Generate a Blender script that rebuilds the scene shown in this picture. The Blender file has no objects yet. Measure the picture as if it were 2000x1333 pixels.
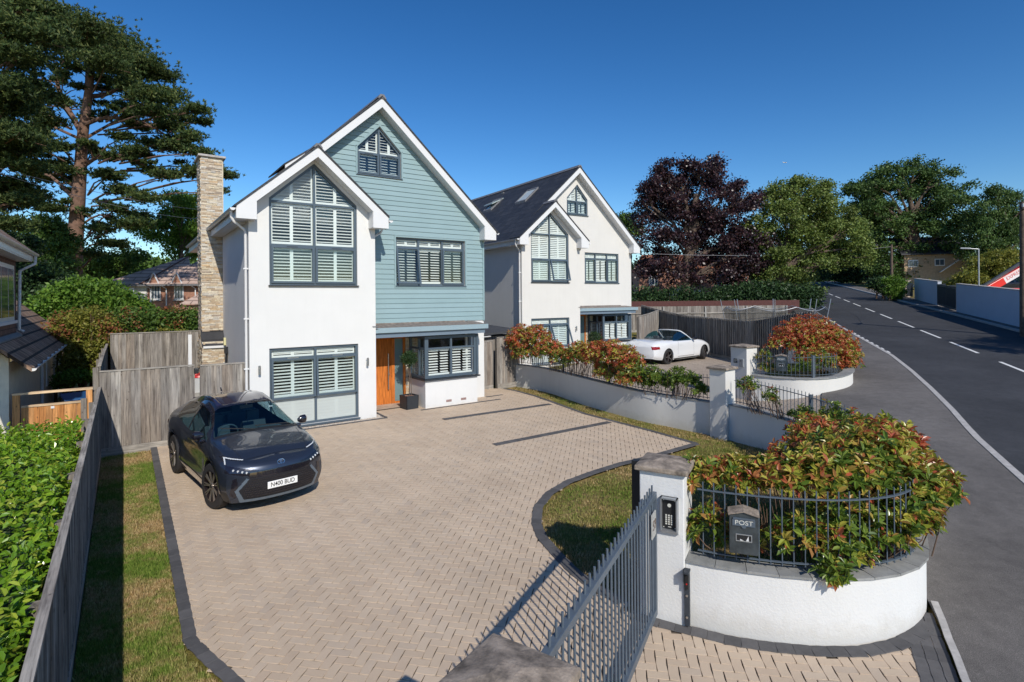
import bpy, bmesh, math, random
import numpy as np
from mathutils import Vector, Matrix
from mathutils.geometry import tessellate_polygon
from mathutils.bvhtree import BVHTree
R = math.radians
rnd = random.Random(7)
rng = np.random.default_rng(7)
scene = bpy.context.scene
COL = scene.collection

# ------------------------------------------------------------------ camera, sky, sun, exposure
HC = 3.5
cam_data = bpy.data.cameras.new('camera')
cam = bpy.data.objects.new('camera', cam_data); COL.objects.link(cam)
cam_data.sensor_width = 36.0
cam_data.lens = 36.0 * 1062.5 / 2000.0
cam_data.shift_y = -(666.5 - 582.6) / 2000.0
cam_data.clip_start = 0.05; cam_data.clip_end = 2000
ROLL = -0.0083
cam.matrix_world = Matrix.Translation((0, 0, HC)) @ Matrix.Rotation(R(90), 4, 'X') @ Matrix.Rotation(ROLL, 4, 'Z')
scene.camera = cam

YAW = 0.6198
ORG = Vector((-4.02, 16.02, 0.0))
UX, UY = math.cos(YAW), math.sin(YAW)
# light travels (in the house frame) along (.2, 1, -.75)
LDIR = Vector((0.2 * UX - UY, 0.2 * UY + UX, -0.75)).normalized()
sun_data = bpy.data.lights.new('sun', 'SUN')
sun = bpy.data.objects.new('sun', sun_data); COL.objects.link(sun)
sun_data.energy = 3.1; sun_data.angle = R(0.53); sun_data.color = (1.0, 0.94, 0.84)
sun.rotation_euler = LDIR.to_track_quat('-Z', 'Y').to_euler()
world = bpy.data.worlds.new('World'); scene.world = world
world.use_nodes = True
wn = world.node_tree
sky = wn.nodes.new('ShaderNodeTexSky'); sky.sky_type = 'NISHITA'; sky.sun_disc = False
sdir = -LDIR
sky.sun_elevation = math.asin(sdir.z)
sky.sun_rotation = math.atan2(sdir.x, sdir.y)
sky.altitude = 100; sky.air_density = 1.0; sky.dust_density = 0.25; sky.ozone_density = 3.0
wbg = wn.nodes['Background']; wbg.inputs['Strength'].default_value = 0.066
hsv = wn.nodes.new('ShaderNodeHueSaturation'); hsv.inputs['Saturation'].default_value = 1.28; hsv.inputs['Value'].default_value = 1.0
gam = wn.nodes.new('ShaderNodeGamma'); gam.inputs['Gamma'].default_value = 1.22
wn.links.new(sky.outputs[0], hsv.inputs['Color']); wn.links.new(hsv.outputs[0], gam.inputs[0]); wn.links.new(gam.outputs[0], wbg.inputs['Color'])
scene.view_settings.view_transform = 'Standard'
scene.view_settings.look = 'None'
scene.view_settings.exposure = 0.42
scene.view_settings.gamma = 1.0
scene.cycles.max_bounces = 8
scene.cycles.transparent_max_bounces = 16
scene.cycles.use_fast_gi = False
try: scene.cycles.sample_clamp_indirect = 6.0
except Exception: pass

# ------------------------------------------------------------------ terrain height
def sst(a, b, x):
    t = min(max((x - a) / (b - a), 0.0), 1.0)
    return t * t * (3 - 2 * t)
DX, DY, NX, NY = .405, .914, .914, -.405      # along / across the road
def gz(X, Y):
    u = (X - ORG.x) * UX + (Y - ORG.y) * UY
    v = -(X - ORG.x) * UY + (Y - ORG.y) * UX
    s = X * DX + Y * DY
    q = X * NX + Y * NY
    zr = -.47 + .055 * min(s, 120.0) if s < 1000 else 0
    zp = .018 * min(max(v, -22), 3) + .33 * sst(6, 12, u) + .75 * sst(30, 38, Y) * sst(2, 7, X)
    zf = sst(38, 75, s)
    zp = zp * (1 - zf) + (zr - 0.3) * zf
    w = sst(-.5, 2.5, q)
    if q > 15: zr += 0.0
    return w * zr + (1 - w) * zp
def wp(u, v, z=0.0, org=ORG, yaw=YAW):
    c, s = math.cos(yaw), math.sin(yaw)
    return Vector((org[0] + u * c - v * s, org[1] + u * s + v * c, org[2] + z))

# ------------------------------------------------------------------ bookkeeping
def tag(o, label=None, cat=None, group=None, kind=None):
    if label: o['label'] = label
    if cat: o['category'] = cat
    if group: o['group'] = group
    if kind: o['kind'] = kind
    return o
def empty(name, loc=(0, 0, 0), rz=0.0, label=None, cat=None, group=None):
    o = bpy.data.objects.new(name, None); COL.objects.link(o)
    o.location = loc; o.rotation_euler = (0, 0, rz); o.empty_display_size = .2
    return tag(o, label, cat, group)
def children(o): return [c for c in bpy.data.objects if c.parent == o]
def copy_tree(o, parent=None):
    c = o.copy(); COL.objects.link(c); c.parent = parent
    for ch in list(o.children): copy_tree(ch, c)
    return c

class MB:
    """collects faces, builds one mesh object"""
    def __init__(s): s.v = []; s.f = []; s.m = []
    def poly(s, pts, m=0):
        i = len(s.v); s.v += [tuple(p) for p in pts]; s.f.append(tuple(range(i, i + len(pts)))); s.m.append(m)
    def box(s, c, d, m=0, mat=None, taper=1.0):
        x, y, z = d[0] / 2, d[1] / 2, d[2] / 2
        P = [(-x, -y, -z), (x, -y, -z), (x, y, -z), (-x, y, -z), (-x * taper, -y * taper, z), (x * taper, -y * taper, z), (x * taper, y * taper, z), (-x * taper, y * taper, z)]
        i = len(s.v)
        for p in P:
            p = Vector(p)
            if mat is not None: p = mat @ p
            s.v.append((p.x + c[0], p.y + c[1], p.z + c[2]))
        for f in ((3, 2, 1, 0), (4, 5, 6, 7), (0, 1, 5, 4), (1, 2, 6, 5), (2, 3, 7, 6), (3, 0, 4, 7)):
            s.f.append(tuple(i + k for k in f)); s.m.append(m)
    def bb(s, a, b, m=0):
        s.box(((a[0] + b[0]) / 2, (a[1] + b[1]) / 2, (a[2] + b[2]) / 2), (abs(b[0] - a[0]), abs(b[1] - a[1]), abs(b[2] - a[2])), m)
    def bar(s, a, b, w, h, m=0, up=(0, 0, 1)):
        a, b = Vector(a), Vector(b); d = b - a; L = d.length
        if L < 1e-6: return
        x = d / L; u = Vector(up)
        if abs(x.dot(u)) > .98: u = Vector((0, 1, 0))
        y = u.cross(x).normalized(); z = x.cross(y)
        M = Matrix((x, y, z)).transposed()
        s.box((a + b) / 2, (L, w, h), m, M)
    def tube(s, pts, rad, n=8, m=0, cap=True):
        pts = [Vector(p) for p in pts]
        if not hasattr(rad, '__len__'): rad = [rad] * len(pts)
        base = len(s.v); up = None
        for k, p in enumerate(pts):
            d = (pts[min(k + 1, len(pts) - 1)] - pts[max(k - 1, 0)])
            if d.length < 1e-9: d = Vector((0, 0, 1))
            d.normalize()
            if up is None:
                up = Vector((0, 0, 1)) if abs(d.z) < .9 else Vector((1, 0, 0))
            a = d.cross(up)
            if a.length < 1e-6: a = d.orthogonal()
            a.normalize(); b = a.cross(d); up = b
            for j in range(n):
                t = 2 * math.pi * j / n
                q = p + (a * math.cos(t) + b * math.sin(t)) * rad[k]
                s.v.append(tuple(q))
        for k in range(len(pts) - 1):
            for j in range(n):
                A = base + k * n + j; B = base + k * n + (j + 1) % n
                s.f.append((A, A + n, B + n, B)); s.m.append(m)
        if cap:
            s.f.append(tuple(base + j for j in range(n))); s.m.append(m)
            e = base + (len(pts) - 1) * n
            s.f.append(tuple(e + n - 1 - j for j in range(n))); s.m.append(m)
    def prism(s, pts, d, m=0):
        """planar polygon pts extruded by vector d"""
        d = Vector(d); n = len(pts); i = len(s.v)
        pts = [Vector(p) for p in pts]
        s.v += [tuple(p) for p in pts] + [tuple(p + d) for p in pts]
        s.f.append(tuple(range(i, i + n))); s.m.append(m)
        s.f.append(tuple(i + n + n - 1 - k for k in range(n))); s.m.append(m)
        for k in range(n):
            k2 = (k + 1) % n
            s.f.append((i + k2, i + k, i + n + k, i + n + k2)); s.m.append(m)
    def grid(s, rows, m=0, close=False):
        i = len(s.v); n = len(rows[0])
        for r in rows: s.v += [tuple(p) for p in r]
        for a in range(len(rows) - 1):
            for b in range(n - 1 + (1 if close else 0)):
                b2 = (b + 1) % n
                s.f.append((i + a * n + b, i + a * n + b2, i + (a + 1) * n + b2, i + (a + 1) * n + b)); s.m.append(m)
    def build(s, name, mats, parent=None, smooth=False, fix=True, bevel=0, loc=None, angle=40):
        me = bpy.data.meshes.new(name)
        me.from_pydata(s.v, [], s.f)
        if not isinstance(mats, (list, tuple)): mats = [mats]
        for m in mats: me.materials.append(m)
        if len(mats) > 1: me.polygons.foreach_set('material_index', s.m)
        if fix:
            bm = bmesh.new(); bm.from_mesh(me)
            if smooth or bevel: bmesh.ops.remove_doubles(bm, verts=bm.verts, dist=1e-4)
            bmesh.ops.recalc_face_normals(bm, faces=bm.faces)
            bm.to_mesh(me); bm.free()
        o = bpy.data.objects.new(name, me); COL.objects.link(o)
        if parent is not None: o.parent = parent
        if loc is not None: o.location = loc
        if smooth:
            me.polygons.foreach_set('use_smooth', [True] * len(me.polygons))
            try: me.set_sharp_from_angle(angle=R(angle))
            except Exception: pass
        if bevel:
            b = o.modifiers.new('bevel', 'BEVEL'); b.width = bevel; b.segments = 2; b.limit_method = 'ANGLE'
        me.update()
        return o

def np_mesh(name, V, F, mat, parent=None, k=4, mi=None, mats=None, attr=None):
    """V (n,3); F (m,k) uniform polygons"""
    me = bpy.data.meshes.new(name)
    V = np.asarray(V, dtype=np.float32); F = np.asarray(F, dtype=np.int32)
    me.vertices.add(len(V)); me.vertices.foreach_set('co', V.ravel())
    me.loops.add(F.size); me.loops.foreach_set('vertex_index', F.ravel())
    me.polygons.add(len(F))
    me.polygons.foreach_set('loop_start', np.arange(0, F.size, F.shape[1], dtype=np.int32))
    try: me.polygons.foreach_set('loop_total', np.full(len(F), F.shape[1], dtype=np.int32))
    except Exception: pass
    for m in (mats or [mat]): me.materials.append(m)
    if mi is not None: me.polygons.foreach_set('material_index', np.asarray(mi, dtype=np.int32))
    if attr is not None:
        a = me.attributes.new('tint', 'FLOAT', 'POINT'); a.data.foreach_set('value', np.asarray(attr, dtype=np.float32))
    me.update(calc_edges=True); me.validate()
    me.polygons.foreach_set('use_smooth', np.zeros(len(me.polygons), dtype=bool)); me.update()
    o = bpy.data.objects.new(name, me); COL.objects.link(o)
    if parent is not None: o.parent = parent
    return o

def text_obj(name, body, mat, parent, loc, rot, size, ext=.002, font=None, sx=1.0, align='CENTER', bold=.0):
    cu = bpy.data.curves.new(name, 'FONT'); cu.body = body; cu.size = size; cu.extrude = ext
    cu.align_x = align; cu.align_y = 'CENTER'; cu.offset = bold
    o = bpy.data.objects.new(name, cu); COL.objects.link(o)
    bpy.context.view_layer.update()
    dg = bpy.context.evaluated_depsgraph_get()
    me = bpy.data.meshes.new_from_object(o.evaluated_get(dg))
    bpy.data.objects.remove(o)
    for v in me.vertices: v.co.x *= sx
    me.materials.clear(); me.materials.append(mat)
    o = bpy.data.objects.new(name, me); COL.objects.link(o)
    o.parent = parent; o.matrix_local = Matrix.Translation(loc) @ rot
    return o

# ------------------------------------------------------------------ materials
def new_mat(name):
    m = bpy.data.materials.new(name); m.use_nodes = True
    nt = m.node_tree; b = nt.nodes['Principled BSDF']
    return m, nt, b
def N(nt, t, **kw):
    n = nt.nodes.new(t)
    for k, v in kw.items():
        if k in n.inputs: n.inputs[k].default_value = v
        else: setattr(n, k, v)
    return n
def ramp(nt, fac, stops, interp='LINEAR'):
    r = nt.nodes.new('ShaderNodeValToRGB'); r.color_ramp.interpolation = interp
    e = r.color_ramp.elements
    while len(e) > 1: e.remove(e[-1])
    e[0].position = stops[0][0]; e[0].color = (*stops[0][1], 1)
    for p, c in stops[1:]:
        x = e.new(p); x.color = (*c, 1)
    nt.links.new(fac, r.inputs[0]); return r.outputs[0]
def coords(nt, scale=(1, 1, 1), kind='Object', rot=(0, 0, 0)):
    t = nt.nodes.new('ShaderNodeTexCoord'); m = nt.nodes.new('ShaderNodeMapping')
    m.inputs['Scale'].default_value = scale; m.inputs['Rotation'].default_value = rot
    nt.links.new(t.outputs[kind], m.inputs[0]); return m.outputs[0]
def noise(nt, vec, scale=5, detail=4, rough=.6):
    n = nt.nodes.new('ShaderNodeTexNoise'); n.inputs['Scale'].default_value = scale
    n.inputs['Detail'].default_value = detail; n.inputs['Roughness'].default_value = rough
    if vec is not None: nt.links.new(vec, n.inputs['Vector'])
    return n.outputs['Fac']
def bump(nt, b, h, strength=.3, dist=.01):
    n = nt.nodes.new('ShaderNodeBump'); n.inputs['Strength'].default_value = strength; n.inputs['Distance'].default_value = dist
    nt.links.new(h, n.inputs['Height']); nt.links.new(n.outputs[0], b.inputs['Normal'])
def mix(nt, fac, a, b_, mode='MIX'):
    n = nt.nodes.new('ShaderNodeMix'); n.data_type = 'RGBA'; n.blend_type = mode
    for s, i in ((fac, 0), (a, 6), (b_, 7)):
        if isinstance(s, (int, float)): n.inputs[i].default_value = s
        elif isinstance(s, tuple): n.inputs[i].default_value = (*s, 1)
        else: nt.links.new(s, n.inputs[i])
    return n.outputs[2]
def island(nt):
    g = nt.nodes.new('ShaderNodeNewGeometry'); return g.outputs['Random Per Island']
def M_plain(name, c, rough=.5, metal=0, var=.06, scale=3, bmp=0, bscale=60, spec=.5, coat=0):
    m, nt, b = new_mat(name)
    v = coords(nt); n = noise(nt, v, scale)
    lo = tuple(max(0, x * (1 - var)) for x in c); hi = tuple(min(1, x * (1 + var)) for x in c)
    nt.links.new(ramp(nt, n, [(.3, lo), (.7, hi)]), b.inputs['Base Color'])
    b.inputs['Roughness'].default_value = rough; b.inputs['Metallic'].default_value = metal
    b.inputs['Specular IOR Level'].default_value = spec
    if coat: b.inputs['Coat Weight'].default_value = coat; b.inputs['Coat Roughness'].default_value = .03
    if bmp: bump(nt, b, noise(nt, v, bscale, 5), bmp, .01)
    return m
def M_render(name, c, bmp=.25, bscale=70, streak=.07):
    m, nt, b = new_mat(name); v = coords(nt); n = noise(nt, v, 1.1, 5)
    cc = ramp(nt, n, [(.3, tuple(x * .965 for x in c)), (.7, tuple(min(1, x * 1.02) for x in c))])
    n2 = noise(nt, coords(nt, (5, 5, .35)), 1.5, 6, .7)
    cc = mix(nt, 1.0, cc, ramp(nt, n2, [(.28, (1 - streak, 1 - streak, 1 - streak * 1.15)), (.5, (1, 1, 1))]), 'MULTIPLY')
    sp = nt.nodes.new('ShaderNodeSeparateXYZ'); t = nt.nodes.new('ShaderNodeTexCoord'); nt.links.new(t.outputs['Object'], sp.inputs[0])
    ad = nt.nodes.new('ShaderNodeMath'); ad.operation = 'MULTIPLY_ADD'; ad.inputs[1].default_value = .55; nt.links.new(noise(nt, v, 7, 6, .75), ad.inputs[0]); nt.links.new(sp.outputs[2], ad.inputs[2])
    cc = mix(nt, ramp(nt, ad.outputs[0], [(.18, (.32,) * 3), (.40, (0,) * 3)]), cc, tuple(x * f for x, f in zip(c, (.62, .56, .46))))
    nt.links.new(cc, b.inputs['Base Color']); b.inputs['Roughness'].default_value = .9; b.inputs['Specular IOR Level'].default_value = .2
    bump(nt, b, noise(nt, v, bscale, 5), bmp, .01); return m
def M_island(name, stops, rough=.8, nscale=0, namt=.3, bmp=0, bscale=60, spec=.3, sub=0, interp='LINEAR', stretch=(1, 1, 1)):
    m, nt, b = new_mat(name)
    c = ramp(nt, island(nt), stops, interp)
    v = coords(nt, stretch)
    if nscale:
        n = noise(nt, v, nscale, 6, .65)
        c = mix(nt, 1.0, c, ramp(nt, n, [(.25, (1 - namt,) * 3), (.75, (1 + namt * .4,) * 3)]), 'MULTIPLY')
    nt.links.new(c, b.inputs['Base Color']); b.inputs['Roughness'].default_value = rough
    b.inputs['Specular IOR Level'].default_value = spec
    if bmp: bump(nt, b, noise(nt, v, bscale, 5), bmp, .01)
    return m
def M_leaf(name, stops, rough=.45, trans=.35, spec=.4, vscale=1.2, vamt=.35):
    m, nt, b = new_mat(name)
    c = ramp(nt, island(nt), stops)
    v = coords(nt); n = noise(nt, v, vscale, 3)
    c = mix(nt, 1.0, c, ramp(nt, n, [(.3, (1 - vamt,) * 3), (.7, (1 + vamt * .5,) * 3)]), 'MULTIPLY')
    nt.links.new(c, b.inputs['Base Color']); b.inputs['Roughness'].default_value = rough
    b.inputs['Specular IOR Level'].default_value = spec
    tr = nt.nodes.new('ShaderNodeBsdfTranslucent'); nt.links.new(c, tr.inputs[0])
    ms = nt.nodes.new('ShaderNodeMixShader'); ms.inputs[0].default_value = trans
    nt.links.new(b.outputs[0], ms.inputs[1]); nt.links.new(tr.outputs[0], ms.inputs[2])
    nt.links.new(ms.outputs[0], nt.nodes['Material Output'].inputs['Surface'])
    return m
def M_glass(name, tint=(.93, .97, .97), refl=.02, rough=.01):
    m, nt, b = new_mat(name); nt.nodes.remove(b)
    t = nt.nodes.new('ShaderNodeBsdfTransparent'); t.inputs[0].default_value = (*tint, 1)
    g = nt.nodes.new('ShaderNodeBsdfGlossy'); g.inputs['Roughness'].default_value = rough
    lw = nt.nodes.new('ShaderNodeLayerWeight'); lw.inputs['Blend'].default_value = .5
    pw = nt.nodes.new('ShaderNodeMath'); pw.operation = 'POWER'; pw.inputs[1].default_value = 4.5
    nt.links.new(lw.outputs['Facing'], pw.inputs[0])
    a = nt.nodes.new('ShaderNodeMath'); a.operation = 'ADD'; a.inputs[1].default_value = .04 + refl; a.use_clamp = True
    nt.links.new(pw.outputs[0], a.inputs[0])
    ms = nt.nodes.new('ShaderNodeMixShader')
    nt.links.new(a.outputs[0], ms.inputs[0]); nt.links.new(t.outputs[0], ms.inputs[1]); nt.links.new(g.outputs[0], ms.inputs[2])
    nt.links.new(ms.outputs[0], nt.nodes['Material Output'].inputs['Surface'])
    return m
def M_brick(name, c1, c2, mortar, bw=.215, bh=.072, ms=.01, axes='XZ', offset=.5, rough=.85, bmp=.4, scale=1.0, nvar=.2, squash=1):
    m, nt, b = new_mat(name)
    t = nt.nodes.new('ShaderNodeTexCoord'); sp = nt.nodes.new('ShaderNodeSeparateXYZ'); cb = nt.nodes.new('ShaderNodeCombineXYZ')
    nt.links.new(t.outputs['Object'], sp.inputs[0])
    if axes == 'HZ':   # horizontal = x + y
        ad = nt.nodes.new('ShaderNodeMath'); ad.operation = 'ADD'
        nt.links.new(sp.outputs[0], ad.inputs[0]); nt.links.new(sp.outputs[1], ad.inputs[1])
        nt.links.new(ad.outputs[0], cb.inputs[0]); nt.links.new(sp.outputs[2], cb.inputs[1])
    else:
        nt.links.new(sp.outputs['XYZ'.index(axes[0])], cb.inputs[0]); nt.links.new(sp.outputs['XYZ'.index(axes[1])], cb.inputs[1])
    br = nt.nodes.new('ShaderNodeTexBrick'); nt.links.new(cb.outputs[0], br.inputs[0])
    br.inputs['Color1'].default_value = (*c1, 1); br.inputs['Color2'].default_value = (*c2, 1); br.inputs['Mortar'].default_value = (*mortar, 1)
    br.inputs['Scale'].default_value = scale; br.inputs['Mortar Size'].default_value = ms
    br.inputs['Brick Width'].default_value = bw; br.inputs['Row Height'].default_value = bh; br.offset = offset
    br.inputs['Bias'].default_value = 0.0; br.inputs['Mortar Smooth'].default_value = .1
    n = noise(nt, t.outputs['Object'], 4, 5)
    n2 = noise(nt, t.outputs['Object'], 30, 3)
    c = mix(nt, 1.0, br.outputs[0], ramp(nt, n, [(.3, (1 - nvar,) * 3), (.7, (1 + nvar * .5,) * 3)]), 'MULTIPLY')
    c = mix(nt, 1.0, c, ramp(nt, n2, [(.3, (1 - nvar * .6,) * 3), (.7, (1 + nvar * .3,) * 3)]), 'MULTIPLY')
    nt.links.new(c, b.inputs['Base Color']); b.inputs['Roughness'].default_value = rough
    inv = nt.nodes.new('ShaderNodeMath'); inv.operation = 'SUBTRACT'; inv.inputs[0].default_value = 1
    nt.links.new(br.outputs['Fac'], inv.inputs[1]); bump(nt, b, inv.outputs[0], bmp, .01)
    return m
def M_wood(name, stops, grain_axis='Z', rough=.85, bright=1.0):
    """weathered boards: colour per board, long grain streaks, knots"""
    m, nt, b = new_mat(name)
    c = ramp(nt, island(nt), stops)
    sc = {'Z': (22, 22, 1.1), 'X': (1.1, 22, 22), 'Y': (22, 1.1, 22)}[grain_axis]
    v = coords(nt, sc); n = noise(nt, v, 1.6, 7, .7)
    c = mix(nt, 1.0, c, ramp(nt, n, [(.32, (.38, .36, .35)), (.47, (.95, .95, .95)), (.66, (1.4, 1.38, 1.36))]), 'MULTIPLY')
    v2 = coords(nt, (7, 7, .8) if grain_axis == 'Z' else (1, 1, 1)); n2 = noise(nt, v2, 1.3, 5)
    c = mix(nt, 1.0, c, ramp(nt, n2, [(.3, (.62, .6, .6)), (.68, (1.18, 1.18, 1.16))]), 'MULTIPLY')
    vo = nt.nodes.new('ShaderNodeTexVoronoi'); vo.inputs['Scale'].default_value = 5.0
    nt.links.new(coords(nt, (1.6, 1.6, .9)), vo.inputs['Vector'])
    c = mix(nt, ramp(nt, vo.outputs['Distance'], [(.0, (.9,) * 3), (.13, (0,) * 3)]), c, (.05, .038, .03))
    nt.links.new(c, b.inputs['Base Color']); b.inputs['Roughness'].default_value = rough; b.inputs['Specular IOR Level'].default_value = .2
    bump(nt, b, n, .35, .006)
    return m
def M_grass(name):
    m, nt, b = new_mat(name); v = coords(nt)
    n = noise(nt, v, .9, 6, .7); n2 = noise(nt, v, 14, 6, .75); n3 = noise(nt, v, 90, 3)
    c = ramp(nt, n, [(.3, (.10, .115, .025)), (.42, (.16, .15, .04)), (.54, (.26, .20, .085)), (.68, (.36, .26, .13))])
    c = mix(nt, 1.0, c, ramp(nt, n2, [(.3, (.55, .6, .5)), (.7, (1.4, 1.35, 1.3))]), 'MULTIPLY')
    c = mix(nt, 1.0, c, ramp(nt, n3, [(.3, (.5,) * 3), (.7, (1.4,) * 3)]), 'MULTIPLY')
    nt.links.new(c, b.inputs['Base Color']); b.inputs['Roughness'].default_value = .95; b.inputs['Specular IOR Level'].default_value = .1
    bump(nt, b, n3, .8, .02); return m
def M_tarmac(name, c, rough=.85, warm=0):
    m, nt, b = new_mat(name); v = coords(nt)
    n = noise(nt, v, .35, 5, .65); n2 = noise(nt, v, 160, 2, .5); n3 = noise(nt, v, 5, 6, .7)
    lo = tuple(x * .75 for x in c); hi = tuple(x * 1.3 for x in c)
    cc = ramp(nt, n, [(.3, lo), (.7, hi)])
    cc = mix(nt, 1.0, cc, ramp(nt, n2, [(.3, (.5,) * 3), (.6, (1.1,) * 3), (.8, (1.9,) * 3)]), 'MULTIPLY')
    cc = mix(nt, 1.0, cc, ramp(nt, n3, [(.3, (.8,) * 3), (.7, (1.15,) * 3)]), 'MULTIPLY')
    vo = nt.nodes.new('ShaderNodeTexVoronoi'); vo.inputs['Scale'].default_value = 7; nt.links.new(v, vo.inputs['Vector'])
    cc = mix(nt, ramp(nt, vo.outputs['Distance'], [(0, (.7,) * 3), (.035, (0,) * 3)]), cc, (.3, .28, .25))
    nt.links.new(cc, b.inputs['Base Color']); b.inputs['Roughness'].default_value = rough; b.inputs['Specular IOR Level'].default_value = .3
    bump(nt, b, n2, .5, .006); return m

W = {}
W['render'] = M_render('white_render', (.70, .70, .685), streak=.02)
W['render2'] = M_render('cream_render', (.66, .645, .61), .2, 60, .035)
W['stucco'] = M_render('textured_white_render', (.70, .70, .69), .45, 38, .02)
W['blue'] = M_island('blue_cladding_paint', [(0, (.25, .36, .38)), (1, (.265, .375, .40))], .55, nscale=2, namt=.06, bmp=.08, bscale=90)
W['fascia'] = M_plain('blue_grey_fascia', (.27, .36, .40), .4, var=.04)
W['fascia2'] = M_plain('blue_grey_beam', (.15, .20, .255), .4, var=.04)
W['upvc'] = M_plain('white_plastic', (.70, .70, .70), .3, var=.015)
W['frame'] = M_plain('slate_blue_frame', (.075, .105, .135), .35, var=.05)
W['frame_dark'] = M_plain('dark_frame', (.03, .035, .042), .4)
W['shutter'] = M_plain('white_shutter', (.78, .78, .74), .45, var=.02)
W['glass'] = M_glass('window_glass')
W['frost'] = M_plain('frosted_glass', (.42, .50, .49), .12, var=.1, scale=2)
W['frost_door'] = M_plain('frosted_door_glass', (.16, .24, .25), .12, var=.08, scale=2)
W['dark'] = M_plain('unlit_room_black', (.02, .02, .02), .9)
W['black'] = M_plain('black_plastic', (.015, .016, .018), .45)
W['slate'] = M_brick('grey_slate', (.028, .029, .034), (.046, .047, .053), (.012, .012, .014), bw=.5, bh=.25, ms=.008, axes='YZ', bmp=.5, nvar=.3, rough=.6)
W['lead'] = M_plain('lead_flashing', (.16, .16, .17), .55, var=.2, scale=8)
W['flat_roof'] = M_plain('felt_roof', (.2, .17, .15), .9, var=.4, scale=9, bmp=.4)
W['oak'] = M_wood('orange_oak_door', [(0, (.50, .15, .03)), (1, (.54, .17, .035))])
W['steel'] = M_plain('brushed_steel', (.6, .6, .6), .3, metal=1)
W['stone'] = M_island('split_stone', [(0, (.62, .52, .36)), (.2, (.70, .63, .50)), (.4, (.48, .36, .24)), (.55, (.72, .67, .58)), (.7, (.50, .47, .42)), (.85, (.60, .44, .27)), (1, (.35, .29, .24))], .85, nscale=18, namt=.35, bmp=.6, bscale=50)
W['capstone'] = M_plain('weathered_capstone', (.245, .20, .16), .95, var=.6, scale=9, bmp=.8, bscale=45)
W['coping'] = M_island('grey_coping_tile', [(0, (.25, .255, .25)), (1, (.33, .33, .32))], .8, nscale=7, namt=.3, bmp=.3)
W['paver'] = M_island('beige_block_paver', [(0, (.54, .42, .31)), (.3, (.58, .46, .34)), (.6, (.56, .44, .325)), (.85, (.60, .48, .36)), (1, (.51, .41, .315))], .9, nscale=.8, namt=.16, bmp=.5, bscale=90)
W['border'] = M_island('charcoal_block', [(0, (.088, .086, .088)), (1, (.13, .125, .125))], .85, nscale=9, namt=.25, bmp=.4, bscale=80)
W['joint'] = M_plain('dark_joint_sand', (.10, .08, .06), .95, var=.5, scale=12)
W['grass'] = M_grass('dry_lawn')
def M_blades():
    m, nt, b = new_mat('grass_blades'); v = coords(nt); i = island(nt)
    g = ramp(nt, i, [(0, (.07, .13, .02)), (.5, (.13, .20, .03)), (1, (.22, .27, .06))]); st = ramp(nt, i, [(0, (.24, .15, .06)), (.5, (.38, .26, .12)), (1, (.58, .43, .24))])
    f = nt.nodes.new('ShaderNodeMath'); f.operation = 'MULTIPLY_ADD'; f.inputs[1].default_value = .55; nt.links.new(noise(nt, v, 9, 5, .7), f.inputs[0]); nt.links.new(noise(nt, v, .75, 4, .6), f.inputs[2])
    c = mix(nt, ramp(nt, f.outputs[0], [(.66, (0,) * 3), (.86, (1,) * 3)]), g, st)
    nt.links.new(c, b.inputs['Base Color']); b.inputs['Roughness'].default_value = .8; b.inputs['Specular IOR Level'].default_value = .1; return m
W['blade'] = M_blades(); W['blade_old'] = M_leaf('grass_blades', [(0, (.11, .16, .025)), (.3, (.20, .21, .045)), (.6, (.36, .28, .11)), (1, (.60, .46, .25))], .7, .3, .15, .9, .4)
W['tarmac'] = M_tarmac('road_tarmac', (.050, .051, .055))
W['footway'] = M_tarmac('footway_tarmac', (.15, .138, .128))
W['kerb'] = M_plain('concrete_kerb', (.42, .40, .38), .9, var=.2, scale=9, bmp=.4)
W['paint'] = M_plain('road_paint', (.72, .72, .70), .7, var=.12, scale=20)
W['earth'] = M_plain('soil', (.06, .045, .03), 1, var=.4, scale=8, bmp=.8, bscale=30)
W['gravel'] = M_island('gravel_stone', [(0, (.45, .38, .30)), (.5, (.55, .50, .44)), (1, (.28, .22, .18))], .9)
W['wood'] = M_wood('weathered_grey_fence_wood', [(0, (.15, .135, .12)), (.3, (.27, .25, .23)), (.55, (.195, .175, .155)), (.8, (.33, .31, .285)), (1, (.23, .19, .155))])
W['woodh'] = M_wood('weathered_rail_wood', [(0, (.26, .24, .215)), (1, (.34, .315, .285))], 'X')
W['wood_new'] = M_wood('new_orange_wood', [(0, (.50, .24, .085)), (.5, (.60, .31, .125)), (1, (.47, .20, .065))])
W['wood_newh'] = M_wood('new_pale_wood', [(0, (.62, .45, .28)), (1, (.68, .50, .32))], 'X')
W['redfence'] = M_plain('dark_red_panel', (.085, .028, .024), .8, var=.25, scale=6)
W['concrete'] = M_plain('concrete_post', (.32, .31, .29), .9, var=.2, scale=10, bmp=.3)
W['iron'] = M_plain('grey_blue_painted_iron', (.085, .11, .14), .42, var=.12, scale=12)
W['iron_dark'] = M_plain('dark_iron', (.035, .043, .055), .45, var=.15, scale=12)
W['postbox'] = M_plain('worn_metal_postbox', (.07, .085, .095), .35, metal=.5, var=.35, scale=9)
W['ivory'] = M_plain('ivory_letter', (.6, .6, .55), .5)
W['clay'] = M_brick('brown_clay_tile', (.30, .18, .12), (.44, .29, .20), (.035, .024, .018), bw=.34, bh=.21, ms=.022, axes='YX', offset=.5, bmp=.9, nvar=.45)
W['tilehung'] = M_brick('tile_hanging', (.16, .085, .065), (.22, .125, .095), (.05, .03, .025), bw=.17, bh=.11, ms=.008, axes='YZ', bmp=.8, nvar=.3)
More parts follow.
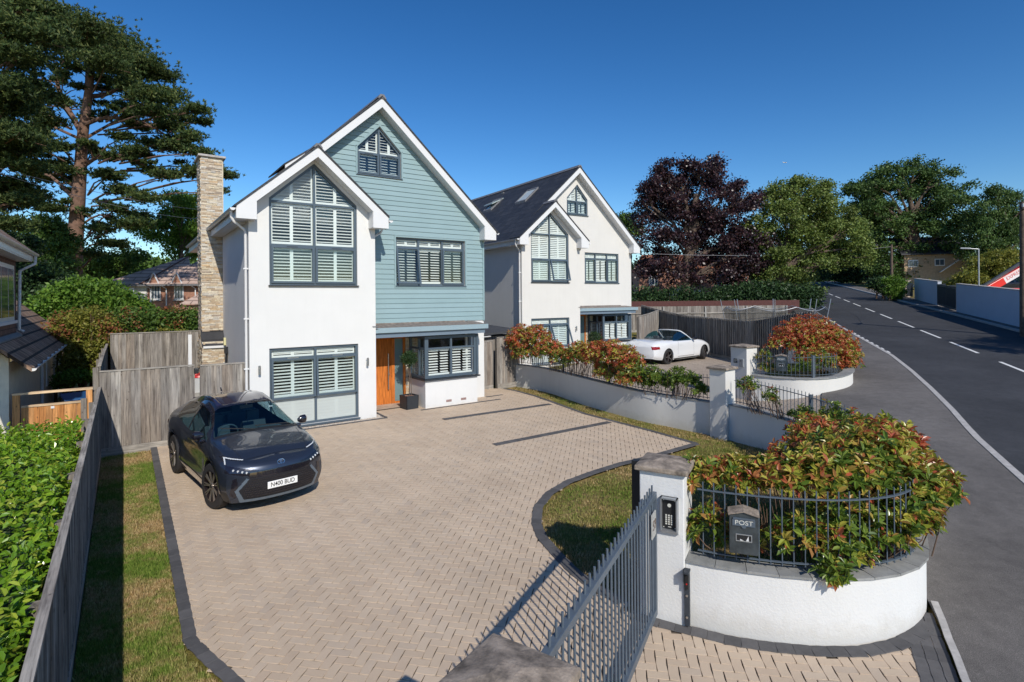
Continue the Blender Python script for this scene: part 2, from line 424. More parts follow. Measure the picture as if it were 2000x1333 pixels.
W['conc_tile'] = M_brick('pinkish_concrete_tile', (.46, .335, .285), (.54, .40, .34), (.22, .155, .135), bw=1.9, bh=.42, ms=.05, axes='XY', bmp=.8, nvar=.15)
W['redbrick'] = M_brick('red_brick', (.36, .125, .075), (.46, .19, .11), (.38, .30, .24), axes='HZ', bmp=.3, nvar=.2)
W['tanbrick'] = M_brick('tan_brick', (.42, .27, .15), (.50, .33, .19), (.45, .37, .28), axes='HZ', bmp=.3, nvar=.2)
W['wallpaint'] = M_plain('pale_painted_wall', (.56, .60, .68), .85, var=.03, scale=.8, bmp=.15)
W['bark'] = M_plain('rough_bark', (.115, .082, .062), .95, var=.4, scale=6, bmp=1, bscale=14)
W['pinebark'] = M_plain('orange_pine_bark', (.17, .10, .07), .95, var=.4, scale=4, bmp=1, bscale=12)
W['twig'] = M_plain('brown_stem', (.12, .075, .05), .8, var=.3)
W['galv'] = M_plain('galvanised_steel', (.42, .44, .46), .45, metal=.7, var=.1)
W['bluebin'] = M_plain('blue_bin_plastic', (.02, .09, .24), .4)
W['redplastic'] = M_plain('red_plastic', (.55, .02, .02), .35)
W['redpaint'] = M_plain('red_machine_paint', (.62, .02, .015), .3)
W['rubber'] = M_plain('tyre_rubber', (.022, .021, .022), .75, var=.15, scale=20)
W['netmat'] = None
# ================================================================== GROUND
def sheet(name, xs, ys, off, mat, f=None, kind='structure'):
    V = []; 
    for y in ys:
        for x in xs: V.append((x, y, (f or gz)(x, y) + off))
    n = len(xs); F = [(j * n + i, j * n + i + 1, (j + 1) * n + i + 1, (j + 1) * n + i) for j in range(len(ys) - 1) for i in range(n - 1)]
    o = np_mesh(name, V, F, mat); o['kind'] = kind; return o
def sq_strip(name, q0, q1, s0, s1, off, mat, ds=1.0, dq=.25):
    nq = max(2, int((13 if callable(q1) else q1) / dq) // 2 if False else 14)
    ns = int((s1 - s0) / ds) + 1; V = []
    for i in range(ns + 1):
        s = s0 + (s1 - s0) * i / ns
        a = q0(s) if callable(q0) else q0; b = q1(s) if callable(q1) else q1
        for j in range(nq + 1):
            q = a + (b - a) * j / nq
            X = s * DX + q * NX; Y = s * DY + q * NY
            V.append((X, Y, gz(X, Y) + off))
    n = nq + 1
    F = [(i * n + j, i * n + j + 1, (i + 1) * n + j + 1, (i + 1) * n + j) for i in range(ns) for j in range(nq)]
    o = np_mesh(name, V, F, mat); o['kind'] = 'structure'; return o
def goff(x, y):
    q = x * NX + y * NY
    return gz(x, y) - (.12 if 2.6 < q < 13.2 else 0)
xs = list(np.arange(-14, 22, .5)); xs = [-600, -350, -200, -130, -90, -65, -50, -40, -32, -26, -22, -18] + xs + [22, 24, 27, 30, 34, 38, 43, 50, 58, 68, 80, 95, 115, 150, 220, 350, 600]
ys = list(np.arange(-6, 36, .5)); ys = [-60, -30, -15] + ys + [36, 38, 40, 43, 46, 50, 55, 60, 66, 72, 80, 90, 100, 115, 130, 160, 220, 350, 600, 900]
ground = sheet('ground', xs, ys, -.05, W['grass'], goff)

KS = [(-20, 4.2), (12.2, 4.28), (15, 4.41), (17.4, 4.66), (20, 4.86), (23.1, 5.04), (26.6, 5.15), (33, 4.9), (45, 4.5), (130, 4.4)]
def kq(s): return float(np.interp(s, [a for a, b in KS], [b for a, b in KS]))
sq_strip('road', kq, 12.5, -12, 125, 0.0, W['tarmac'])
sq_strip('far_footway', 12.62, 14.3, -5, 125, .09, W['footway'])
def inner_q(s):   # edge of the near footway towards the gardens
    return float(np.interp(s, [-12, 2.34, 6.39, 7.7, 10, 13, 15, 17, 19, 22, 30, 125], [1.0, 1.60, 1.80, 1.8, 2.1, 1.7, 1.6, 1.7, 1.9, 2.9, 3.0, 3.0]))
sq_strip('footway', inner_q, lambda s: kq(s) - .0, -12, 125, .05, W['footway'])
# kerbs: individual stones
def kerb(name, qf, s0, s1, w, z0, z1, mat, L=.91, skip=None):
    mb = MB(); s = s0
    while s < s1:
        if not (skip and skip(s)):
            pts = []
            for ss in (s, s + L - .012):
                q = qf(ss)
                for dq in (0, w): 
                    X = ss * DX + (q + dq) * NX; Y = ss * DY + (q + dq) * NY; pts.append((X, Y, gz(X, Y)))
            a, b, c, d = pts
            lo = [(p[0], p[1], p[2] + z0) for p in (a, b, d, c)]; hi = [(p[0], p[1], p[2] + z1) for p in (a, b, d, c)]
            i = len(mb.v); mb.v += lo + hi
            for f in ((3, 2, 1, 0), (4, 5, 6, 7), (0, 1, 5, 4), (1, 2, 6, 5), (2, 3, 7, 6), (3, 0, 4, 7)): mb.f.append(tuple(i + k for k in f)); mb.m.append(0)
        s += L
    o = mb.build(name, mat); o['kind'] = 'structure'; return o
kerb('kerb', lambda s: kq(s) - .06, 2, 110, .13, -.1, .062, W['kerb'])
kerb('far_kerb', lambda s: 12.5, -4, 120, .13, -.1, .12, W['kerb'])
# road markings (centre line dashes 4 m / 2 m gap)
def mark(mb, s0, s1, q, w, z=.006):
    n = max(2, int((s1 - s0) / .5)); rows = []
    for i in range(n + 1):
        s = s0 + (s1 - s0) * i / n; qq = q(s) if callable(q) else q
        r = []
        for d in (-w / 2, w / 2):
            X = s * DX + (qq + d) * NX; Y = s * DY + (qq + d) * NY; r.append((X, Y, gz(X, Y) + z))
        rows.append(r)
    mb.grid(rows)
mb = MB()
for s0, s1 in ((28.15, 31.6), (33.06, 36.53), (37.9, 41.6), (43.3, 46.9), (48.9, 52.6), (54.8, 58.5), (60.6, 64.2), (66.5, 70.4), (72.5, 76.2), (22.2, 26), (16.2, 20.1), (10.4, 14.2), (4, 8)):
    mark(mb, s0, s1, 8.43, .12)
o = mb.build('centre_line', W['paint']); o['kind'] = 'structure'
mb = MB()
for k in range(9): mark(mb, 27.6 + k * .95, 28.1 + k * .95, lambda s: kq(s) + .16, .12)
o = mb.build('drop_kerb_line', W['paint']); o['kind'] = 'structure'
# dark repair seams on the road
W['seam'] = M_plain('bitumen_seam', (.022, .022, .024), .7)
mb = MB()
mark(mb, 33.5, 33.56, 8, 7.5, .004)
mark(mb, 40, 49, lambda s: 6.4 + .35 * math.sin(s * .3), .05, .004)
mark(mb, 18, 34, lambda s: 10.9 + .1 * math.sin(s), .04, .004)
o = mb.build('road_seam', W['seam']); o['kind'] = 'structure'

# ---- driveway
BORD_L = [(-5.48, .12), (-5.48, -8.62), (-5.36, -9.05), (-5.22, -9.5), (-5.0, -10.3), (-4.85, -11.5), (-4.72, -12.7)]
left_path = [wp(u, v).xy for u, v in BORD_L]
right_path = [Vector(p) for p in ((-.32, 20.74), (0.12, 20.3), (.8, 19.3), (1.37, 18.2), (2.19, 16.55), (2.89, 15.62), (3.7, 14.55), (4.5, 13.35))]
tip_path = [Vector(p) for p in ((4.5, 13.35), (3.55, 12.62), (2.98, 12.2), (2.3, 11.76), (1.66, 11.23), (1.08, 10.68), (0.66, 10.07), (0.42, 9.42), (0.36, 8.76), (0.42, 8.28), (0.62, 7.7), (0.8, 7.25), (1.0, 6.9), (1.3, 6.55))]
curve_out = [Vector(p) for p in ((1.35, 6.33), (1.57, 6.17), (1.93, 6.01), (2.32, 5.83), (2.67, 5.72), (3.11, 5.62), (3.56, 5.57), (3.98, 5.64), (4.36, 5.8), (4.5, 5.95))]
strip_path = [Vector((4.62, 6.1)), Vector((4.1, 5.1)), Vector((3.0, 3.0)), Vector((1.5, .2))]
poly = [Vector(wp(-5.5, .3).xy)] + left_path[1:] + [Vector(p) for p in ((-1.2, 2.2), (-.2, .2), (1.3, 0))] + [Vector((3.0, 3.0)), Vector((4.1, 5.1)), Vector((4.5, 5.95))]
poly += list(reversed(curve_out))[1:] + [Vector((1.3, 6.55))] + list(reversed(tip_path))[1:-1] + [Vector((4.5, 13.35))] + list(reversed(right_path))[1:]
poly += [Vector(wp(5.5, 2.0).xy), Vector(wp(4.2, 2.0).xy), Vector(wp(4.2, 1.2).xy), Vector(wp(0.3, 1.5).xy), Vector(wp(0.0, .3).xy), Vector(wp(-3.4, .3).xy)]
PX = np.array([p[0] for p in poly]); PY = np.array([p[1] for p in poly])
def inside(x, y, X=None, Y=None):
    X = PX if X is None else X; Y = PY if Y is None else Y
    j = len(X) - 1; c = False
    for i in range(len(X)):
        if (Y[i] > y) != (Y[j] > y) and x < (X[j] - X[i]) * (y - Y[i]) / (Y[j] - Y[i]) + X[i]: c = not c
        j = i
    return c
def flat_region(name, poly, off, mat, step=.45):
    """sheet following the terrain inside a polygon"""
    X = np.array([p[0] for p in poly]); Y = np.array([p[1] for p in poly])
    bm = bmesh.new()
    vs = [bm.verts.new((p[0], p[1], 0)) for p in poly]; bm.faces.new(vs)
    for x in np.arange(X.min() + step, X.max(), step):
        bmesh.ops.bisect_plane(bm, geom=bm.verts[:] + bm.edges[:] + bm.faces[:], plane_co=(x, 0, 0), plane_no=(1, 0, 0))
    for y in np.arange(Y.min() + step, Y.max(), step):
        bmesh.ops.bisect_plane(bm, geom=bm.verts[:] + bm.edges[:] + bm.faces[:], plane_co=(0, y, 0), plane_no=(0, 1, 0))
    for v in bm.verts: v.co.z = gz(v.co.x, v.co.y) + off
    bmesh.ops.recalc_face_normals(bm, faces=bm.faces)
    me = bpy.data.meshes.new(name); bm.to_mesh(me); bm.free()
    me.materials.append(mat); o = bpy.data.objects.new(name, me); COL.objects.link(o); o['kind'] = 'structure'
    return o
flat_region('driveway_bed', poly, .0, W['joint'])
w = .107; ca, sa = math.cos(YAW + R(45)), math.sin(YAW + R(45))
V = []; F = []
def block(cx, cy, dx, dy, hx, hy, z, g=.0032, ch=.002):
    """block centred cx,cy with axis (dx,dy), half sizes"""
    i = len(V); ex, ey = -dy, dx
    jit = rnd.uniform(-.0015, .0015)
    for gg, zz in ((g + ch, z + jit), (g, z - .008)):
        for sx, sy in ((-1, -1), (0, -1), (1, -1), (1, 1), (0, 1), (-1, 1)):
            wob = .006 if sx == 0 else 0
            a = sx * (hx - gg); b = sy * (hy - gg) + wob
            x = cx + dx * a + ex * b; y = cy + dy * a + ey * b
            V.append((x, y, gz(x, y) + zz))
    F.append((i, i + 1, i + 4, i + 5)); F.append((i + 1, i + 2, i + 3, i + 4))
    for k in range(6):
        k2 = (k + 1) % 6; F.append((i + k, i + 6 + k, i + 6 + k2, i + k2))
for i in range(-190, 190):
    for j in range(-190, 190):
        m = (i - j) % 4
        if m == 0: lx, ly, horiz = (i + 1) * w, (j + .5) * w, True
        elif m == 3: lx, ly, horiz = (i + .5) * w, (j + 1) * w, False
        else: continue
        x = ca * lx - sa * ly; y = 8 + sa * lx + ca * ly
        if x < -11 or x > 5.4 or y < .2 or y > 22.5: continue
        if y < 2.6 and not x > 0.2: continue
        if not inside(x, y): continue
        if horiz: block(x, y, ca, sa, w, w / 2, .016)
        else: block(x, y, -sa, ca, w, w / 2, .016)
o = np_mesh('driveway', V, F, W['paver']); o['kind'] = 'structure'
def border(name, path, bw=.12, bl=.2, z=.024, side=0, mat=None):
    global V, F
    V = []; F = []
    pts = [Vector(p) for p in path]
    seg = [0]
    for a, b in zip(pts, pts[1:]): seg.append(seg[-1] + (b - a).length)
    L = seg[-1]; n = int(L / bl)
    def at(t):
        for k in range(len(pts) - 1):
            if t <= seg[k + 1] or k == len(pts) - 2:
                f = (t - seg[k]) / (seg[k + 1] - seg[k]); return pts[k].lerp(pts[k + 1], f), (pts[k + 1] - pts[k]).normalized()
    for k in range(n):
        p, d = at((k + .5) * L / n); p0, _ = at(k * L / n); p1, _ = at((k + 1) * L / n); d = (p1 - p0).normalized()
        nn = Vector((-d.y, d.x))
        c = p + nn * side
        block(c.x, c.y, d.x, d.y, L / n / 2 + .002, bw / 2, z, g=.002)
    o = np_mesh(name, V, F, mat or W['border']); o['kind'] = 'structure'; return o
border('driveway_border', left_path, .135, .2)
border('driveway_border', right_path, .14, .2)
border('driveway_border', tip_path, .17, .2, z=.027)
border('driveway_border', curve_out, .17, .17, side=-.0, z=.026)
for off in (-.0, .105, .21): 
    border('driveway_border', [p + Vector((-.88, .48)) * off * 1 for p in strip_path], .105, .21, side=.0)
kp = [Vector((4.80, 6.22)), Vector((4.215, 5.12)), Vector((2.4, 1.5))]
border('driveway_edging', kp, .075, .6, z=.068, side=.0, mat=W['kerb'])
for a, b in (((-2.02, 15.78), (1.24, 17.93)), ((-.46, 13.2), (2.75, 15.5))): border('driveway_band', [a, b], .2, .105, z=.028)
# strips of dark blocks round the house corners
hb = [wp(-3.5, -.22), wp(.22, -.22), wp(.22, .95)]
border('driveway_border', [p.xy for p in hb], .1, .2, z=.028)
hb = [wp(1.5, .12), wp(3.82, .12), wp(4.5, .12)]
border('driveway_border', [p.xy for p in hb], .09, .2, z=.028)
border('driveway_border', [wp(4.3, .72).xy, wp(5.0, .72).xy], .09, .2, z=.028)
o = flat_region('door_step', [wp(u, v).xy for u, v in ((.02, .78), (1.7, .78), (1.7, 1.5), (.02, 1.5))], .05, W['conc_step'] if 'conc_step' in W else M_plain('sandstone_step', (.45, .36, .28), .85, var=.2, scale=5, bmp=.3))
# gravel along the house front
def gravel(name, pts, r=.012):
    V = []; F = []
    for (x, y) in pts:
        z = gz(x, y) + .02; rr = r * rnd.uniform(.6, 1.5); i = len(V); a = rnd.uniform(0, 3)
        for k in range(4): V.append((x + rr * math.cos(a + k * 1.57) * rnd.uniform(.7, 1.2), y + rr * math.sin(a + k * 1.57), z))
        V.append((x, y, z + rr * .8)); F += [(i + k, i + (k + 1) % 4, i + 4) for k in range(4)]
    o = np_mesh(name, V, F, W['gravel']); o['kind'] = 'stuff'; return tag(o, 'pale gravel strip along the foot of the white house wall', None)
gravel('gravel', [wp(rnd.uniform(-3.4, .14), rnd.uniform(-.16, 0)).xy for _ in range(1600)] + [wp(rnd.uniform(.02, .16), rnd.uniform(0, .7)).xy for _ in range(500)], .016)
# second driveway (next door)
W['paver2'] = M_brick('beige_paver_sheet', (.40, .325, .26), (.46, .38, .30), (.16, .13, .105), bw=.21, bh=.105, ms=.01, axes='XY', nvar=.15)
d2 = [(.7, 22.3), (2.0, 20.4), (3.1, 18.5), (4.3, 16.6), (5.6, 15.2), (6.6, 13.6), (7.6, 12.4), (8.9, 14.3), (9.9, 16.2), (8.6, 16.4), (7.7, 17.3), (8.2, 19), (10.3, 22), (11.0, 25.8), (10.2, 29), (7.5, 31), (4, 27)]
flat_region('next_driveway', d2, .01, W['paver2'])
border('driveway_border', [(8.95, 14.35), (10.0, 16.3)], .25, .21, z=.045)

# ---- lawns: short blades
def in_poly(p, X, Y): return inside(p[0], p[1], X, Y)
def blades(name, pts, h=.021, mat=None):
    n = len(pts); P = np.array([(x, y, gz(x, y) - .03) for x, y in pts]); 
    a = rng.uniform(0, 6.283, n); hh = h * rng.uniform(.6, 1.4, n); ww = rng.uniform(.004, .009, n)
    d = np.stack([np.cos(a) * ww, np.sin(a) * ww, np.zeros(n)], 1)
    t = P + np.stack([rng.normal(0, .5, n) * hh, rng.normal(0, .5, n) * hh, hh + .02], 1)
    V = np.stack([P - d, P + d, t], 1).reshape(-1, 3); F = np.arange(3 * n).reshape(-1, 3)
    o = np_mesh(name, V, F, mat or W['blade']); o['kind'] = 'stuff'; return o
lawn_r = [(-.3, 20.95), (.35, 20.3), (1.6, 18.0), (2.4, 16.55), (3.0, 15.7), (3.9, 14.6), (4.66, 13.35), (3.6, 12.5), (2.9, 12.05), (2.2, 11.6), (1.75, 11.15), (1.15, 10.6), (.76, 10.0), (.52, 9.4), (.46, 8.76), (.52, 8.3), (.7, 7.8), (.9, 7.4), (1.1, 7.0), (1.45, 6.7), (2, 6.3), (3, 5.95), (4.2, 6.1), (5.3, 7.3), (6.2, 9.5), (6.3, 11.2), (5.9, 12.9), (5.2, 14.2), (4.3, 15.1), (3.5, 16), (2.3, 18), (1.2, 20.2), (.1, 21.4)]
LX = np.array([p[0] for p in lawn_r]); LY = np.array([p[1] for p in lawn_r])
pts = []
for _ in range(230000):
    x, y = rnd.uniform(-.4, 6.4), rnd.uniform(6, 21.5)
    if rnd.random() < (8.0 / max(8, y)) ** 1.5 and inside(x, y, LX, LY): pts.append((x, y))
o = blades('grass', pts); tag(o, 'patchy dry lawn along the white garden wall')
pts = []
for _ in range(120000):
    u, v = rnd.uniform(-6.45, -5.54), -rnd.random() ** 1.0 * 13.2
    if v > .12: continue
    if v < -9: 
        if u > -5.55 + (-9 - v) * .35: continue
    p = wp(u, v); 
    if rnd.random() < min(1, (7.0 / max(5, p.y)) ** 1.3): pts.append((p.x, p.y))
for _ in range(25000):
    u, v = rnd.uniform(-5.6, -4.9), rnd.uniform(-13.5, -9)
    lim = np.interp(v, [-13, -12.7, -11.5, -10.3, -9.5, -9.05], [-4.8, -4.8, -4.92, -5.08, -5.3, -5.44])
    if u < lim: p = wp(u, v); pts.append((p.x, p.y))
o = blades('grass', pts, .024); tag(o, 'narrow dry grass strip beside the left boundary fence')
# ================================================================== HOUSES
def holes_wall(mb, outer, holes, v, depth=.12, m=0, mr=0):
    """wall face in plane v (facing -v) with holes, plus reveals going back by depth"""
    polys = [[Vector((p[0], p[1], 0)) for p in outer]] + [[Vector((p[0], p[1], 0)) for p in h] for h in holes]
    tris = tessellate_polygon(polys); flat = [p for q in polys for p in q]
    i = len(mb.v); mb.v += [(p.x, v, p.y) for p in flat]
    for t in tris: mb.f.append(tuple(i + k for k in t)); mb.m.append(m)
    for h in holes:
        for a, b in zip(h, h[1:] + h[:1]):
            mb.poly([(a[0], v, a[1]), (b[0], v, b[1]), (b[0], v + depth, b[1]), (a[0], v + depth, a[1])], mr)
def inset(poly, w):
    n = len(poly); out = []
    for i in range(n):
        p0, p1, p2 = Vector(poly[i - 1]), Vector(poly[i]), Vector(poly[(i + 1) % n])
        d1 = (p1 - p0).normalized(); d2 = (p2 - p1).normalized()
        n1 = Vector((-d1.y, d1.x)); n2 = Vector((-d2.y, d2.x))      # CCW inward
        k = (n1 + n2); k /= max(.2, k.dot(n1)); out.append(tuple(p1 + k * w))
    return out
def ring(mb, poly, w, v0, v1, m=0):
    q = inset(poly, w); n = len(poly)
    for i in range(n):
        j = (i + 1) % n
        a, b, c, d = poly[i], poly[j], q[j], q[i]
        A = [(p[0], v0, p[1]) for p in (a, b, c, d)]; mb.prism(A, (0, v1 - v0, 0), m)
    return q
def span(poly, z):
    xs = []
    n = len(poly)
    for i in range(n):
        a, b = poly[i], poly[(i + 1) % n]
        if (a[1] > z) != (b[1] > z): xs.append(a[0] + (b[0] - a[0]) * (z - a[1]) / (b[1] - a[1]))
    return (min(xs), max(xs)) if len(xs) >= 2 else None
def slats(mb, poly, cols, v, z0, z1, pitch=.086, tilt=22, wd=.062, rails=()):
    """louvre panels: cols list of (ua,ub) panels; stiles at both sides"""
    st = .042; ca, sa = math.cos(R(tilt)), math.sin(R(tilt))
    zt = max(p[1] for p in poly)
    for ua, ub in cols:
        # stiles clipped at the top outline
        for s0, s1 in ((ua, ua + st), (ub - st, ub)):
            um = (s0 + s1) / 2; top = z1
            for k in range(60):
                zz = z0 + (z1 - z0) * k / 59; sp = span(poly, zz)
                if sp is None or not (sp[0] - .001 <= um <= sp[1] + .001): top = zz; break
            if top > z0 + .05: mb.bb((s0, v - .014, z0), (s1, v + .014, top))
        mb.bb((ua, v - .013, z0), (ub, v + .013, z0 + .07))
        z = z0 + .11
        while z < z1 - .03:
            sp = span(poly, z)
            if sp:
                a = max(ua + st, sp[0] + .02); b = min(ub - st, sp[1] - .02)
                if b - a > .04:
                    c = ((a + b) / 2, v, z)
                    M = Matrix.Rotation(R(tilt), 3, 'X')
                    mb.box(c, (b - a, wd, .009), 0, M)
            z += pitch
        if z1 < zt - .02 or abs(z1 - zt) < .3:
            sp = span(poly, z1 - .03)
            if sp and sp[0] <= ua + .05 and sp[1] >= ub - .05: mb.bb((ua, v - .013, z1 - .07), (ub, v + .013, z1))
def window(parent, poly, v, mull=(), trans=(), panels=(), sash=(), zs=None, fw=.065, sill=True, glass=None, tilt=25, handles=(), frosted_below=None, opened=None, name='window', shut=True, label=None):
    """poly CCW outline (u,z); v = outer face of the wall; frame sits .07 back"""
    f0 = v + .05
    mb = MB(); inner = ring(mb, poly, fw, f0, f0 + .07)
    u0 = min(p[0] for p in poly); u1 = max(p[0] for p in poly); z0 = min(p[1] for p in poly); z1 = max(p[1] for p in poly)
    for m in mull:
        u, za, zb = (m if isinstance(m, tuple) else (m, z0 + fw, z1 - fw * .6))
        mb.bb((u - .032, f0 + .002, za), (u + .032, f0 + .065, zb))
    for t in trans:
        z, ua, ub = (t if isinstance(t, tuple) else (t, *span(poly, t)))
        mb.bb((ua + .03, f0 + .004, z - .03), (ub - .03, f0 + .062, z + .03))
    win = mb.build(name, W['frame'], parent)
    if label: win['label'] = label
    g = MB(); g.poly([(p[0], f0 + .04, p[1]) for p in inner]); g.build('pane', glass or W['glass'], win)
    if frosted_below is not None:
        g = MB(); g.poly([(u0 + fw, f0 + .034, z0 + fw), (u1 - fw, f0 + .034, z0 + fw), (u1 - fw, f0 + .034, frosted_below), (u0 + fw, f0 + .034, frosted_below)]); g.build('frosted_pane', W['frost_pane'], win)
    if shut and panels:
        mb = MB(); inn = inset(poly, fw)
        for (za, zb, cols) in panels: slats(mb, inn, cols, v + .145, za, zb, tilt=tilt)
        mb.build('shutter', W['shutter'], win)
    for (ua, ub, za, zb, deg) in sash:      # top-hung sash
        q = [(ua, za), (ub, za), (ub, zb), (ua, zb)]
        mb = MB(); ring(mb, [(a - ua, b - zb) for a, b in q], .055, -.03, .03)
        hu = (ub - ua) / 2
        s = mb.build('sash', W['frame'], win); s.location = (ua, f0 - .012, zb); s.rotation_euler = (R(-deg), 0, 0)
        g = MB(); g.poly([(a - ua, .0, b - zb) for a, b in inset(q, .05)]); gp = g.build('sash_pane', W['glass'], win)
        gp.location = s.location; gp.rotation_euler = s.rotation_euler
    if handles:
        for (u, z, dark) in handles: mb = MB(); mb.bb((u - .14, f0 - .045, z - .012), (u + .14, f0 - .0, z + .012)); mb.build('trickle_vent', W['steel'] if not handles[0][2] else W['frame_dark'], win)
    if sill:
        mb = MB(); mb.bb((u0 - .03, v - .06, z0 - .035), (u1 + .03, v + .06, z0 - .002)); mb.build('sill', W['frame_dark'] if sill == 2 else W['frame'], win)
    return win
W['frost_pane'] = None
W['vent'] = M_plain('terracotta_vent', (.30, .2, .18), .8, var=.4, scale=60)
def mk_frost():
    m, nt, b = new_mat('frosted_film')
    b.inputs['Base Color'].default_value = (.62, .68, .66, 1); b.inputs['Roughness'].default_value = .15
    t = nt.nodes.new('ShaderNodeBsdfTransparent'); ms = nt.nodes.new('ShaderNodeMixShader'); ms.inputs[0].default_value = .72
    nt.links.new(t.outputs[0], ms.inputs[1]); nt.links.new(b.outputs[0], ms.inputs[2])
    nt.links.new(ms.outputs[0], nt.nodes['Material Output'].inputs['Surface']); return m
W['frost_pane'] = mk_frost()
def rect(u0, z0, u1, z1): return [(u0, z0), (u1, z0), (u1, z1), (u0, z1)]
def cols(a, b, n): 
    w = (b - a) / n; return [(a + i * w + .004, a + (i + 1) * w - .004) for i in range(n)]

def stone_face(mb, u0, u1, z0, z1, v, normal='-v', row=.045):
    z = z0
    while z < z1:
        u = u0 - rnd.uniform(0, .1); h = row * rnd.choice((.7, 1, 1, 1.3))
        while u < u1:
            L = rnd.uniform(.1, .34); a, b = max(u, u0), min(u + L, u1)
            if b - a > .01:
                d = rnd.uniform(.005, .03)
                if normal == '-v': mb.bb((a + .002, v - d, z + .002), (b - .002, v + .03, min(z + h, z1) - .002))
                else: mb.bb((v - d, a + .002, z + .002), (v + .03, b - .002, min(z + h, z1) - .002))
            u += L
        z += h

def gutter(parent, a, b, r=.065, name='gutter'):
    a, b = Vector(a), Vector(b); mb = MB(); d = (b - a).normalized(); side = d.cross(Vector((0, 0, 1))).normalized()
    rows = []
    for t in (0, 1):
        p = a.lerp(b, t); rows.append([p + side * r * math.cos(k) + Vector((0, 0, r * math.sin(k))) for k in [math.pi + math.pi * i / 8 for i in range(9)]] +
                    [p + side * (r - .008) * math.cos(k) + Vector((0, 0, (r - .008) * math.sin(k))) for k in [2 * math.pi - math.pi * i / 8 for i in range(9)]])
    mb.grid(rows, close=True)
    for t in (0, 1):
        p = a.lerp(b, t); mb.poly([p + side * r * math.cos(k) + Vector((0, 0, r * math.sin(k))) for k in [math.pi + math.pi * i / 8 for i in range(9)]])
    n = int((b - a).length / .9)
    for i in range(1, n):
        p = a.lerp(b, i / n); mb.box(p - Vector((0, 0, r * .45)), (1.2 * r if abs(side.x) > .5 else .03, .03 if abs(side.x) > .5 else 1.2 * r, r * 1.1))
    return mb.build(name, W['upvc'], parent, smooth=True, fix=False)

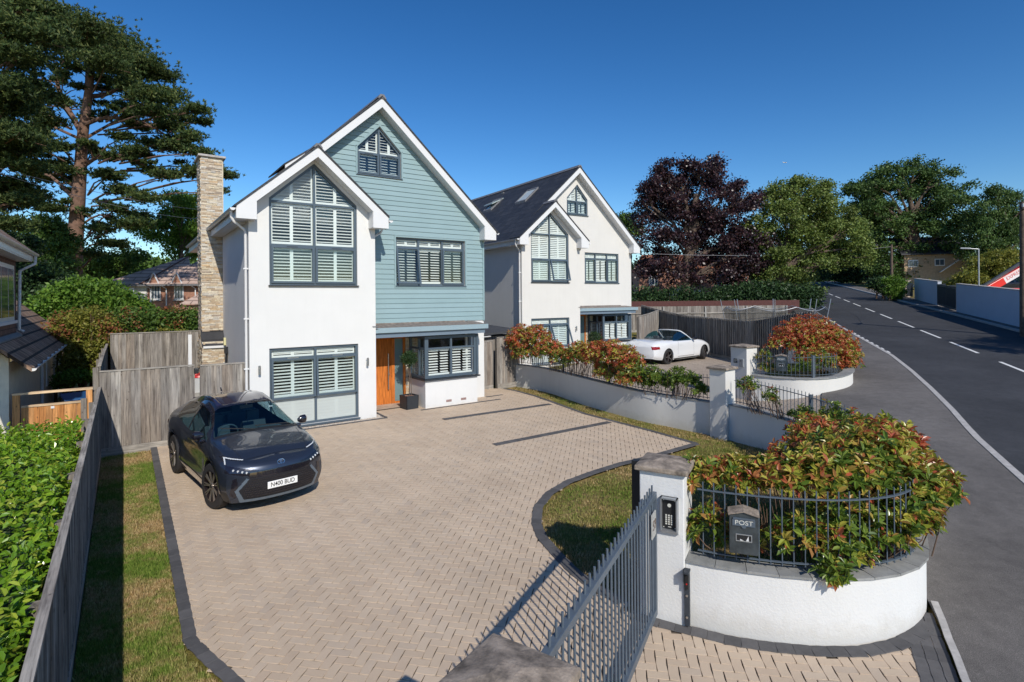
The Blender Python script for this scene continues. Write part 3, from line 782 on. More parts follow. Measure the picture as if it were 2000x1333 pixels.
def build_house(name, label, org, yaw, P):
    H = empty(name, org, yaw, label, 'house')
    UL, UR, UA = -3.4, 4.3, .45
    D = 11.6; VB = .83
    wr = P['wall']; k = (9.45 - 5.85) / (UR - UA)
    zl = lambda u: 9.45 - k * abs(u - UA)
    # ---- walls
    mb = MB(); b0, b1 = P['bayL'], P['bayR']; bt = 7.33
    bay_top = lambda u: 7.44 - .90 * abs(u + 1.71)
    w1 = rect(b0 - .02, .1, b1 + .01, 2.22)
    w2 = [(b0, 3.9), (b1, 3.9), (b1, 6.2), ((b0 + b1) / 2, 6.2 + .90 * (b1 - b0) / 2), (b0, 6.2)]
    holes_wall(mb, [(UL, -.3), (0, -.3), (0, bay_top(0)), (-1.71, 7.44), (UL, bay_top(UL))], [w1, w2], 0, .22)
    mb.poly([(0, 0, -.3), (0, VB, -.3), (0, VB, bay_top(0)), (0, 0, bay_top(0))])                     # right return of the bay
    ww = rect(P['wL'], 3.93, P['wR'], 5.47)
    a0, a1 = P['aL'], P['aR']; am = (a0 + a1) / 2
    wa = [(a0, 7.34), (a1, 7.34), (a1, 8.16), (am, 8.88), (a0, 8.16)]
    op = rect(0, -.3, 3.55, 2.34)
    holes_wall(mb, [(UL, 5.0), (0, 5.0), (0, -.3), (UR, -.3), (UR, zl(UR)), (UA, 9.45), (UL, zl(UL))], [ww, wa], VB, .2) if False else None
    holes_wall(mb, [(-.02, 2.34), (3.55, 2.34), (3.55, -.3), (UR, -.3), (UR, zl(UR)), (UA, 9.45), (UL, zl(UL)), (UL, 5.7), (-.02, 5.7)], [ww, wa], VB, .2)
    mb.poly([(UL, 0, -.3), (UL, D, -.3), (UL, D, zl(UL)), (UL, 0, zl(UL))])
    mb.poly([(UR, VB, -.3), (UR, D, -.3), (UR, D, zl(UR)), (UR, VB, zl(UR))])
    mb.poly([(UL, D, -.3), (UR, D, -.3), (UR, D, zl(UR)), (UA, D, 9.45), (UL, D, zl(UL))])
    mb.build('wall', wr, H, fix=False)
    # panels added behind the windows, darkness of unlit rooms put into their colour
    mb = MB()
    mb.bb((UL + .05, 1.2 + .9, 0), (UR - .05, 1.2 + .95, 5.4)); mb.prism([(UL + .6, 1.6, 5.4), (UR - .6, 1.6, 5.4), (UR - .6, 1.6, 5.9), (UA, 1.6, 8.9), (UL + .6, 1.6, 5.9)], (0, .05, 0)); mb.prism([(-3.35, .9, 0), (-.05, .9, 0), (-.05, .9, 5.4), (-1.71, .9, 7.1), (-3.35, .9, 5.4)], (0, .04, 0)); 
    mb.build('dark_backing', W['dark'], H)
    # ---- cladding boards on the main gable
    if P['clad']:
        mb = MB(); z = 2.74
        def segs_at(zz):
            hw = (9.50 - zz) / k
            a = 0.0 if zz < 5.9 else max(UA - hw, UL + .02)
            if 5.9 <= zz < 7.2: a = max(a, -1.5)
            b = min(UR, UA + hw); S = [(a, b)]
            return a, b
        def hole_at(zz):
            if 3.86 < zz < 5.53: return P['wL'] - .05, P['wR'] + .05
            if 7.28 < zz < 8.96:
                return (a0 - .05, a1 + .05) if zz < 8.19 else (am - (8.96 - zz) / 1.0 * ((a1 - a0) / 2 + .05) / .77, am + (8.96 - zz) * ((a1 - a0) / 2 + .05) / .77)
            return None
        while z < 9.35:
            zt = z + .155; cuts = sorted({z, zt} | {c for c in (3.861, 5.529, 5.9, 7.2, 7.281, 8.19, 8.959) if z < c < zt})
            for zb_, zc_ in zip(cuts, cuts[1:]):
                e = 1e-4; (a_, b_), (a2_, b2_) = segs_at(zb_ + e), segs_at(zc_ - e); h1, h2 = hole_at(zb_ + e), hole_at(zc_ - e)
                if h1 and not h2: h2 = h1
                parts_ = [(a_, b_, a2_, b2_)] if not h1 else [(a_, h1[0], a2_, h2[0]), (h1[1], b_, h2[1], b2_)]
                yv = lambda q: VB - .032 + .020 * (q - z) / .155
                for (s_, e_, s2_, e2_) in parts_:
                    if e_ - s_ < .02 and e2_ - s2_ < .02: continue
                    mb.poly([(s_, yv(zb_), zb_), (e_, yv(zb_), zb_), (max(e2_, s2_), yv(zc_), zc_), (s2_, yv(zc_), zc_)])
                    if zb_ == z: mb.poly([(s_, VB - .032, z), (e_, VB - .032, z), (e_, VB - .005, z), (s_, VB - .005, z)])
            z += .155
        mb.bb((UR - .05, VB - .045, 2.72), (UR + .012, VB + .02, zl(UR) - .02))                # corner trim
        for (x0, x1, y0, y1) in ((P['wL'] - .055, P['wL'], 3.86, 5.52), (P['wR'], P['wR'] + .055, 3.86, 5.52), (P['wL'], P['wR'], 5.47, 5.52), (P['wL'], P['wR'], 3.86, 3.90)):
            mb.bb((x0, VB - .045, y0), (x1, VB - .0, y1))
        for (x0, x1) in ((a0 - .05, a0), (a1, a1 + .05)): mb.bb((x0, VB - .045, 7.3), (x1, VB, 8.16))
        for s_ in (-1, 1):
            ue_ = am + s_ * (a1 - am); mb.prism([(ue_, VB - .045, 8.16), (ue_ + s_ * .05, VB - .045, 8.19), (am, VB - .045, 8.97), (am, VB - .045, 8.885)], (0, .045, 0))
        mb.build('cladding', W['blue'], H, fix=False)
    # ---- windows
    mid = (b0 + b1) / 2
    c4 = [(b0 + .07, b0 + .07 + .56), (b0 + .64, mid - .035), (mid + .035, mid + .035 + .53), (mid + .58, b1 - .07)]
    q = (b1 - b0) / 4
    c4 = [(b0 + .065, b0 + q - .0), (b0 + q + .0, mid - .032), (mid + .032, b1 - q), (b1 - q, b1 - .065)]
    t2 = P['tilt']
    window(H, w2, 0, mull=[mid], trans=[4.97, 6.13], panels=[(3.98, 4.94, c4), (5.0, 6.1, c4), (6.16, 7.2, c4)],
           sash=[(b0 + .05, mid - .02, 3.95, 4.95, 0), (mid + .02, b1 - .05, 3.95, 4.95, P['open2'])], handles=[(mid - .6, 4.93, 1), (mid + .6, 4.93, 1)], sill=2, tilt=t2)
    window(H, w1, 0, mull=[mid], trans=[1.93, .86], panels=[(.17, .84, c4), (.88, 1.9, c4), (1.94, 2.14, c4)],
           sash=[(b0 + .03, mid - .01, .84, 1.93, P['open0']), (mid + .01, b1 - .03, .84, 1.93, P['open1'])], handles=[(mid - .6, 1.935, 0), (mid + .6, 1.935, 0)], frosted_below=.83, tilt=t2, sill=1)
    x0, x1 = P['wL'], P['wR']; t = (x1 - x0) / 3
    m1, m2 = x0 + t * .97, x0 + t * 2.0
    c6 = [(x0 + .06, (x0 + m1) / 2), ((x0 + m1) / 2, m1 - .03), (m1 + .03, (m1 + m2) / 2), ((m1 + m2) / 2, m2 - .03), (m2 + .03, (m2 + x1) / 2), ((m2 + x1) / 2, x1 - .06)]
    window(H, ww, VB, mull=[m1, m2], trans=[5.17], panels=[(3.99, 5.14, c6), (5.2, 5.42, c6)],
           sash=[(x0 + .03, m1, 3.97, 5.16, P['open3']), (m2 + .0, x1 - .03, 3.97, 5.16, 0)], sill=1, tilt=t2)
    ca_ = [(a0 + .06, (a0 + am) / 2), ((a0 + am) / 2, am - .03), (am + .03, (am + a1) / 2), ((am + a1) / 2, a1 - .06)]
    window(H, wa, VB, mull=[am], trans=[8.02], panels=[(7.4, 8.0, ca_), (8.05, 8.82, ca_)],
           sash=[(a0 + .03, am - .01, 7.37, 8.02, 0), (am + .01, a1 - .03, 7.37, 8.02, 0)], handles=[(am - .34, 7.99, 1), (am + .36, 7.99, 1)], sill=1, tilt=t2)
    # ---- entrance: door wall at v = 1.45
    DV = 1.45
    mb = MB()
    mb.poly([(-.3, DV, 0), (1.6, DV, 0), (1.6, DV, 2.34), (-.3, DV, 2.34)]) if False else None
    stone_face(mb, 1.60, 2.02, .03, 2.4, DV + .02)
    mb.bb((1.58, DV + .03, .0), (2.1, DV + .1, 2.45))
    mb.build('stone_panel', W['stone'], H, fix=False)
    mb = MB()
    mb.bb((-.02, DV - .02, .04), (.08, DV + .06, 2.34)); mb.bb((1.08, DV - .02, .04), (1.2, DV + .06, 2.34)); mb.bb((1.5, DV - .02, .04), (1.58, DV + .06, 2.34)); mb.bb((.08, DV - .02, 2.2), (1.5, DV + .06, 2.34)); mb.bb((1.2, DV - .02, .04), (1.5, DV + .06, .14))
    dr = mb.build('door_frame', W['oak'], H)
    mb = MB(); mb.bb((.085, DV + .0, .06), (1.075, DV + .05, 2.195)); d = mb.build('front_door', W['oak'], H)
    mb = MB(); mb.tube([(.96, DV - .075, .56), (.96, DV - .075, 1.72)], .017, 10); 
    for z in (.7, 1.58): mb.tube([(.96, DV - .075, z), (.96, DV, z)], .01, 6)
    mb.tube([(1.02, DV - .02, 1.05), (1.02, DV, 1.05)], .02, 8)
    mb.build('handle', W['steel'], d)
    mb = MB(); mb.poly([(1.2, DV + .01, .14), (1.5, DV + .01, .14), (1.5, DV + .01, 2.2), (1.2, DV + .01, 2.2)]); mb.build('side_light', W['frost_door'], H)
    mb = MB(); mb.bb((-.02, DV - .12, 0.0), (1.58, DV - .0, .045)); mb.build('threshold', W['kerb'], H)
    # ---- bay box
    X0, X1, V0 = 1.72, 3.65, .25
    mb = MB()
    holes = [rect(X0 + .06, .93, X1 - .06, 2.30)]
    mb.poly([(X0, V0, -.3), (X1, V0, -.3), (X1, V0, .9), (X0, V0, .9)])
    mb.poly([(X0, V0, -.3), (X0, DV + .02, -.3), (X0, DV + .02, .9), (X0, V0, .9)])
    mb.poly([(X1, V0, -.3), (X1, VB + .02, -.3), (X1, VB + .02, .9), (X1, V0, .9)])
    mb.poly([(X0, V0, .9), (X1, V0, .9), (X1, DV, .9), (X0, DV, .9)])
    mb.build('bay_wall', wr, H, fix=False)
    for u in (2.56, 3.11): mb = MB(); mb.bb((u - .1, V0 - .006, .14), (u + .1, V0 + .01, .215)); mb.build('air_vent', W['vent'], H)
    bx = rect(X0 + .04, .95, X1 - .02, 2.30)
    m_ = 2.68
    cb = [(X0 + .14, (X0 + .14 + m_) / 2), ((X0 + .14 + m_) / 2, m_ - .04), (m_ + .04, (m_ + X1 - .1) / 2), ((m_ + X1 - .1) / 2, X1 - .14)]
    wb = window(H, bx, V0 - .02, mull=[m_], trans=[1.9], panels=[(1.02, 1.88, cb)], sill=False, tilt=t2, fw=.09, name='bay_window')
    # side light of the bay box (faces the door)
    mb = MB()
    for v0_, v1_ in ((V0 + .02, V0 + .1), (.72, .78), (1.33, 1.43)): mb.bb((X0 + .0, v0_, .95), (X0 + .07, v1_, 2.3))
    for z0_, z1_ in ((.95, 1.03), (1.87, 1.93), (2.22, 2.3)): mb.bb((X0 + .002, V0 + .1, z0_), (X0 + .068, 1.33, z1_))
    ws = mb.build('side_window', W['frame'], H)
    mb = MB(); mb.poly([(X0 + .03, V0 + .1, 1), (X0 + .03, 1.35, 1), (X0 + .03, 1.35, 2.25), (X0 + .03, V0 + .1, 2.25)]); mb.build('pane', W['glass'], ws)
    mb = MB()
    for va, vb in ((V0 + .12, .7), (.8, 1.3)):
        mb.bb((X0 + .1, va, 1.03), (X0 + .13, va + .04, 1.87)); mb.bb((X0 + .1, vb - .04, 1.03), (X0 + .13, vb, 1.87))
        z = 1.08
        while z < 1.86: mb.box((X0 + .115, (va + vb) / 2, z), (.06, vb - va - .08, .009), 0, Matrix.Rotation(R(-25), 3, 'Y')); z += .076
    mb.build('shutter', W['shutter'], ws)
    mb = MB(); mb.bb((X0 - .06, V0 - .08, .89), (X1 + .08, V0 + .1, .935)); mb.bb((X0 - .06, V0 + .1, .89), (X0 + .08, DV - .02, .935)); mb.build('bay_sill', W['frame_dark'], H)
    mb = MB(); mb.bb((X1 + .02, V0 + .02, .95), (X1 + .02 + .0, V0 + .03, 2.3)) if False else None
    mb.bb((X1 - .02, V0 + .0, .95), (X1 + .06, V0 + .12, 2.3)); mb.bb((X1 - .02, VB - .1, .95), (X1 + .06, VB, 2.3)); mb.bb((X1 - .01, V0 + .1, 2.22), (X1 + .05, VB - .1, 2.3)); mb.bb((X1 - .01, V0 + .1, .95), (X1 + .05, VB - .1, 1.02))
    mb.build('corner_post', W['frame'], H)
    # slim black panel right of the bay
    mb = MB(); mb.bb((3.86, VB - .06, .93), (3.98, VB - .002, 1.86)); mb.bb((3.9, VB - .075, 1.5), (3.93, VB - .06, 1.56)); mb.build('black_panel', W['black'], H, bevel=.006)
    # ---- canopy
    mb = MB(); mb.bb((-.005 if False else .0, .08, 2.34), (3.86, .2, 2.485)); mb.bb((3.76, .2, 2.34), (3.86, VB, 2.485)); mb.bb((0, .2, 2.36), (3.76, VB + .64, 2.40)); bm_ = mb.build('canopy_beam', W['fascia2'], H)
    mb = MB(); mb.bb((-.0, .0, 2.492), (3.95, .04, 2.64)); mb.bb((3.91, .04, 2.492), (3.95, VB, 2.64)); mb.bb((0, .04, 2.50), (3.91, VB, 2.53)); cn = mb.build('canopy', W['fascia'], H)
    mb = MB(); rows = [[(u, v, 2.63 + .08 * (v / VB) + .01 * rnd.random()) for u in np.linspace(.01, 3.905, 30)] for v in np.linspace(.042, VB, 6)]
    mb.grid(rows); mb.bb((0.0, VB - .03, 2.66), (3.5, VB - .035, 2.75)); mb.build('canopy_roof', W['flat_roof'], H, fix=False)
    mb = MB(); mb.poly([(-.001 + .0, -.04, 2.62), (.18, .03, 2.6), (.001, .1, 2.7)]); 
    mb.bb((-.10, -.035, 2.69), (.06, -.003, 2.705)); mb.build('flashing', W['lead'], H)
    # ---- roofs
    ov = .38
    def roof(nm, ua, za, ub, zb, v0, v1, th=.06, mat='slate', m_par=H):
        mb = MB(); mb.prism([(ua, v0, za), (ub, v0, zb), (ub, v1, zb), (ua, v1, za)], (0, 0, th)); return mb.build(nm, W[mat], m_par)
    kk = (9.68 - 5.80) / (4.66 - .44)
    roof('roof', .44, 9.66, 4.68, 9.66 - kk * 4.24, VB - ov - .03, D + .2)
    roof('roof', .44, 9.66, -3.78, 9.66 - kk * 4.22, VB - ov - .03 if False else VB - ov - .03, D + .2)
    mb = MB(); 
    for i in range(26):
        v0 = VB - ov - .03 + i * .455; mb.prism([(.44 - .14, v0, 9.63), (.44 - .06, v0, 9.76), (.44 + .06, v0, 9.76), (.44 + .14, v0, 9.63)], (0, .45, 0))
    mb.build('ridge_tile', W['lead'], H)
    kb = .875
    for s in (-1, 1):
        zt = 7.63; ue = -1.73 + s * (2.02 if s > 0 else 2.05); ze = zt - kb * abs(ue + 1.73)
        # bay roof slopes back until it meets the main roof plane
        vback = VB - .01 if s > 0 else VB - ov - .035
        mb = MB(); P3 = [(-1.73, -ov - .03, zt), (ue, -ov - .03, ze), (ue, vback, ze), (-1.73, vback, zt)]
        mb.prism(P3, (0, 0, .055)); mb.build('bay_roof', W['slate'], H)
    mb = MB()
    for i in range(2):
        v0 = -ov - .03 + i * .455; mb.prism([(-1.73 - .12, v0, 7.61), (-1.73 - .05, v0, 7.72), (-1.73 + .05, v0, 7.72), (-1.73 + .12, v0, 7.61)], (0, .45, 0))
    mb.build('ridge_tile', W['lead'], H)
    # ---- barge boards (box ends)
    def barge(uc, zo, zi, sl, uL, uR, zb, wi, v0, vw, nm):
        """uc apex u, zo outer z, zi inner z; uL/uR outer ends, zb bottom of the box, wi = box width"""
        for s, ue in ((-1, uL), (1, uR)):
            ui = ue - s * wi
            zO = zo - sl * abs(ue - uc); zI = zi - sl * abs(ui - uc)
            pts = [(uc, v0, zo), (ue, v0, zO), (ue, v0, zb), (ui, v0, zb), (ui, v0, zI), (uc, v0, zi)]
            mb = MB(); mb.prism(pts, (0, .022, 0)); mb.build('bargeboard', W['upvc'], H)
            # box end behind, soffit
            mb = MB(); mb.bb((min(ui, ue), v0 + .022, zb + .002), (max(ui, ue), vw - .002, zb + .014)); mb.bb((ui - .008, v0 + .022, zb + .012), (ui + .008, vw - .002, zI)); mb.bb((ue - .008, v0 + .022, zb + .012), (ue + .008, vw - .002, zO - .03))
            mb.prism([(uc, v0 + .022, zi - .0), (ui, v0 + .022, zI), (ui, vw - .002, zI), (uc, vw - .002, zi)], (0, 0, .012))
            mb.build('soffit', W['upvc'], H)
    barge(UA - .0, 9.655, 9.38, kk, -3.72 if False else -3.7, 4.6, 5.53, .46, VB - ov, VB, 'm')
    barge(-1.73, 7.625, 7.365, kb, -3.73, .27, 5.555, .46, -ov, 0, 'b')
    # eaves along the side walls
    mb = MB(); mb.bb((-3.73, -.0, 5.56), (-3.41, D, 5.575)); mb.bb((-3.74, -.36, 5.56), (-3.722, D, 5.8)); mb.build('soffit', W['upvc'], H)
    mb = MB(); mb.bb((UR + .01, VB, 5.54), (4.6, D, 5.555)); mb.bb((4.59, VB - .3, 5.54), (4.61, D, 5.79)); mb.build('soffit', W['upvc'], H)
    gutter(H, (-3.815, -.36, 5.81), (-3.815, D, 5.81)); gutter(H, (4.685, VB - .36, 5.79), (4.685, D, 5.79)); gutter(H, (.355, -.36, 5.80), (.355, VB - .02, 5.80))
    mb = MB(); r = .035
    mb.tube([(-3.815, -.12, 5.76), (-3.815, -.12, 5.6), (-3.76, -.1, 5.5), (-3.5, -.03 + .1, 5.33), (-3.46, .1, 5.24), (-3.46, .1, 0)], r, 10)
    for z in (4.3, 3.0, 1.7): mb.bb((-3.52, .06, z), (-3.4, .14, z + .035))
    mb.build('downpipe', W['upvc'], H, smooth=True)
    mb = MB(); mb.tube([(.355, .35, 5.76), (.355, .35, 5.58), (.3, .35, 5.5), (.1, .35, 5.38), (.055, .35, 5.3), (.055, .35, 2.66)], r, 10); mb.build('downpipe', W['upvc'], H, smooth=True)
    mb = MB(); mb.tube([(4.685, 1.3, 5.76), (4.6, 1.3, 5.5), (4.36, 1.3, 5.33), (4.36, 1.3, 0)], r, 10); mb.build('downpipe', W['upvc'], H, smooth=True)
    # wall lights
    for u in P['lights']:
        mb = MB(); mb.tube([(u, -.085, 1.57), (u, -.085, 1.79)], .032, 12); mb.bb((u - .02, -.06, 1.65), (u + .02, 0, 1.7)); mb.tube([(u - .0, -.085, 1.79), (u, -.085, 1.8)], .026, 12)
        mb.build('wall_light', W['steel'], H, smooth=True)
    return H

PA = dict(wall=W['render'], clad=True, bayL=-2.905, bayR=-.54, wL=1.0, wR=3.54, aL=-.22, aR=1.21, tilt=25, open0=1.5, open1=2.5, open2=0, open3=9, lights=(-3.18, -.28))
PB = dict(wall=W['render2'], clad=False, bayL=-2.88, bayR=-.68, wL=1.03, wR=3.38, aL=-.1, aR=1.25, tilt=62, open0=16, open1=22, open2=14, open3=0, lights=(-.3,))
H1 = build_house('detached_house', 'white gabled house with blue boarded gable, orange front door and stone chimney', ORG, YAW, PA)
# chimney, stone clad
ch = MB()
for (a, b, v) in ((-4.0, -3.4, 4.55),): 
    stone_face(ch, a, b, 1.98, 8.12, v)
    stone_face(ch, 4.55, 5.5, 1.98, 8.12, a, 'u')
    stone_face(ch, -3.4 - .62, -3.42, -.1, 2.2, 4.15)
    stone_face(ch, 4.15, 5.5, -.1, 2.2, -4.03, 'u')
    # right face above the roof
    z = 5.9
    ch.bb((-3.97, 4.57, 0), (-3.36, 5.5, 8.12)); ch.bb((-4.0, 4.18, 0), (-3.42, 4.6, 2.1))
c = ch.build('chimney', W['stone'], H1, fix=False)
mb = MB(); mb.bb((-4.08, 4.46, 8.12), (-3.29, 5.6, 8.19)); mb.build('chimney_cap', W['kerb'], c, bevel=.01)
mb = MB(); mb.prism([(-4.05, 4.1, 2.05), (-3.4, 4.1, 2.05), (-3.4, 4.56, 2.5), (-4.05, 4.56, 2.5)], (0, 0, .05)); mb.build('chimney_shoulder', W['slate'], c)
mb = MB(); mb.bb((-4.02, 4.07, 2.0), (-3.42, 4.1, 2.07)); mb.build('shoulder_trim', W['upvc'], c)
# things on the left wall
mb = MB(); mb.bb((-3.47, 3.9, 2.08), (-3.41, 4.02, 2.32)); mb.build('alarm_box', M_plain('yellow_box', (.62, .58, .32), .5), H1, bevel=.01)
mb = MB(); mb.tube([(-3.44, 3.6, 0), (-3.44, 3.6, 1.9), (-3.43, 3.55, 2.05)], .03, 8); mb.bb((-3.5, 3.5, 1.85), (-3.41, 3.7, 2.02)); mb.build('flue_pipe', W['black'], H1)
# side dormer seen over the bay roof
mb = MB(); mb.prism([(-2.12, 1.75, 7.52), (-1.1, 1.75, 8.28), (-1.1, 3.9, 8.28), (-2.12, 3.9, 7.52)], (0, 0, .05)); mb.build('dormer_roof', W['slate'], H1)
mb = MB(); mb.prism([(-2.0, 1.85, 6.9), (-2.0, 1.85, 7.56), (-1.2, 1.85, 8.15), (-1.2, 1.85, 7.6)], (0, 1.9, 0)); mb.build('dormer', W['upvc'], H1)
mb = MB(); mb.prism([(-2.08, 1.77, 7.44), (-2.08, 1.77, 7.55), (-1.15, 1.77, 8.24), (-1.15, 1.77, 8.12)], (0, .05, 0)); mb.build('dormer_fascia', W['upvc'], H1)
# cat-slide bargeboard hairline crack mark omitted; pebbled base
H2 = build_house('detached_house', 'cream gabled house with dark slate roof and two roof windows behind the hedge', (3.306, 26.441, .329), .575, PB)
k2 = (9.68 - 5.80) / (4.66 - .44)
def roof_window(u0, u1, v0, v1, opened=0):
    z = lambda u: 9.72 - k2 * abs(u - .44)
    mb = MB(); w_ = .07
    for (a, b, c_, d_) in ((u0, u1, v0, v0 + w_), (u0, u1, v1 - w_, v1), (u0, u0 + w_, v0 + w_, v1 - w_), (u1 - w_, u1, v0 + w_, v1 - w_)):
        mb.prism([(a, c_, z(a) + .0), (b, c_, z(b)), (b, d_, z(b)), (a, d_, z(a))], (0, 0, .10))
    rw = mb.build('roof_window', W['lead'], H2)
    mb = MB(); h = .06
    mb.poly([(u0 + w_, v0 + w_, z(u0 + w_) + h), (u1 - w_, v0 + w_, z(u1 - w_) + h + opened), (u1 - w_, v1 - w_, z(u1 - w_) + h + opened), (u0 + w_, v1 - w_, z(u0 + w_) + h)])
    mb.build('pane', M_plain('roof_glass', (.50, .56, .54), .08) if not opened else W['frost'], rw)
    return rw
roof_window(-1.3, -.45, 2.75, 3.75); rw = roof_window(-1.25, -.45, 6.3, 7.25)
mb = MB(); z = lambda u: 9.72 - k2 * abs(u - .44)
mb.prism([(-1.15, 6.3, z(-1.15) + .3), (-.35, 6.3, z(-.35) - .05), (-.35, 7.25, z(-.35) - .05), (-1.15, 7.25, z(-1.15) + .3)], (0, 0, .05)); mb.build('sash', W['frost'], rw)
mb = MB(); mb.bb((.1, 7.1, 9.36), (.3, 7.35, 9.5)); mb.build('roof_vent', W['lead'], H2)
mb = MB(); mb.prism([(.2, 2.6, 9.46), (.28, 2.6, 9.54), (-.4, 2.62, 8.92), (-.46, 2.62, 8.86)], (0, .02, 0)); mb.build('lightning_strip', W['lead'], H2)
# ================================================================== GARDEN WALLS, FENCES, GATE
def catmull(pts, n=6):
    pts = [Vector(p) for p in pts]; out = []
    for i in range(len(pts) - 1):
        p0 = pts[max(i - 1, 0)]; p1 = pts[i]; p2 = pts[i + 1]; p3 = pts[min(i + 2, len(pts) - 1)]
        for k in range(n):
            t = k / n
            out.append(.5 * ((2 * p1) + (p2 - p0) * t + (2 * p0 - 5 * p1 + 4 * p2 - p3) * t * t + (3 * p1 - p0 - 3 * p2 + p3) * t ** 3))
    out.append(pts[-1]); return out
def normals2(pts):
    out = []
    for i in range(len(pts)):
        d = pts[min(i + 1, len(pts) - 1)] - pts[max(i - 1, 0)]; d = Vector((d[0], d[1])); d.normalize(); out.append(Vector((-d.y, d.x)))
    return out
def wall_sweep(name, path, th, mat, label, cat, group=None, cop=True, over=.05):
    """path: (x, y, ztop); one wall with a coping of flat tiles"""
    pts = catmull(path, 6); nn = normals2(pts); H_ = MB(); rows = []
    for p, n in zip(pts, nn):
        zb = min(gz(p.x + n.x * .3, p.y + n.y * .3), gz(p.x - n.x * .3, p.y - n.y * .3)) - .25; a = p.xy + n * th / 2; b = p.xy - n * th / 2
        rows.append([(a.x, a.y, zb), (a.x, a.y, p.z), (b.x, b.y, p.z), (b.x, b.y, zb)])
    H_.grid(rows); H_.poly(rows[0]); H_.poly(rows[-1])
    root = H_.build(name, mat, None, smooth=True, angle=50); tag(root, label, cat, group)
    if cop:
        C = MB(); step = 2
        # coping tiles by length
        seg = [0]
        for a, b in zip(pts, pts[1:]): seg.append(seg[-1] + (b.xy - a.xy).length)
        L = seg[-1]; n = max(1, int(L / .3))
        def at(t):
            k = max(0, min(len(pts) - 2, int(np.searchsorted(seg, t)) - 1)); f = (t - seg[k]) / max(1e-6, seg[k + 1] - seg[k])
            return pts[k].lerp(pts[k + 1], f), nn[k].lerp(nn[k + 1], f).normalized()
        for k in range(n):
            r = []
            for t in (k * L / n + .003, (k + 1) * L / n - .003):
                p, m = at(t); a = p.xy + m * (th / 2 + over); b = p.xy - m * (th / 2 + over); r.append((a, b, p.z))
            (a0, b0, z0), (a1, b1, z1) = r; e = rnd.uniform(0, .004)
            lo = [(a0.x, a0.y, z0 + .002), (b0.x, b0.y, z0 + .002), (b1.x, b1.y, z1 + .002), (a1.x, a1.y, z1 + .002)]
            C.prism(lo, (0, 0, .022 + e))
        C.build('coping', W['coping'], root)
    return root, pts
def pillar(name, c, ang, sx, sy, z0, z1, capo, mat, label, group=None, capz=.10, peak=.06):
    P = empty(name, (c[0], c[1], z0), ang, label, 'gate pillar', group)
    mb = MB(); mb.bb((-sx / 2, -sy / 2, -.2), (sx / 2, sy / 2, z1 - z0)); mb.build('shaft', mat, P, bevel=.012)
    h = z1 - z0; X, Y = sx / 2 + capo, sy / 2 + capo; mb = MB()
    lo = [(-X, -Y, h), (X, -Y, h), (X, Y, h), (-X, Y, h)]; m1 = [(p[0], p[1], h + capz * .55) for p in lo]; 
    a = (0, 0, h + capz * .55 + peak); n = 5
    for k in range(4): mb.poly([lo[k], lo[(k + 1) % 4], m1[(k + 1) % 4], m1[k]])
    mb.poly(list(reversed(lo)))
    for k in range(4):
        q = [Vector(m1[k]), Vector(m1[(k + 1) % 4]), Vector(a)]
        mid = [q[0].lerp(q[2], .8), q[1].lerp(q[2], .8)]
        mb.poly([q[0], q[1], mid[1], mid[0]])
    top = [Vector(m1[k]).lerp(Vector(a), .8) for k in range(4)]; mb.poly(top)
    mb.build('capstone', W['capstone'], P, bevel=.012)
    return P
WP = [(-.05, 21.85, .86), (.13, 21.62, .86), (1.32, 20.36, .84), (2.5, 18.08, .80), (3.74, 16.08, .72), (4.5, 15.24, .70), (5.28, 14.36, .70)]
wall_sweep('garden_wall', WP, .2, W['render2'], 'white rendered garden wall between the two front gardens, hedge on top', 'garden wall', over=.02)
bulb = [(5.6, 13.95, .72), (6.0, 12.95, .72), (6.3, 11.7, .70), (6.38, 10.5, .67), (6.2, 9.4, .64), (5.85, 8.3, .60), (5.3, 7.3, .56), (4.83, 6.56, .53), (4.50, 6.14, .52), (4.05, 5.88, .52), (3.5, 5.79, .52), (2.95, 5.85, .52), (2.4, 6.02, .52), (1.98, 6.22, .52)]
w_near, near_pts = wall_sweep('planter_wall', bulb, .2, W['stucco'], 'curved white planter wall nearest the camera, grey tile coping', 'garden wall', over=.03)
p57 = [(7.62, 17.28, 1.0), (8.05, 16.92, .98), (8.75, 16.5, .98), (9.65, 16.55, 1.0), (10.5, 17.1, 1.05), (11.1, 18.0, 1.1), (11.6, 19.3, 1.15), (11.8, 21, 1.25), (11.7, 22.9, 1.3)]
w57, p57_pts = wall_sweep('planter_wall', p57, .22, W['render2'], 'curved white planter wall of the house next door, below the round red bush', 'garden wall')
fpa = math.atan2(6.02 - 6.26, 1.94 - 1.5)
fpa = R(-28)
P2 = pillar('gate_pillar', (1.80, 6.42), fpa, .5, .5, -.2, 1.50, .05, W['stucco'], 'textured white gate pillar with the intercom panel and stone cap')
P1 = pillar('gate_pillar', (-.045, 2.82), R(-33), .46, .46, -.3, 1.47, .06, W['stucco'], 'weathered pyramid stone cap of the gate pillar right below the camera')
P3 = pillar('gate_pillar', (5.44, 14.12), R(-52), .46, .46, -.2, 1.62, .06, W['render2'], 'tall white pillar at the end of the garden wall, streaked with leaf shadows')
P4 = pillar('gate_pillar', (7.55, 17.75), R(-62), .62, .5, .2, 1.84, .05, W['render2'], 'white gate pillar with the number 57 plate and keypad')
# the dark gate post beside the intercom pillar
mb = MB(); mb.bb((-.05, -.05, -.2), (.05, .05, 1.62)); o = mb.build('gate_post', W['black'], None, loc=(1.50, 6.62, -.1), bevel=.005); o.rotation_euler[2] = fpa; tag(o, 'black steel gate post behind the intercom pillar', 'gate post')
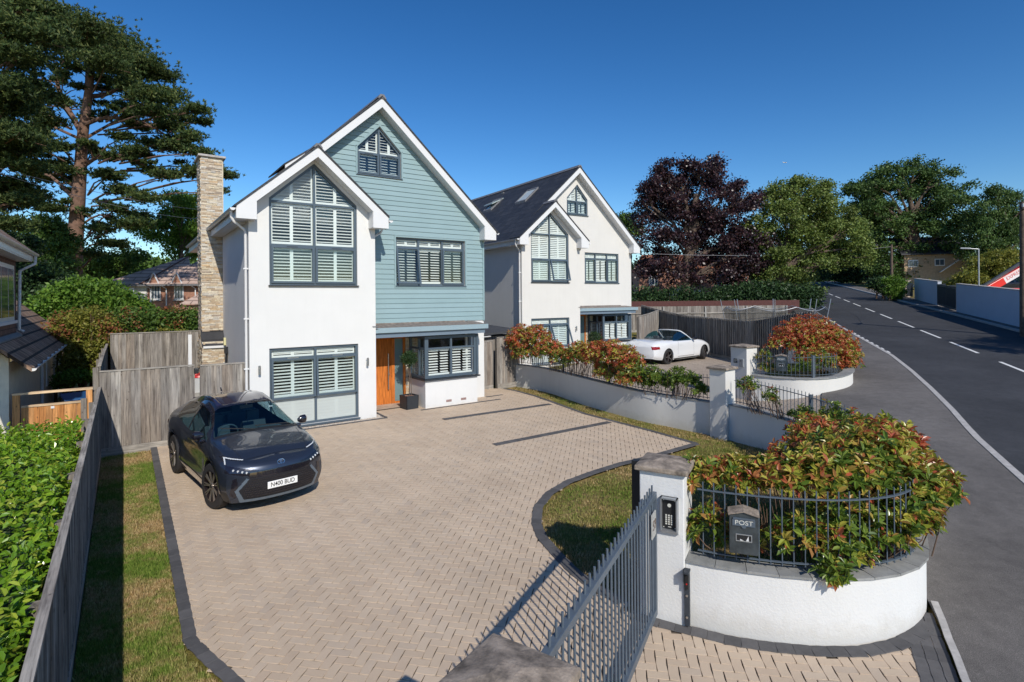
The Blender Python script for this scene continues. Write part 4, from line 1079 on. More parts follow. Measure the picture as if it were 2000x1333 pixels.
# number plate 57 and keypad on pillar 57 (faces the road side)
mb = MB(); mb.bb((-.19, -.262, 1.13), (-.05, -.25, 1.27)); o = mb.build('number_plate', M_plain('slate_plate', (.04, .055, .065), .4), P4)
o['label'] = 'slate plate reading 57'
text_obj('numerals', '57', W['ivory'], o, (-.12, -.263, 1.2), Matrix.Rotation(R(90), 4, 'X'), .10)
mb = MB(); mb.bb((.04, -.29, 1.02), (.2, -.25, 1.28)); o = mb.build('keypad', W['galv'], P4, bevel=.01)
mb = MB(); mb.bb((.08, -.295, 1.2), (.13, -.29, 1.225)); mb.build('sensor', W['black'], o)
mb = MB(); mb.bb((-.36, -.1, 0), (-.32, .1, 1.62)); mb.build('gate_post', W['iron_dark'], P4)
# intercom on pillar P2 (front face is -y of the pillar frame)
ic = MB(); y0 = -.25
ic.bb((-.10, y0 - .075, .98), (-.085, y0, 1.34)); ic.bb((.075, y0 - .075, .98), (.09, y0, 1.34)); ic.bb((-.10, y0 - .075, 1.325), (.09, y0, 1.34)); ic.bb((-.10, y0 - .02, .98), (.09, y0, 1.34)); ic.prism([(-.1, y0, .98), (-.1, y0 - .075, .98), (-.1, y0 - .03, .93), (-.1, y0, .93)], (.19, 0, 0))
ico = ic.build('intercom', W['galv'], P2); ico.location = (.10, 0, .10)
mb = MB(); mb.bb((-.082, y0 - .03, .985), (.072, y0 - .018, 1.322)); fp = mb.build('panel', W['black'], ico)
mb = MB(); mb.tube([(-.005, y0 - .036, 1.25), (-.005, y0 - .03, 1.25)], .02, 14)
for x in (-.068, .058):
    for z in (1.0, 1.305): mb.tube([(x, y0 - .034, z), (x, y0 - .03, z)], .006, 8)
for i in range(3):
    for j in range(5): mb.bb((-.04 + i * .03 - .009, y0 - .034, 1.04 + j * .024 - .008), (-.04 + i * .03 + .009, y0 - .03, 1.04 + j * .024 + .008))
mb.bb((-.02, y0 - .034, 1.005), (.015, y0 - .03, 1.012)); mb.build('keypad_button', W['ivory'], fp)
# photocell bracket
ph = MB(); bx_ = .36
root = empty('photocell_bracket', (1.935, 6.085, -.16), R(-27), 'dark steel photocell bracket screwed to the white planter wall', 'bracket')
mb = MB(); mb.bb((-.025, -.045, 0), (.03, .0, .62)); mb.bb((-.03, -.11, .60), (.035, .0, .625)); mb.prism([(-.03, -.0, .625), (-.03, -.11, .625), (-.03, -.11, .52), (-.03, -.045, .46), (-.03, 0, .46)], (.006, 0, 0)); mb.build('channel', W['iron_dark'], root)
mb = MB(); 
for z in (.10, .34): mb.tube([(.002, -.06, z), (.002, -.044, z)], .013, 12)
mb.build('bolt', W['steel'], root)
mb = MB(); mb.bb((-.02, -.075, .42), (.025, -.044, .58)); s_ = mb.build('sensor', W['black'], root, bevel=.004)
mb = MB(); mb.tube([(.004, -.08, .48), (.004, -.074, .48)], .009, 10); mb.build('lens', W['redplastic'], s_)

# ---- railings on the walls
def railing(name, pts, h, z0f, label, spacing=.115, tip=.09, rad=.0075, posts=(), group='wall-top railings', rail_w=.03):
    pts = [Vector((p[0], p[1], z0f(p) if callable(z0f) else z0f)) for p in pts]
    root = empty(name, pts[0], 0, label, 'railing', group); o3 = pts[0]
    L = [p - o3 for p in pts]
    for nm, z in (('bottom_rail', .09), ('top_rail', h)):
        mb = MB()
        for a, b in zip(L, L[1:]): mb.bar(a + Vector((0, 0, z)), b + Vector((0, 0, z)), rail_w, .012)
        mb.build(nm, W['iron'], root)
    seg = [0]
    for a, b in zip(L, L[1:]): seg.append(seg[-1] + (b.xy - a.xy).length)
    n = int(seg[-1] / spacing); bars = []
    for k in range(n + 1):
        t = (k + .5) * spacing
        if t > seg[-1]: break
        i = max(0, min(len(L) - 2, int(np.searchsorted(seg, t)) - 1)); f = (t - seg[i]) / (seg[i + 1] - seg[i]); p = L[i].lerp(L[i + 1], f); bars.append(p)
    for p in bars[:98]:
        mb = MB(); mb.tube([p + Vector((0, 0, .05)), p + Vector((0, 0, h + tip))], rad, 6); mb.build('bar', W['iron'], root, smooth=True, angle=80)
    for t in posts:
        i = max(0, min(len(L) - 2, int(np.searchsorted(seg, t)) - 1)); f = (t - seg[i]) / (seg[i + 1] - seg[i]); p = L[i].lerp(L[i + 1], f)
        mb = MB(); mb.bb((p.x - .03, p.y - .03, p.z), (p.x + .03, p.y + .03, p.z + h + .06)); mb.build('post', W['iron'], root)
    return root
zt = lambda p: p[2] + .02
n_ = len(near_pts)
def part_of(pts, a, b): m = len(pts) - 1; return pts[int(a * m):int(b * m) + 1]
railing('railing', list(reversed(part_of(near_pts, .60, .985))), .78, zt, 'grey railing on the nearest planter wall, holding the POST box', posts=())
railing('railing', part_of(near_pts, .02, .60), .62, zt, 'thin railing curving away along the pavement side of the planter', posts=(2.4, 4.6))
wall_pts = catmull(WP, 6)
railing('railing', part_of(wall_pts, .12, 1.0), .62, zt, 'railing on the garden wall half hidden by the red-tipped hedge', posts=(3.0, 5.6, 8.0))
railing('railing', part_of(p57_pts, .05, .42), .62, zt, 'railing on the neighbour\'s planter wall below the round red bush', posts=(1.6,))

# ---- sliding/swing gate
GA = Vector((1.575, 6.10, -.10)); GB = Vector((.165, 3.30, -.10)); gd = (GB - GA); gl = gd.length; gang = math.atan2(gd.y, gd.x)
G_ = empty('driveway_gate', GA, gang, 'grey-blue steel driveway gate with upright bars, swung open', 'gate')
mb = MB(); mb.bb((0, -.03, 1.36), (gl, .03, 1.42)); mb.build('top_rail', W['iron'], G_, bevel=.003)
mb = MB(); mb.bb((0, -.03, .05), (gl, .03, .13)); mb.build('bottom_rail', W['iron'], G_, bevel=.003)
for x in (0.03, gl - .03): mb = MB(); mb.bb((x - .03, -.0299, .13), (x + .03, .0299, 1.36)); mb.build('stile', W['iron'], G_)
k = 0; x = .11
while x < gl - .06:
    mb = MB(); mb.tube([(x, 0, .13), (x, 0, 1.52)], .0105, 8); mb.build('bar', W['iron'], G_, smooth=True, angle=80); x += .112
mb = MB(); mb.bb((.12, .032, 1.0), (.30, .045, 1.26)); sg = mb.build('number_sign', M_plain('weathered_sign', (.42, .42, .40), .5, var=.2, scale=20), G_)
text_obj('numerals', '59', M_plain('worn_brown', (.16, .12, .10), .6), sg, (.21, .048, 1.13), Matrix.Rotation(R(180), 4, 'Z') @ Matrix.Rotation(R(90), 4, 'X'), .15)

# ---- post boxes
def postbox(loc, ang, label, s=1.0):
    B = empty('post_box', loc, ang, label, 'post box'); B.scale = (s, s, s)
    mb = MB(); w2, d, h = .135, .10, .40
    prof = [(-w2, 0), (w2, 0), (w2, h), (.02, h + .02), (-.02, h + .03), (-w2, h + .0)]
    mb.prism([(x, -d / 2, z) for x, z in ((-w2, 0), (w2, 0), (w2, h - .01), (0, h + .02), (-w2, h - .01))], (0, d, 0)); mb.build('body', W['postbox'], B, bevel=.006)
    mb = MB(); mb.prism([(-w2 - .01, -d / 2 - .02, h - .012), (0, -d / 2 - .02, h + .025), (0, d / 2 + .02, h + .05), (-w2 - .01, d / 2 + .02, h + .01)], (0, 0, .008)); mb.prism([(w2 + .01, -d / 2 - .02, h - .012), (0, -d / 2 - .02, h + .025), (0, d / 2 + .02, h + .05), (w2 + .01, d / 2 + .02, h + .01)], (0, 0, .008)); mb.build('lid', W['capstone'], B)
    mb = MB(); mb.bb((-.105, -d / 2 - .012, .285), (.105, -d / 2 - .002, .35)); mb.bb((-.1, -d / 2 - .02, .352), (.1, -d / 2 - .002, .365)); mb.prism([(-.025, -d / 2 - .012, .286), (.025, -d / 2 - .012, .286), (.012, -d / 2 - .012, .265), (-.012, -d / 2 - .012, .265)], (0, .01, 0)); fl = mb.build('flap', W['iron'], B)
    text_obj('lettering', 'POST', W['ivory'], fl, (0, -d / 2 - .0135, .318), Matrix.Rotation(R(90), 4, 'X'), .062, sx=1.15)
    mb = MB()
    for a, b in (((-.075, .13), (.075, .138)), ((-.075, .195), (.075, .203)), ((-.075, .138), (-.067, .195)), ((.067, .138), (.075, .195))): mb.bb((a[0], -d / 2 - .008, a[1]), (b[0], -d / 2 + .001, b[1]))
    fr = mb.build('viewing_frame', W['galv'], B)
    mb = MB(); mb.poly([(-.067, -d / 2 - .002, .138), (.067, -d / 2 - .002, .138), (.067, -d / 2 - .002, .195), (-.067, -d / 2 - .002, .195)]); mb.build('viewing_slot', W['black'], fr)
    mb = MB(); mb.poly([(.02, -d / 2 - .004, .139), (.045, -d / 2 - .004, .139), (.043, -d / 2 - .004, .19)]); mb.poly([(-.035, -d / 2 - .004, .139), (-.0, -d / 2 - .004, .139), (-.035, -d / 2 - .004, .155)]); mb.build('letter', W['upvc'], fr)
    return B
postbox((2.49, 5.90, .72), R(-20), 'dark metal post box lettered POST on the nearest railing', 1.08)
postbox((8.30, 16.80, 1.18), R(-30), 'small grey post box on the railing beside pillar 57', 1.15)

# ---- fences
def board_fence(name, a, b, h, label, cat='fence', group=None, board=.105, mat='wood', post=True, cap=True, gravelb=True, z0=None, side=1, pan=1.83, ends=True, parts_posts=True, thick=.02, gap=None, postmat=None, railz=(), capm='woodh', ribs=False):
    """feather-edge boards between a and b (world xy); faces +normal"""
    a, b = Vector(a), Vector(b); d = b - a; L = d.length; ang = math.atan2(d.y, d.x)
    za = gz(a.x, a.y) if z0 is None else z0; 
    root = empty(name, (a.x, a.y, za), ang, label, cat, group)
    zz = lambda x: (gz(a.x + d.x * x / L, a.y + d.y * x / L) - za) if z0 is None else 0.0
    mb = MB(); x = 0; gb = .15 if gravelb else 0.0
    while x < L - .01:
        w_ = board * rnd.uniform(.92, 1.06) if gap is None else board; e = min(x + w_ - (.003 if gap is None else gap), L); z = zz(x); t = rnd.uniform(0, .004); hh = h + rnd.uniform(-.006, .006)
        mb.poly([(x, -side * t, z + gb), (e, -side * (t + thick), z + gb), (e, -side * (t + thick), z + hh), (x, -side * t, z + hh)])
        mb.poly([(e, -side * (t + thick), z + gb), (e, 0, z + gb), (e, 0, z + hh), (e, -side * (t + thick), z + hh)])
        mb.poly([(x, .012 * side, z + gb), (e, .012 * side, z + gb), (e, .012 * side, z + hh), (x, .012 * side, z + hh)])
        x += w_
    if ribs:
        x = .03
        while x < L - .1: mb.prism([(x, -side * .012, zz(x) + gb), (x + .07, -side * .012, zz(x) + gb), (x + .07, -side * .012, zz(x) + h), (x, -side * .012, zz(x) + h)], (0, -side * .05, 0)); x += .15
    mb.build('boards', W[mat], root, fix=False)
    n = max(1, int(round(L / pan)))
    if gravelb:
        mb = MB()
        for k in range(n): x0, x1 = k * L / n, (k + 1) * L / n; mb.prism([(x0 + .01, -.03, zz(x0) - .05), (x1 - .01, -.03, zz(x1) - .05), (x1 - .01, -.03, zz(x1) + gb - .004), (x0 + .01, -.03, zz(x0) + gb - .004)], (0, .055, 0))
        mb.build('gravel_board', W['woodh'], root)
    if cap:
        mb = MB()
        for k in range(n): x0, x1 = k * L / n, (k + 1) * L / n; mb.prism([(x0, -.032, zz(x0) + h + .008), (x1 - .004, -.032, zz(x1) + h + .008), (x1 - .004, .035, zz(x1) + h + .012), (x0, .035, zz(x0) + h + .012)], (0, 0, .028))
        mb.build('capping', W[capm], root)
    for rz_ in railz:
        mb = MB(); mb.prism([(0, -side * .02, zz(0) + rz_), (L, -side * .02, zz(L) + rz_), (L, -side * .075, zz(L) + rz_ - .02), (0, -side * .075, zz(0) + rz_ - .02)], (0, 0, .07)); mb.build('rail', W['woodh'], root)
    if post:
        for k in range(n + 1):
            x = min(max(k * L / n, .05), L - .05)
            mb = MB(); mb.bb((x - .05, (-.12 if side < 0 else .016) if not railz else -.09, zz(x) - .1), (x + .05, (-.016 if side < 0 else .12) if not railz else .03, zz(x) + h - .02)); mb.build('post', W[postmat or mat], root)
    return root
fa = wp(-6.5, .15).xy
board_fence('boundary_fence', wp(-6.5, .15).xy, wp(-6.5, -13.6).xy, 1.52, 'long weathered fence between the lawn strip and the green hedge', group='boundary fences', side=-1)
board_fence('boundary_fence', wp(-6.5, 11.5).xy, wp(-6.5, .25).xy, 2.0, 'taller grey fence running back beside the neighbour\'s garden', group='boundary fences', side=-1)
cf = board_fence('side_fence', wp(-6.5, .15).xy, wp(-4.62, .15).xy, 1.88, 'wide grey plank side gate with a pointed shadow on it', 'side gate', board=.20, gravelb=True, pan=1.8)
board_fence('side_fence', wp(-4.5, .15).xy, wp(-3.48, .15).xy, 1.86, 'short grey fence panel behind the parked dark car', 'fence', board=.12, pan=1.1)
mb = MB(); mb.bb((1.86, -.16, 1.7), (1.96, -.03, 1.84)); mb.build('latch_lamp', W['black'], cf, bevel=.02)
board_fence('rear_fence', wp(-6.4, 6.6).xy, wp(-3.9, 6.6).xy, 2.42, 'grey rear garden fence below the trimmed hedge', 'fence', board=.11, z0=0)
board_fence('side_fence', wp(5.66, 2.05).xy, wp(6.62, 2.05).xy, 1.92, 'grey side fence panel next to the low felt shed roof', 'fence', board=.12)
board_fence('side_fence', wp(4.75, 2.08).xy, wp(5.5, 2.08).xy, 1.80, 'narrow grey plank gate at the right corner of the blue house', 'side gate', board=.12, cap=True, pan=.7)
# low shed roof between the houses
S_ = empty('lean_to_shed', wp(4.4, 2.6), YAW, 'low shed with dark felt roof and white gutter between the houses', 'shed')
mb = MB(); mb.prism([(.1, 0, 2.0), (2.9, 0, 2.12), (3.2, 5.5, 2.32), (.1, 5.5, 2.25)], (0, 0, .08)); mb.build('roof', M_plain('dark_felt', (.05, .053, .06), .8, var=.2), S_)
mb = MB(); mb.bb((.2, .3, 0), (2.7, 5, 1.98)); mb.build('wall', W['wood'], S_)
gutter(S_, (.12, -.05, 1.97), (1.3, -.05, 2.02), .05)
# next door's fences beyond the white car
board_fence('boundary_fence', (8.45, 35.5), (10.5, 28.9), 1.98, 'far half of the grey boarded fence beside the white convertible', group='ribbed boundary fence', board=.15, side=1, thick=.004, gap=.0, pan=2.4, post=False, ribs=True)
board_fence('boundary_fence', (10.5, 28.85), (12.05, 21.8), 1.98, 'near half of the grey boarded fence, running behind pillar 57', group='ribbed boundary fence', board=.15, side=1, thick=.004, gap=.0, pan=2.4, post=False, ribs=True)
h2r = (8.9 + .15, 32.3)
board_fence('side_fence', (7.1, 30.55), (8.95, 33.3), 2.0, 'grey panel closing the gap right of the cream house', 'fence', board=.13)
board_fence('rear_fence', (7.5, 37.5), (19.5, 38.6), 1.75, 'far grey fence with concrete posts behind the ribbed fence', 'fence', board=.12, side=1, railz=(1.25,), postmat='concrete', cap=False, pan=3.2, gravelb=True, z0=1.08)
board_fence('rear_fence', (7.5, 43.5), (23.5, 44.5), 2.0, 'low dark red panel fence with grey posts under the dark hedge', 'fence', board=.5, mat='redfence', postmat='concrete', pan=3.3, cap=False, thick=.004, z0=1.15)

# ---- neighbour on the left: catslide roofed house
NH = empty('neighbour_house', ORG, YAW, 'tile-hung house with brown clay roof sloping down to white gutters', 'house')
sl_ = .911; zg = 2.10; ug = -7.7
zr_ = lambda u: zg + sl_ * (ug - u)
mb = MB(); mb.prism([(ug + .08, -.15, zr_(ug + .08)), (-9.3, -.15, zr_(-9.3)), (-9.3, 11.3, zr_(-9.3)), (ug + .08, 11.3, zr_(ug + .08))], (0, 0, .08)); 
mb.prism([(-9.3, 3.4, zr_(-9.3)), (-12, 3.4, zr_(-12)), (-12, 11.3, zr_(-12)), (-9.3, 11.3, zr_(-9.3))], (0, 0, .08)); mb.build('lower_roof', W['clay'], NH)
mb = MB(); mb.prism([(-8.0, -.02, -.2), (-12, -.02, -.2), (-12, -.02, 5), (-9.35, -.02, zr_(-9.35)), (-8.0, -.02, zr_(-8.0) - .05)], (0, .15, 0)); mb.bb((-8.05, .1, -.2), (-8.0, 11.0, 2.2)); 
NH_w = mb.build('wall', M_plain('cream_roughcast', (.62, .58, .48), .95, var=.08, scale=4, bmp=.9, bscale=30), NH)
mb = MB(); mb.bb((-8.28 - .2, -3, 2.4), (-8.28, 3.34, 4.75)); mb.bb((-12, 3.14, 2.4), (-8.29, 3.34, 4.75)); mb.build('upper_wall', W['tilehung'], NH)
mb = MB(); mb.bb((-8.6, .6, 2.5), (-8.26, 3.36, 2.66)) if False else None
mb.prism([(-8.26, -3, zr_(-8.26) + .09), (-8.26, 3.4, zr_(-8.26) + .09), (-8.17, 3.4, zr_(-8.17) + .09), (-8.17, -3, zr_(-8.17) + .09)], (0, 0, .03)); mb.build('flashing', W['lead'], NH)
mb = MB(); mb.prism([(-7.95, -3, 4.72), (-10.5, -3, 6.9), (-10.5, 3.75, 6.9), (-7.95, 3.75, 4.72)], (0, 0, .1)); mb.build('upper_roof', W['clay'], NH)
mb = MB(); mb.bb((-8.3, -3, 4.55), (-7.98, 3.5, 4.6)); mb.bb((-8.0, -3, 4.58), (-7.97, 3.6, 4.76)); mb.build('soffit', W['upvc'], NH)
gutter(NH, (-7.92, -3, 4.76), (-7.92, 3.75, 4.76)); gutter(NH, (ug + .1, -.15, zg + .0), (ug + .1, 11.3, zg + .0), .06)
mb = MB(); mb.tube([(-7.92, 3.55, 4.7), (-7.92, 3.5, 4.5), (-8.2, 3.3, 4.3), (-8.22, 3.28, 2.8), (-8.12, 3.28, 2.75)], .036, 10); mb.build('downpipe', W['upvc'], NH, smooth=True)
mb = MB(); mb.tube([(-7.6, 10.9, 2.05), (-7.7, 10.95, 1.8), (-7.96, 11, 1.6), (-7.96, 11, 0)], .04, 10); mb.tube([(-7.96, 5.2, 0), (-7.96, 5.2, 2.0)], .04, 10); mb.build('downpipe', W['upvc'], NH, smooth=True)
mb = MB(); mb.bb((-8.285, .2, 3.05), (-8.25, 2.85, 4.4)); nw = mb.build('window', W['upvc'], NH)
mb = MB()
for a, b in ((.28, 1.0), (1.08, 1.9), (2.0, 2.75)): mb.bb((-8.248, a, 3.15), (-8.244, b, 4.3))
mb.build('pane', M_plain('dark_window_glass', (.05, .07, .09), .08), nw)
mb = MB(); mb.bb((-8.3, .1, 2.98), (-8.2, 2.95, 3.05)); mb.build('sill', W['render'], nw)
mb = MB(); mb.bb((-8.0, 6.6, .9), (-7.97, 8.2, 1.9)); mb.build('window', W['upvc'], NH)
# its side passage: orange timber gate, blue bins
og = Vector(wp(-7.95, .0)); OG = empty('timber_gate', (og.x, og.y, 0), YAW, 'new orange timber gate with an open pale frame above it', 'gate')
mb = MB(); mb.bb((.0, -.04, 0), (.12, .06, 1.54)); mb.build('post', W['wood_new'], OG); mb = MB(); mb.bb((1.22, -.04, 0), (1.33, .06, 1.54)); mb.build('post', W['wood_new'], OG)
mb = MB(); mb.bb((-.0, -.05, 1.542), (1.34, .07, 1.585)); mb.build('head_rail', W['wood_newh'], OG)
mb = MB(); mb.bb((.14, -.05, 1.27), (1.21, .03, 1.31)); mb.build('capping', W['wood_newh'], OG)
mb = MB(); x = .14
while x < 1.18: mb.bb((x, -.035 + rnd.uniform(0, .006), .05), (min(x + .098, 1.2), -.01, 1.268)); x += .101
mb.build('boards', W['wood_new'], OG)
mb = MB(); mb.bb((.62, -.043, 1.2), (.68, -.036, 1.25)); mb.build('maker_label', W['upvc'], OG)
mb = MB(); mb.bb((.95, -.08, .62), (1.08, -.04, .72)); mb.build('block', W['wood_new'], OG)
mb = MB(); mb.bb((1.13, -.09, .0), (1.23, -.052, 1.36)); mb.build('grey_post', W['wood'], OG)
def wheelie(loc, ang, mat, lidm, label):
    B = empty('wheelie_bin', loc, ang, label, 'wheelie bin')
    mb = MB(); mb.box((0, 0, .5), (.46, .56, .9), 0, None, 1.18); mb.build('body', mat, B, bevel=.02)
    mb = MB(); mb.prism([(-.3, -.37, .96), (.3, -.37, .96), (.3, .36, 1.03), (-.3, .36, 1.03)], (0, 0, .05)); mb.build('lid', lidm, B, bevel=.02)
    mb = MB(); mb.tube([(-.28, .36, 1.0), (-.28, .42, 1.02), (.28, .42, 1.02), (.28, .36, 1.0)], .015, 8); mb.build('handle', mat, B)
    for s in (-1, 1): mb = MB(); mb.tube([(s * .2, .3, .1), (s * .25, .3, .1)], .1, 16); mb.build('wheel', W['rubber'], B)
    return B
wheelie(wp(-7.0, 2.0, .12), YAW + .2, W['bluebin'], W['bluebin'], 'blue wheelie bin in the passage behind the orange gate')
wheelie(wp(-7.45, 1.1, .0), YAW - .1, M_plain('dark_bin', (.03, .03, .03), .5), M_plain('dark_lid', (.03, .03, .028), .4), 'black wheelie bin in front of the blue one behind the orange gate')
# rear garden bits
T_ = empty('water_butt', wp(-4.3, 2.2, .95), YAW, 'white tub with a red lid on a ledge behind the side fence', 'tub')
mb = MB(); mb.tube([(0, 0, 0), (0, 0, .25), (0, 0, .42)], [.24, .27, .28], 20); mb.build('tub', M_plain('dull_white_plastic', (.55, .56, .56), .5), T_, smooth=True)
mb = MB(); mb.tube([(0, 0, .42), (0, 0, .47)], [.30, .28], 20); mb.tube([(.12, 0, .47), (0, 0, .52), (-.12, 0, .47)], .018, 6); mb.build('lid', W['redplastic'], T_, smooth=True)
mb = MB(); mb.bb((-.3, -.3, -.95), (.3, .3, 0)); mb.build('stand', W['concrete'], T_)
mb = MB(); mb.bb((0, 0, 0), (.09, .05, 2.2)); o = mb.build('white_post', W['upvc'], None, loc=wp(-4.5, 3.2, .3)); o.rotation_euler[2] = YAW; tag(o, 'white plastic post behind the tub with the red lid', 'post')
# planter with clipped tree at the door
PT = empty('planter', wp(1.33, .62, .0), YAW + .1, 'square charcoal planter holding the clipped standard tree by the front door', 'planter')
mb = MB(); ring_ = [(-.21, -.21), (.21, -.21), (.21, .21), (-.21, .21)]
for a, b in zip(ring_, ring_[1:] + ring_[:1]):
    mb.prism([(a[0], a[1], .03), (b[0], b[1], .03), (b[0] * 1.05, b[1] * 1.05, .45), (a[0] * 1.05, a[1] * 1.05, .45)], (-(a[0] + b[0]) * .06, -(a[1] + b[1]) * .06, 0))
mb.build('box', M_plain('charcoal_planter', (.028, .032, .038), .5), PT)
mb = MB(); mb.bb((-.19, -.19, .03), (.19, .19, .4)); mb.build('soil', W['earth'], PT)
# ================================================================== VEGETATION
CR, SR = math.cos(ROLL), math.sin(ROLL)
def at(px, py, Y):
    """point at depth Y seen at photo pixel (px, py) - used as a survey of where far things stand"""
    x = (px - 1000) / 1062.5; y = (py - 582.6) / 1062.5
    return Vector(((x * CR + y * SR) * Y, Y, HC - (-x * SR + y * CR) * Y))
G1 = [(0, (.025, .055, .012)), (.5, (.05, .10, .02)), (1, (.085, .14, .03))]
L_laurel = M_leaf('laurel_leaf', [(0, (0.105, 0.209, 0.0156)), (.4, (0.167, 0.314, 0.0209)), (.75, (0.251, 0.397, 0.0314)), (.93, (0.376, 0.46, 0.0523)), (1, (0.439, 0.481, 0.0627))], .22, .3, .6, 2.0, .25)
L_ph_green = M_leaf('photinia_green', [(0, (.07, .13, .02)), (.5, (.14, .22, .03)), (1, (.24, .30, .05))], .28, .3, .5, 3, .25)
L_ph_gold = M_leaf('photinia_gold', [(0, (.28, .33, .04)), (.4, (.46, .44, .07)), (.7, (.54, .38, .09)), (.88, (.42, .17, .07)), (1, (.52, .12, .06))], .3, .35, .5, 3, .2)
L_ph_red = M_leaf('photinia_red', [(0, (.42, .08, .04)), (.5, (.50, .15, .06)), (.8, (.56, .25, .09)), (1, (.60, .04, .03))], .3, .35, .5, 3, .2)
L_beech = M_leaf('copper_leaf', [(0, (0.0225, 0.0125, 0.0175)), (.5, (0.04, 0.02, 0.0275)), (.85, (0.075, 0.0375, 0.0438)), (1, (0.125, 0.0562, 0.05))], .38, .2, .5, .5, .4)
L_lime = M_leaf('lime_leaf', [(0, (0.0892, 0.138, 0.0292)), (.5, (0.162, 0.227, 0.0486)), (1, (0.244, 0.292, 0.0728))], .5, .3, .35, .5, .35)
L_oak = M_leaf('oak_leaf', [(0, (0.0351, 0.0766, 0.0223)), (.5, (0.0718, 0.135, 0.0351)), (1, (0.128, 0.199, 0.0479))], .55, .25, .3, .4, .35)
L_pine = M_leaf('pine_needle', [(0, (0.0319, 0.0609, 0.0203)), (.5, (0.0653, 0.109, 0.0319)), (.8, (0.116, 0.16, 0.0435)), (1, (0.174, 0.189, 0.058))], .6, .3, .25, .5, .35)
L_bright = M_leaf('fresh_green_leaf', [(0, (0.0633, 0.138, 0.0172)), (.5, (0.115, 0.23, 0.0287)), (1, (0.196, 0.31, 0.046))], .5, .35, .3, .8, .3)
L_mid = M_leaf('mid_green_leaf', [(0, (0.045, 0.09, 0.0225)), (.5, (0.09, 0.165, 0.03)), (1, (0.15, 0.24, 0.045))], .5, .3, .3, .8, .35)
L_dark = M_leaf('dark_green_leaf', [(0, (0.0196, 0.042, 0.0168)), (.5, (0.0364, 0.077, 0.0252)), (1, (0.063, 0.119, 0.035))], .5, .2, .3, .8, .35)
L_yel = M_leaf('yellow_green_leaf', [(0, (0.132, 0.154, 0.022)), (.6, (0.242, 0.253, 0.044)), (1, (0.352, 0.308, 0.066))], .5, .35, .3, .8, .3)
L_rust = M_leaf('rust_leaf', [(0, (.20, .12, .03)), (.5, (.28, .13, .05)), (1, (.34, .10, .06))], .5, .3, .3, .8, .3)

def unit(a): return a / np.maximum(1e-9, np.linalg.norm(a, axis=1))[:, None]
def leaf_arrays(P, A, Nn, L, Wd, fold=.25):
    """P base points, A axis, Nn normals, L lengths, Wd widths -> verts, quads (2 per leaf)"""
    S = unit(np.cross(A, Nn)); n = len(P); L = L[:, None]; Wd = Wd[:, None]
    up = Nn * (Wd * fold)
    b = P; l1 = P + A * L * .3 + S * Wd * .45 + up; l2 = P + A * L * .68 + S * Wd * .42 + up; t = P + A * L - Nn * L * .08
    r1 = P + A * L * .3 - S * Wd * .45 + up; r2 = P + A * L * .68 - S * Wd * .42 + up
    V = np.stack([b, l1, l2, t, r2, r1], 1).reshape(-1, 3)
    i = np.arange(n)[:, None] * 6
    F = np.concatenate([i + np.array([[0, 1, 2, 3]]), i + np.array([[0, 3, 4, 5]])], 1).reshape(-1, 4)
    return V, F
def quads(P, A, Nn, L, Wd):
    S = unit(np.cross(A, Nn)); L = L[:, None] / 2; Wd = Wd[:, None] / 2
    V = np.stack([P - A * L, P + S * Wd, P + A * L, P - S * Wd], 1).reshape(-1, 3)
    return V, np.arange(len(V)).reshape(-1, 4)
def rvec(n): return unit(rng.normal(size=(n, 3)))
def rosettes(C, D, m, L, mats_id, mats, name, parent, inner=0, spread=.9):
    """whorls of leaves at C pointing along D"""
    n = len(C); k = n * m
    Dn = unit(D); ref = np.where(np.abs(Dn[:, 2:3]) > .9, np.array([[1., 0, 0]]), np.array([[0, 0, 1.]]))
    E1 = unit(np.cross(Dn, ref)); E2 = np.cross(Dn, E1)
    ph = rng.uniform(0, 6.28, (n, 1)) + np.arange(m)[None] * 2.4 + rng.normal(0, .25, (n, m))
    el = rng.uniform(.15, spread, (n, m))
    R_ = np.cos(ph)[..., None] * E1[:, None] + np.sin(ph)[..., None] * E2[:, None]
    A = unit((R_ * np.cos(el)[..., None] + Dn[:, None] * np.sin(el)[..., None]).reshape(k, 3))
    Nn = unit(Dn[:, None].repeat(m, 1).reshape(k, 3) * 1.0 + rvec(k) * .35)
    Nn = unit(Nn - A * np.sum(A * Nn, 1)[:, None])
    P = (C[:, None] + Dn[:, None] * rng.uniform(-.05, .01, (n, m, 1))).reshape(k, 3) + A * .008
    Ls = L * rng.uniform(.6, 1.15, k); V, F = leaf_arrays(P, A, Nn, Ls, Ls * rng.uniform(.34, .45, k))
    mi = np.repeat(np.repeat(mats_id, m), 2)
    return np_mesh(name, V, F, None, parent, mats=mats, mi=mi)
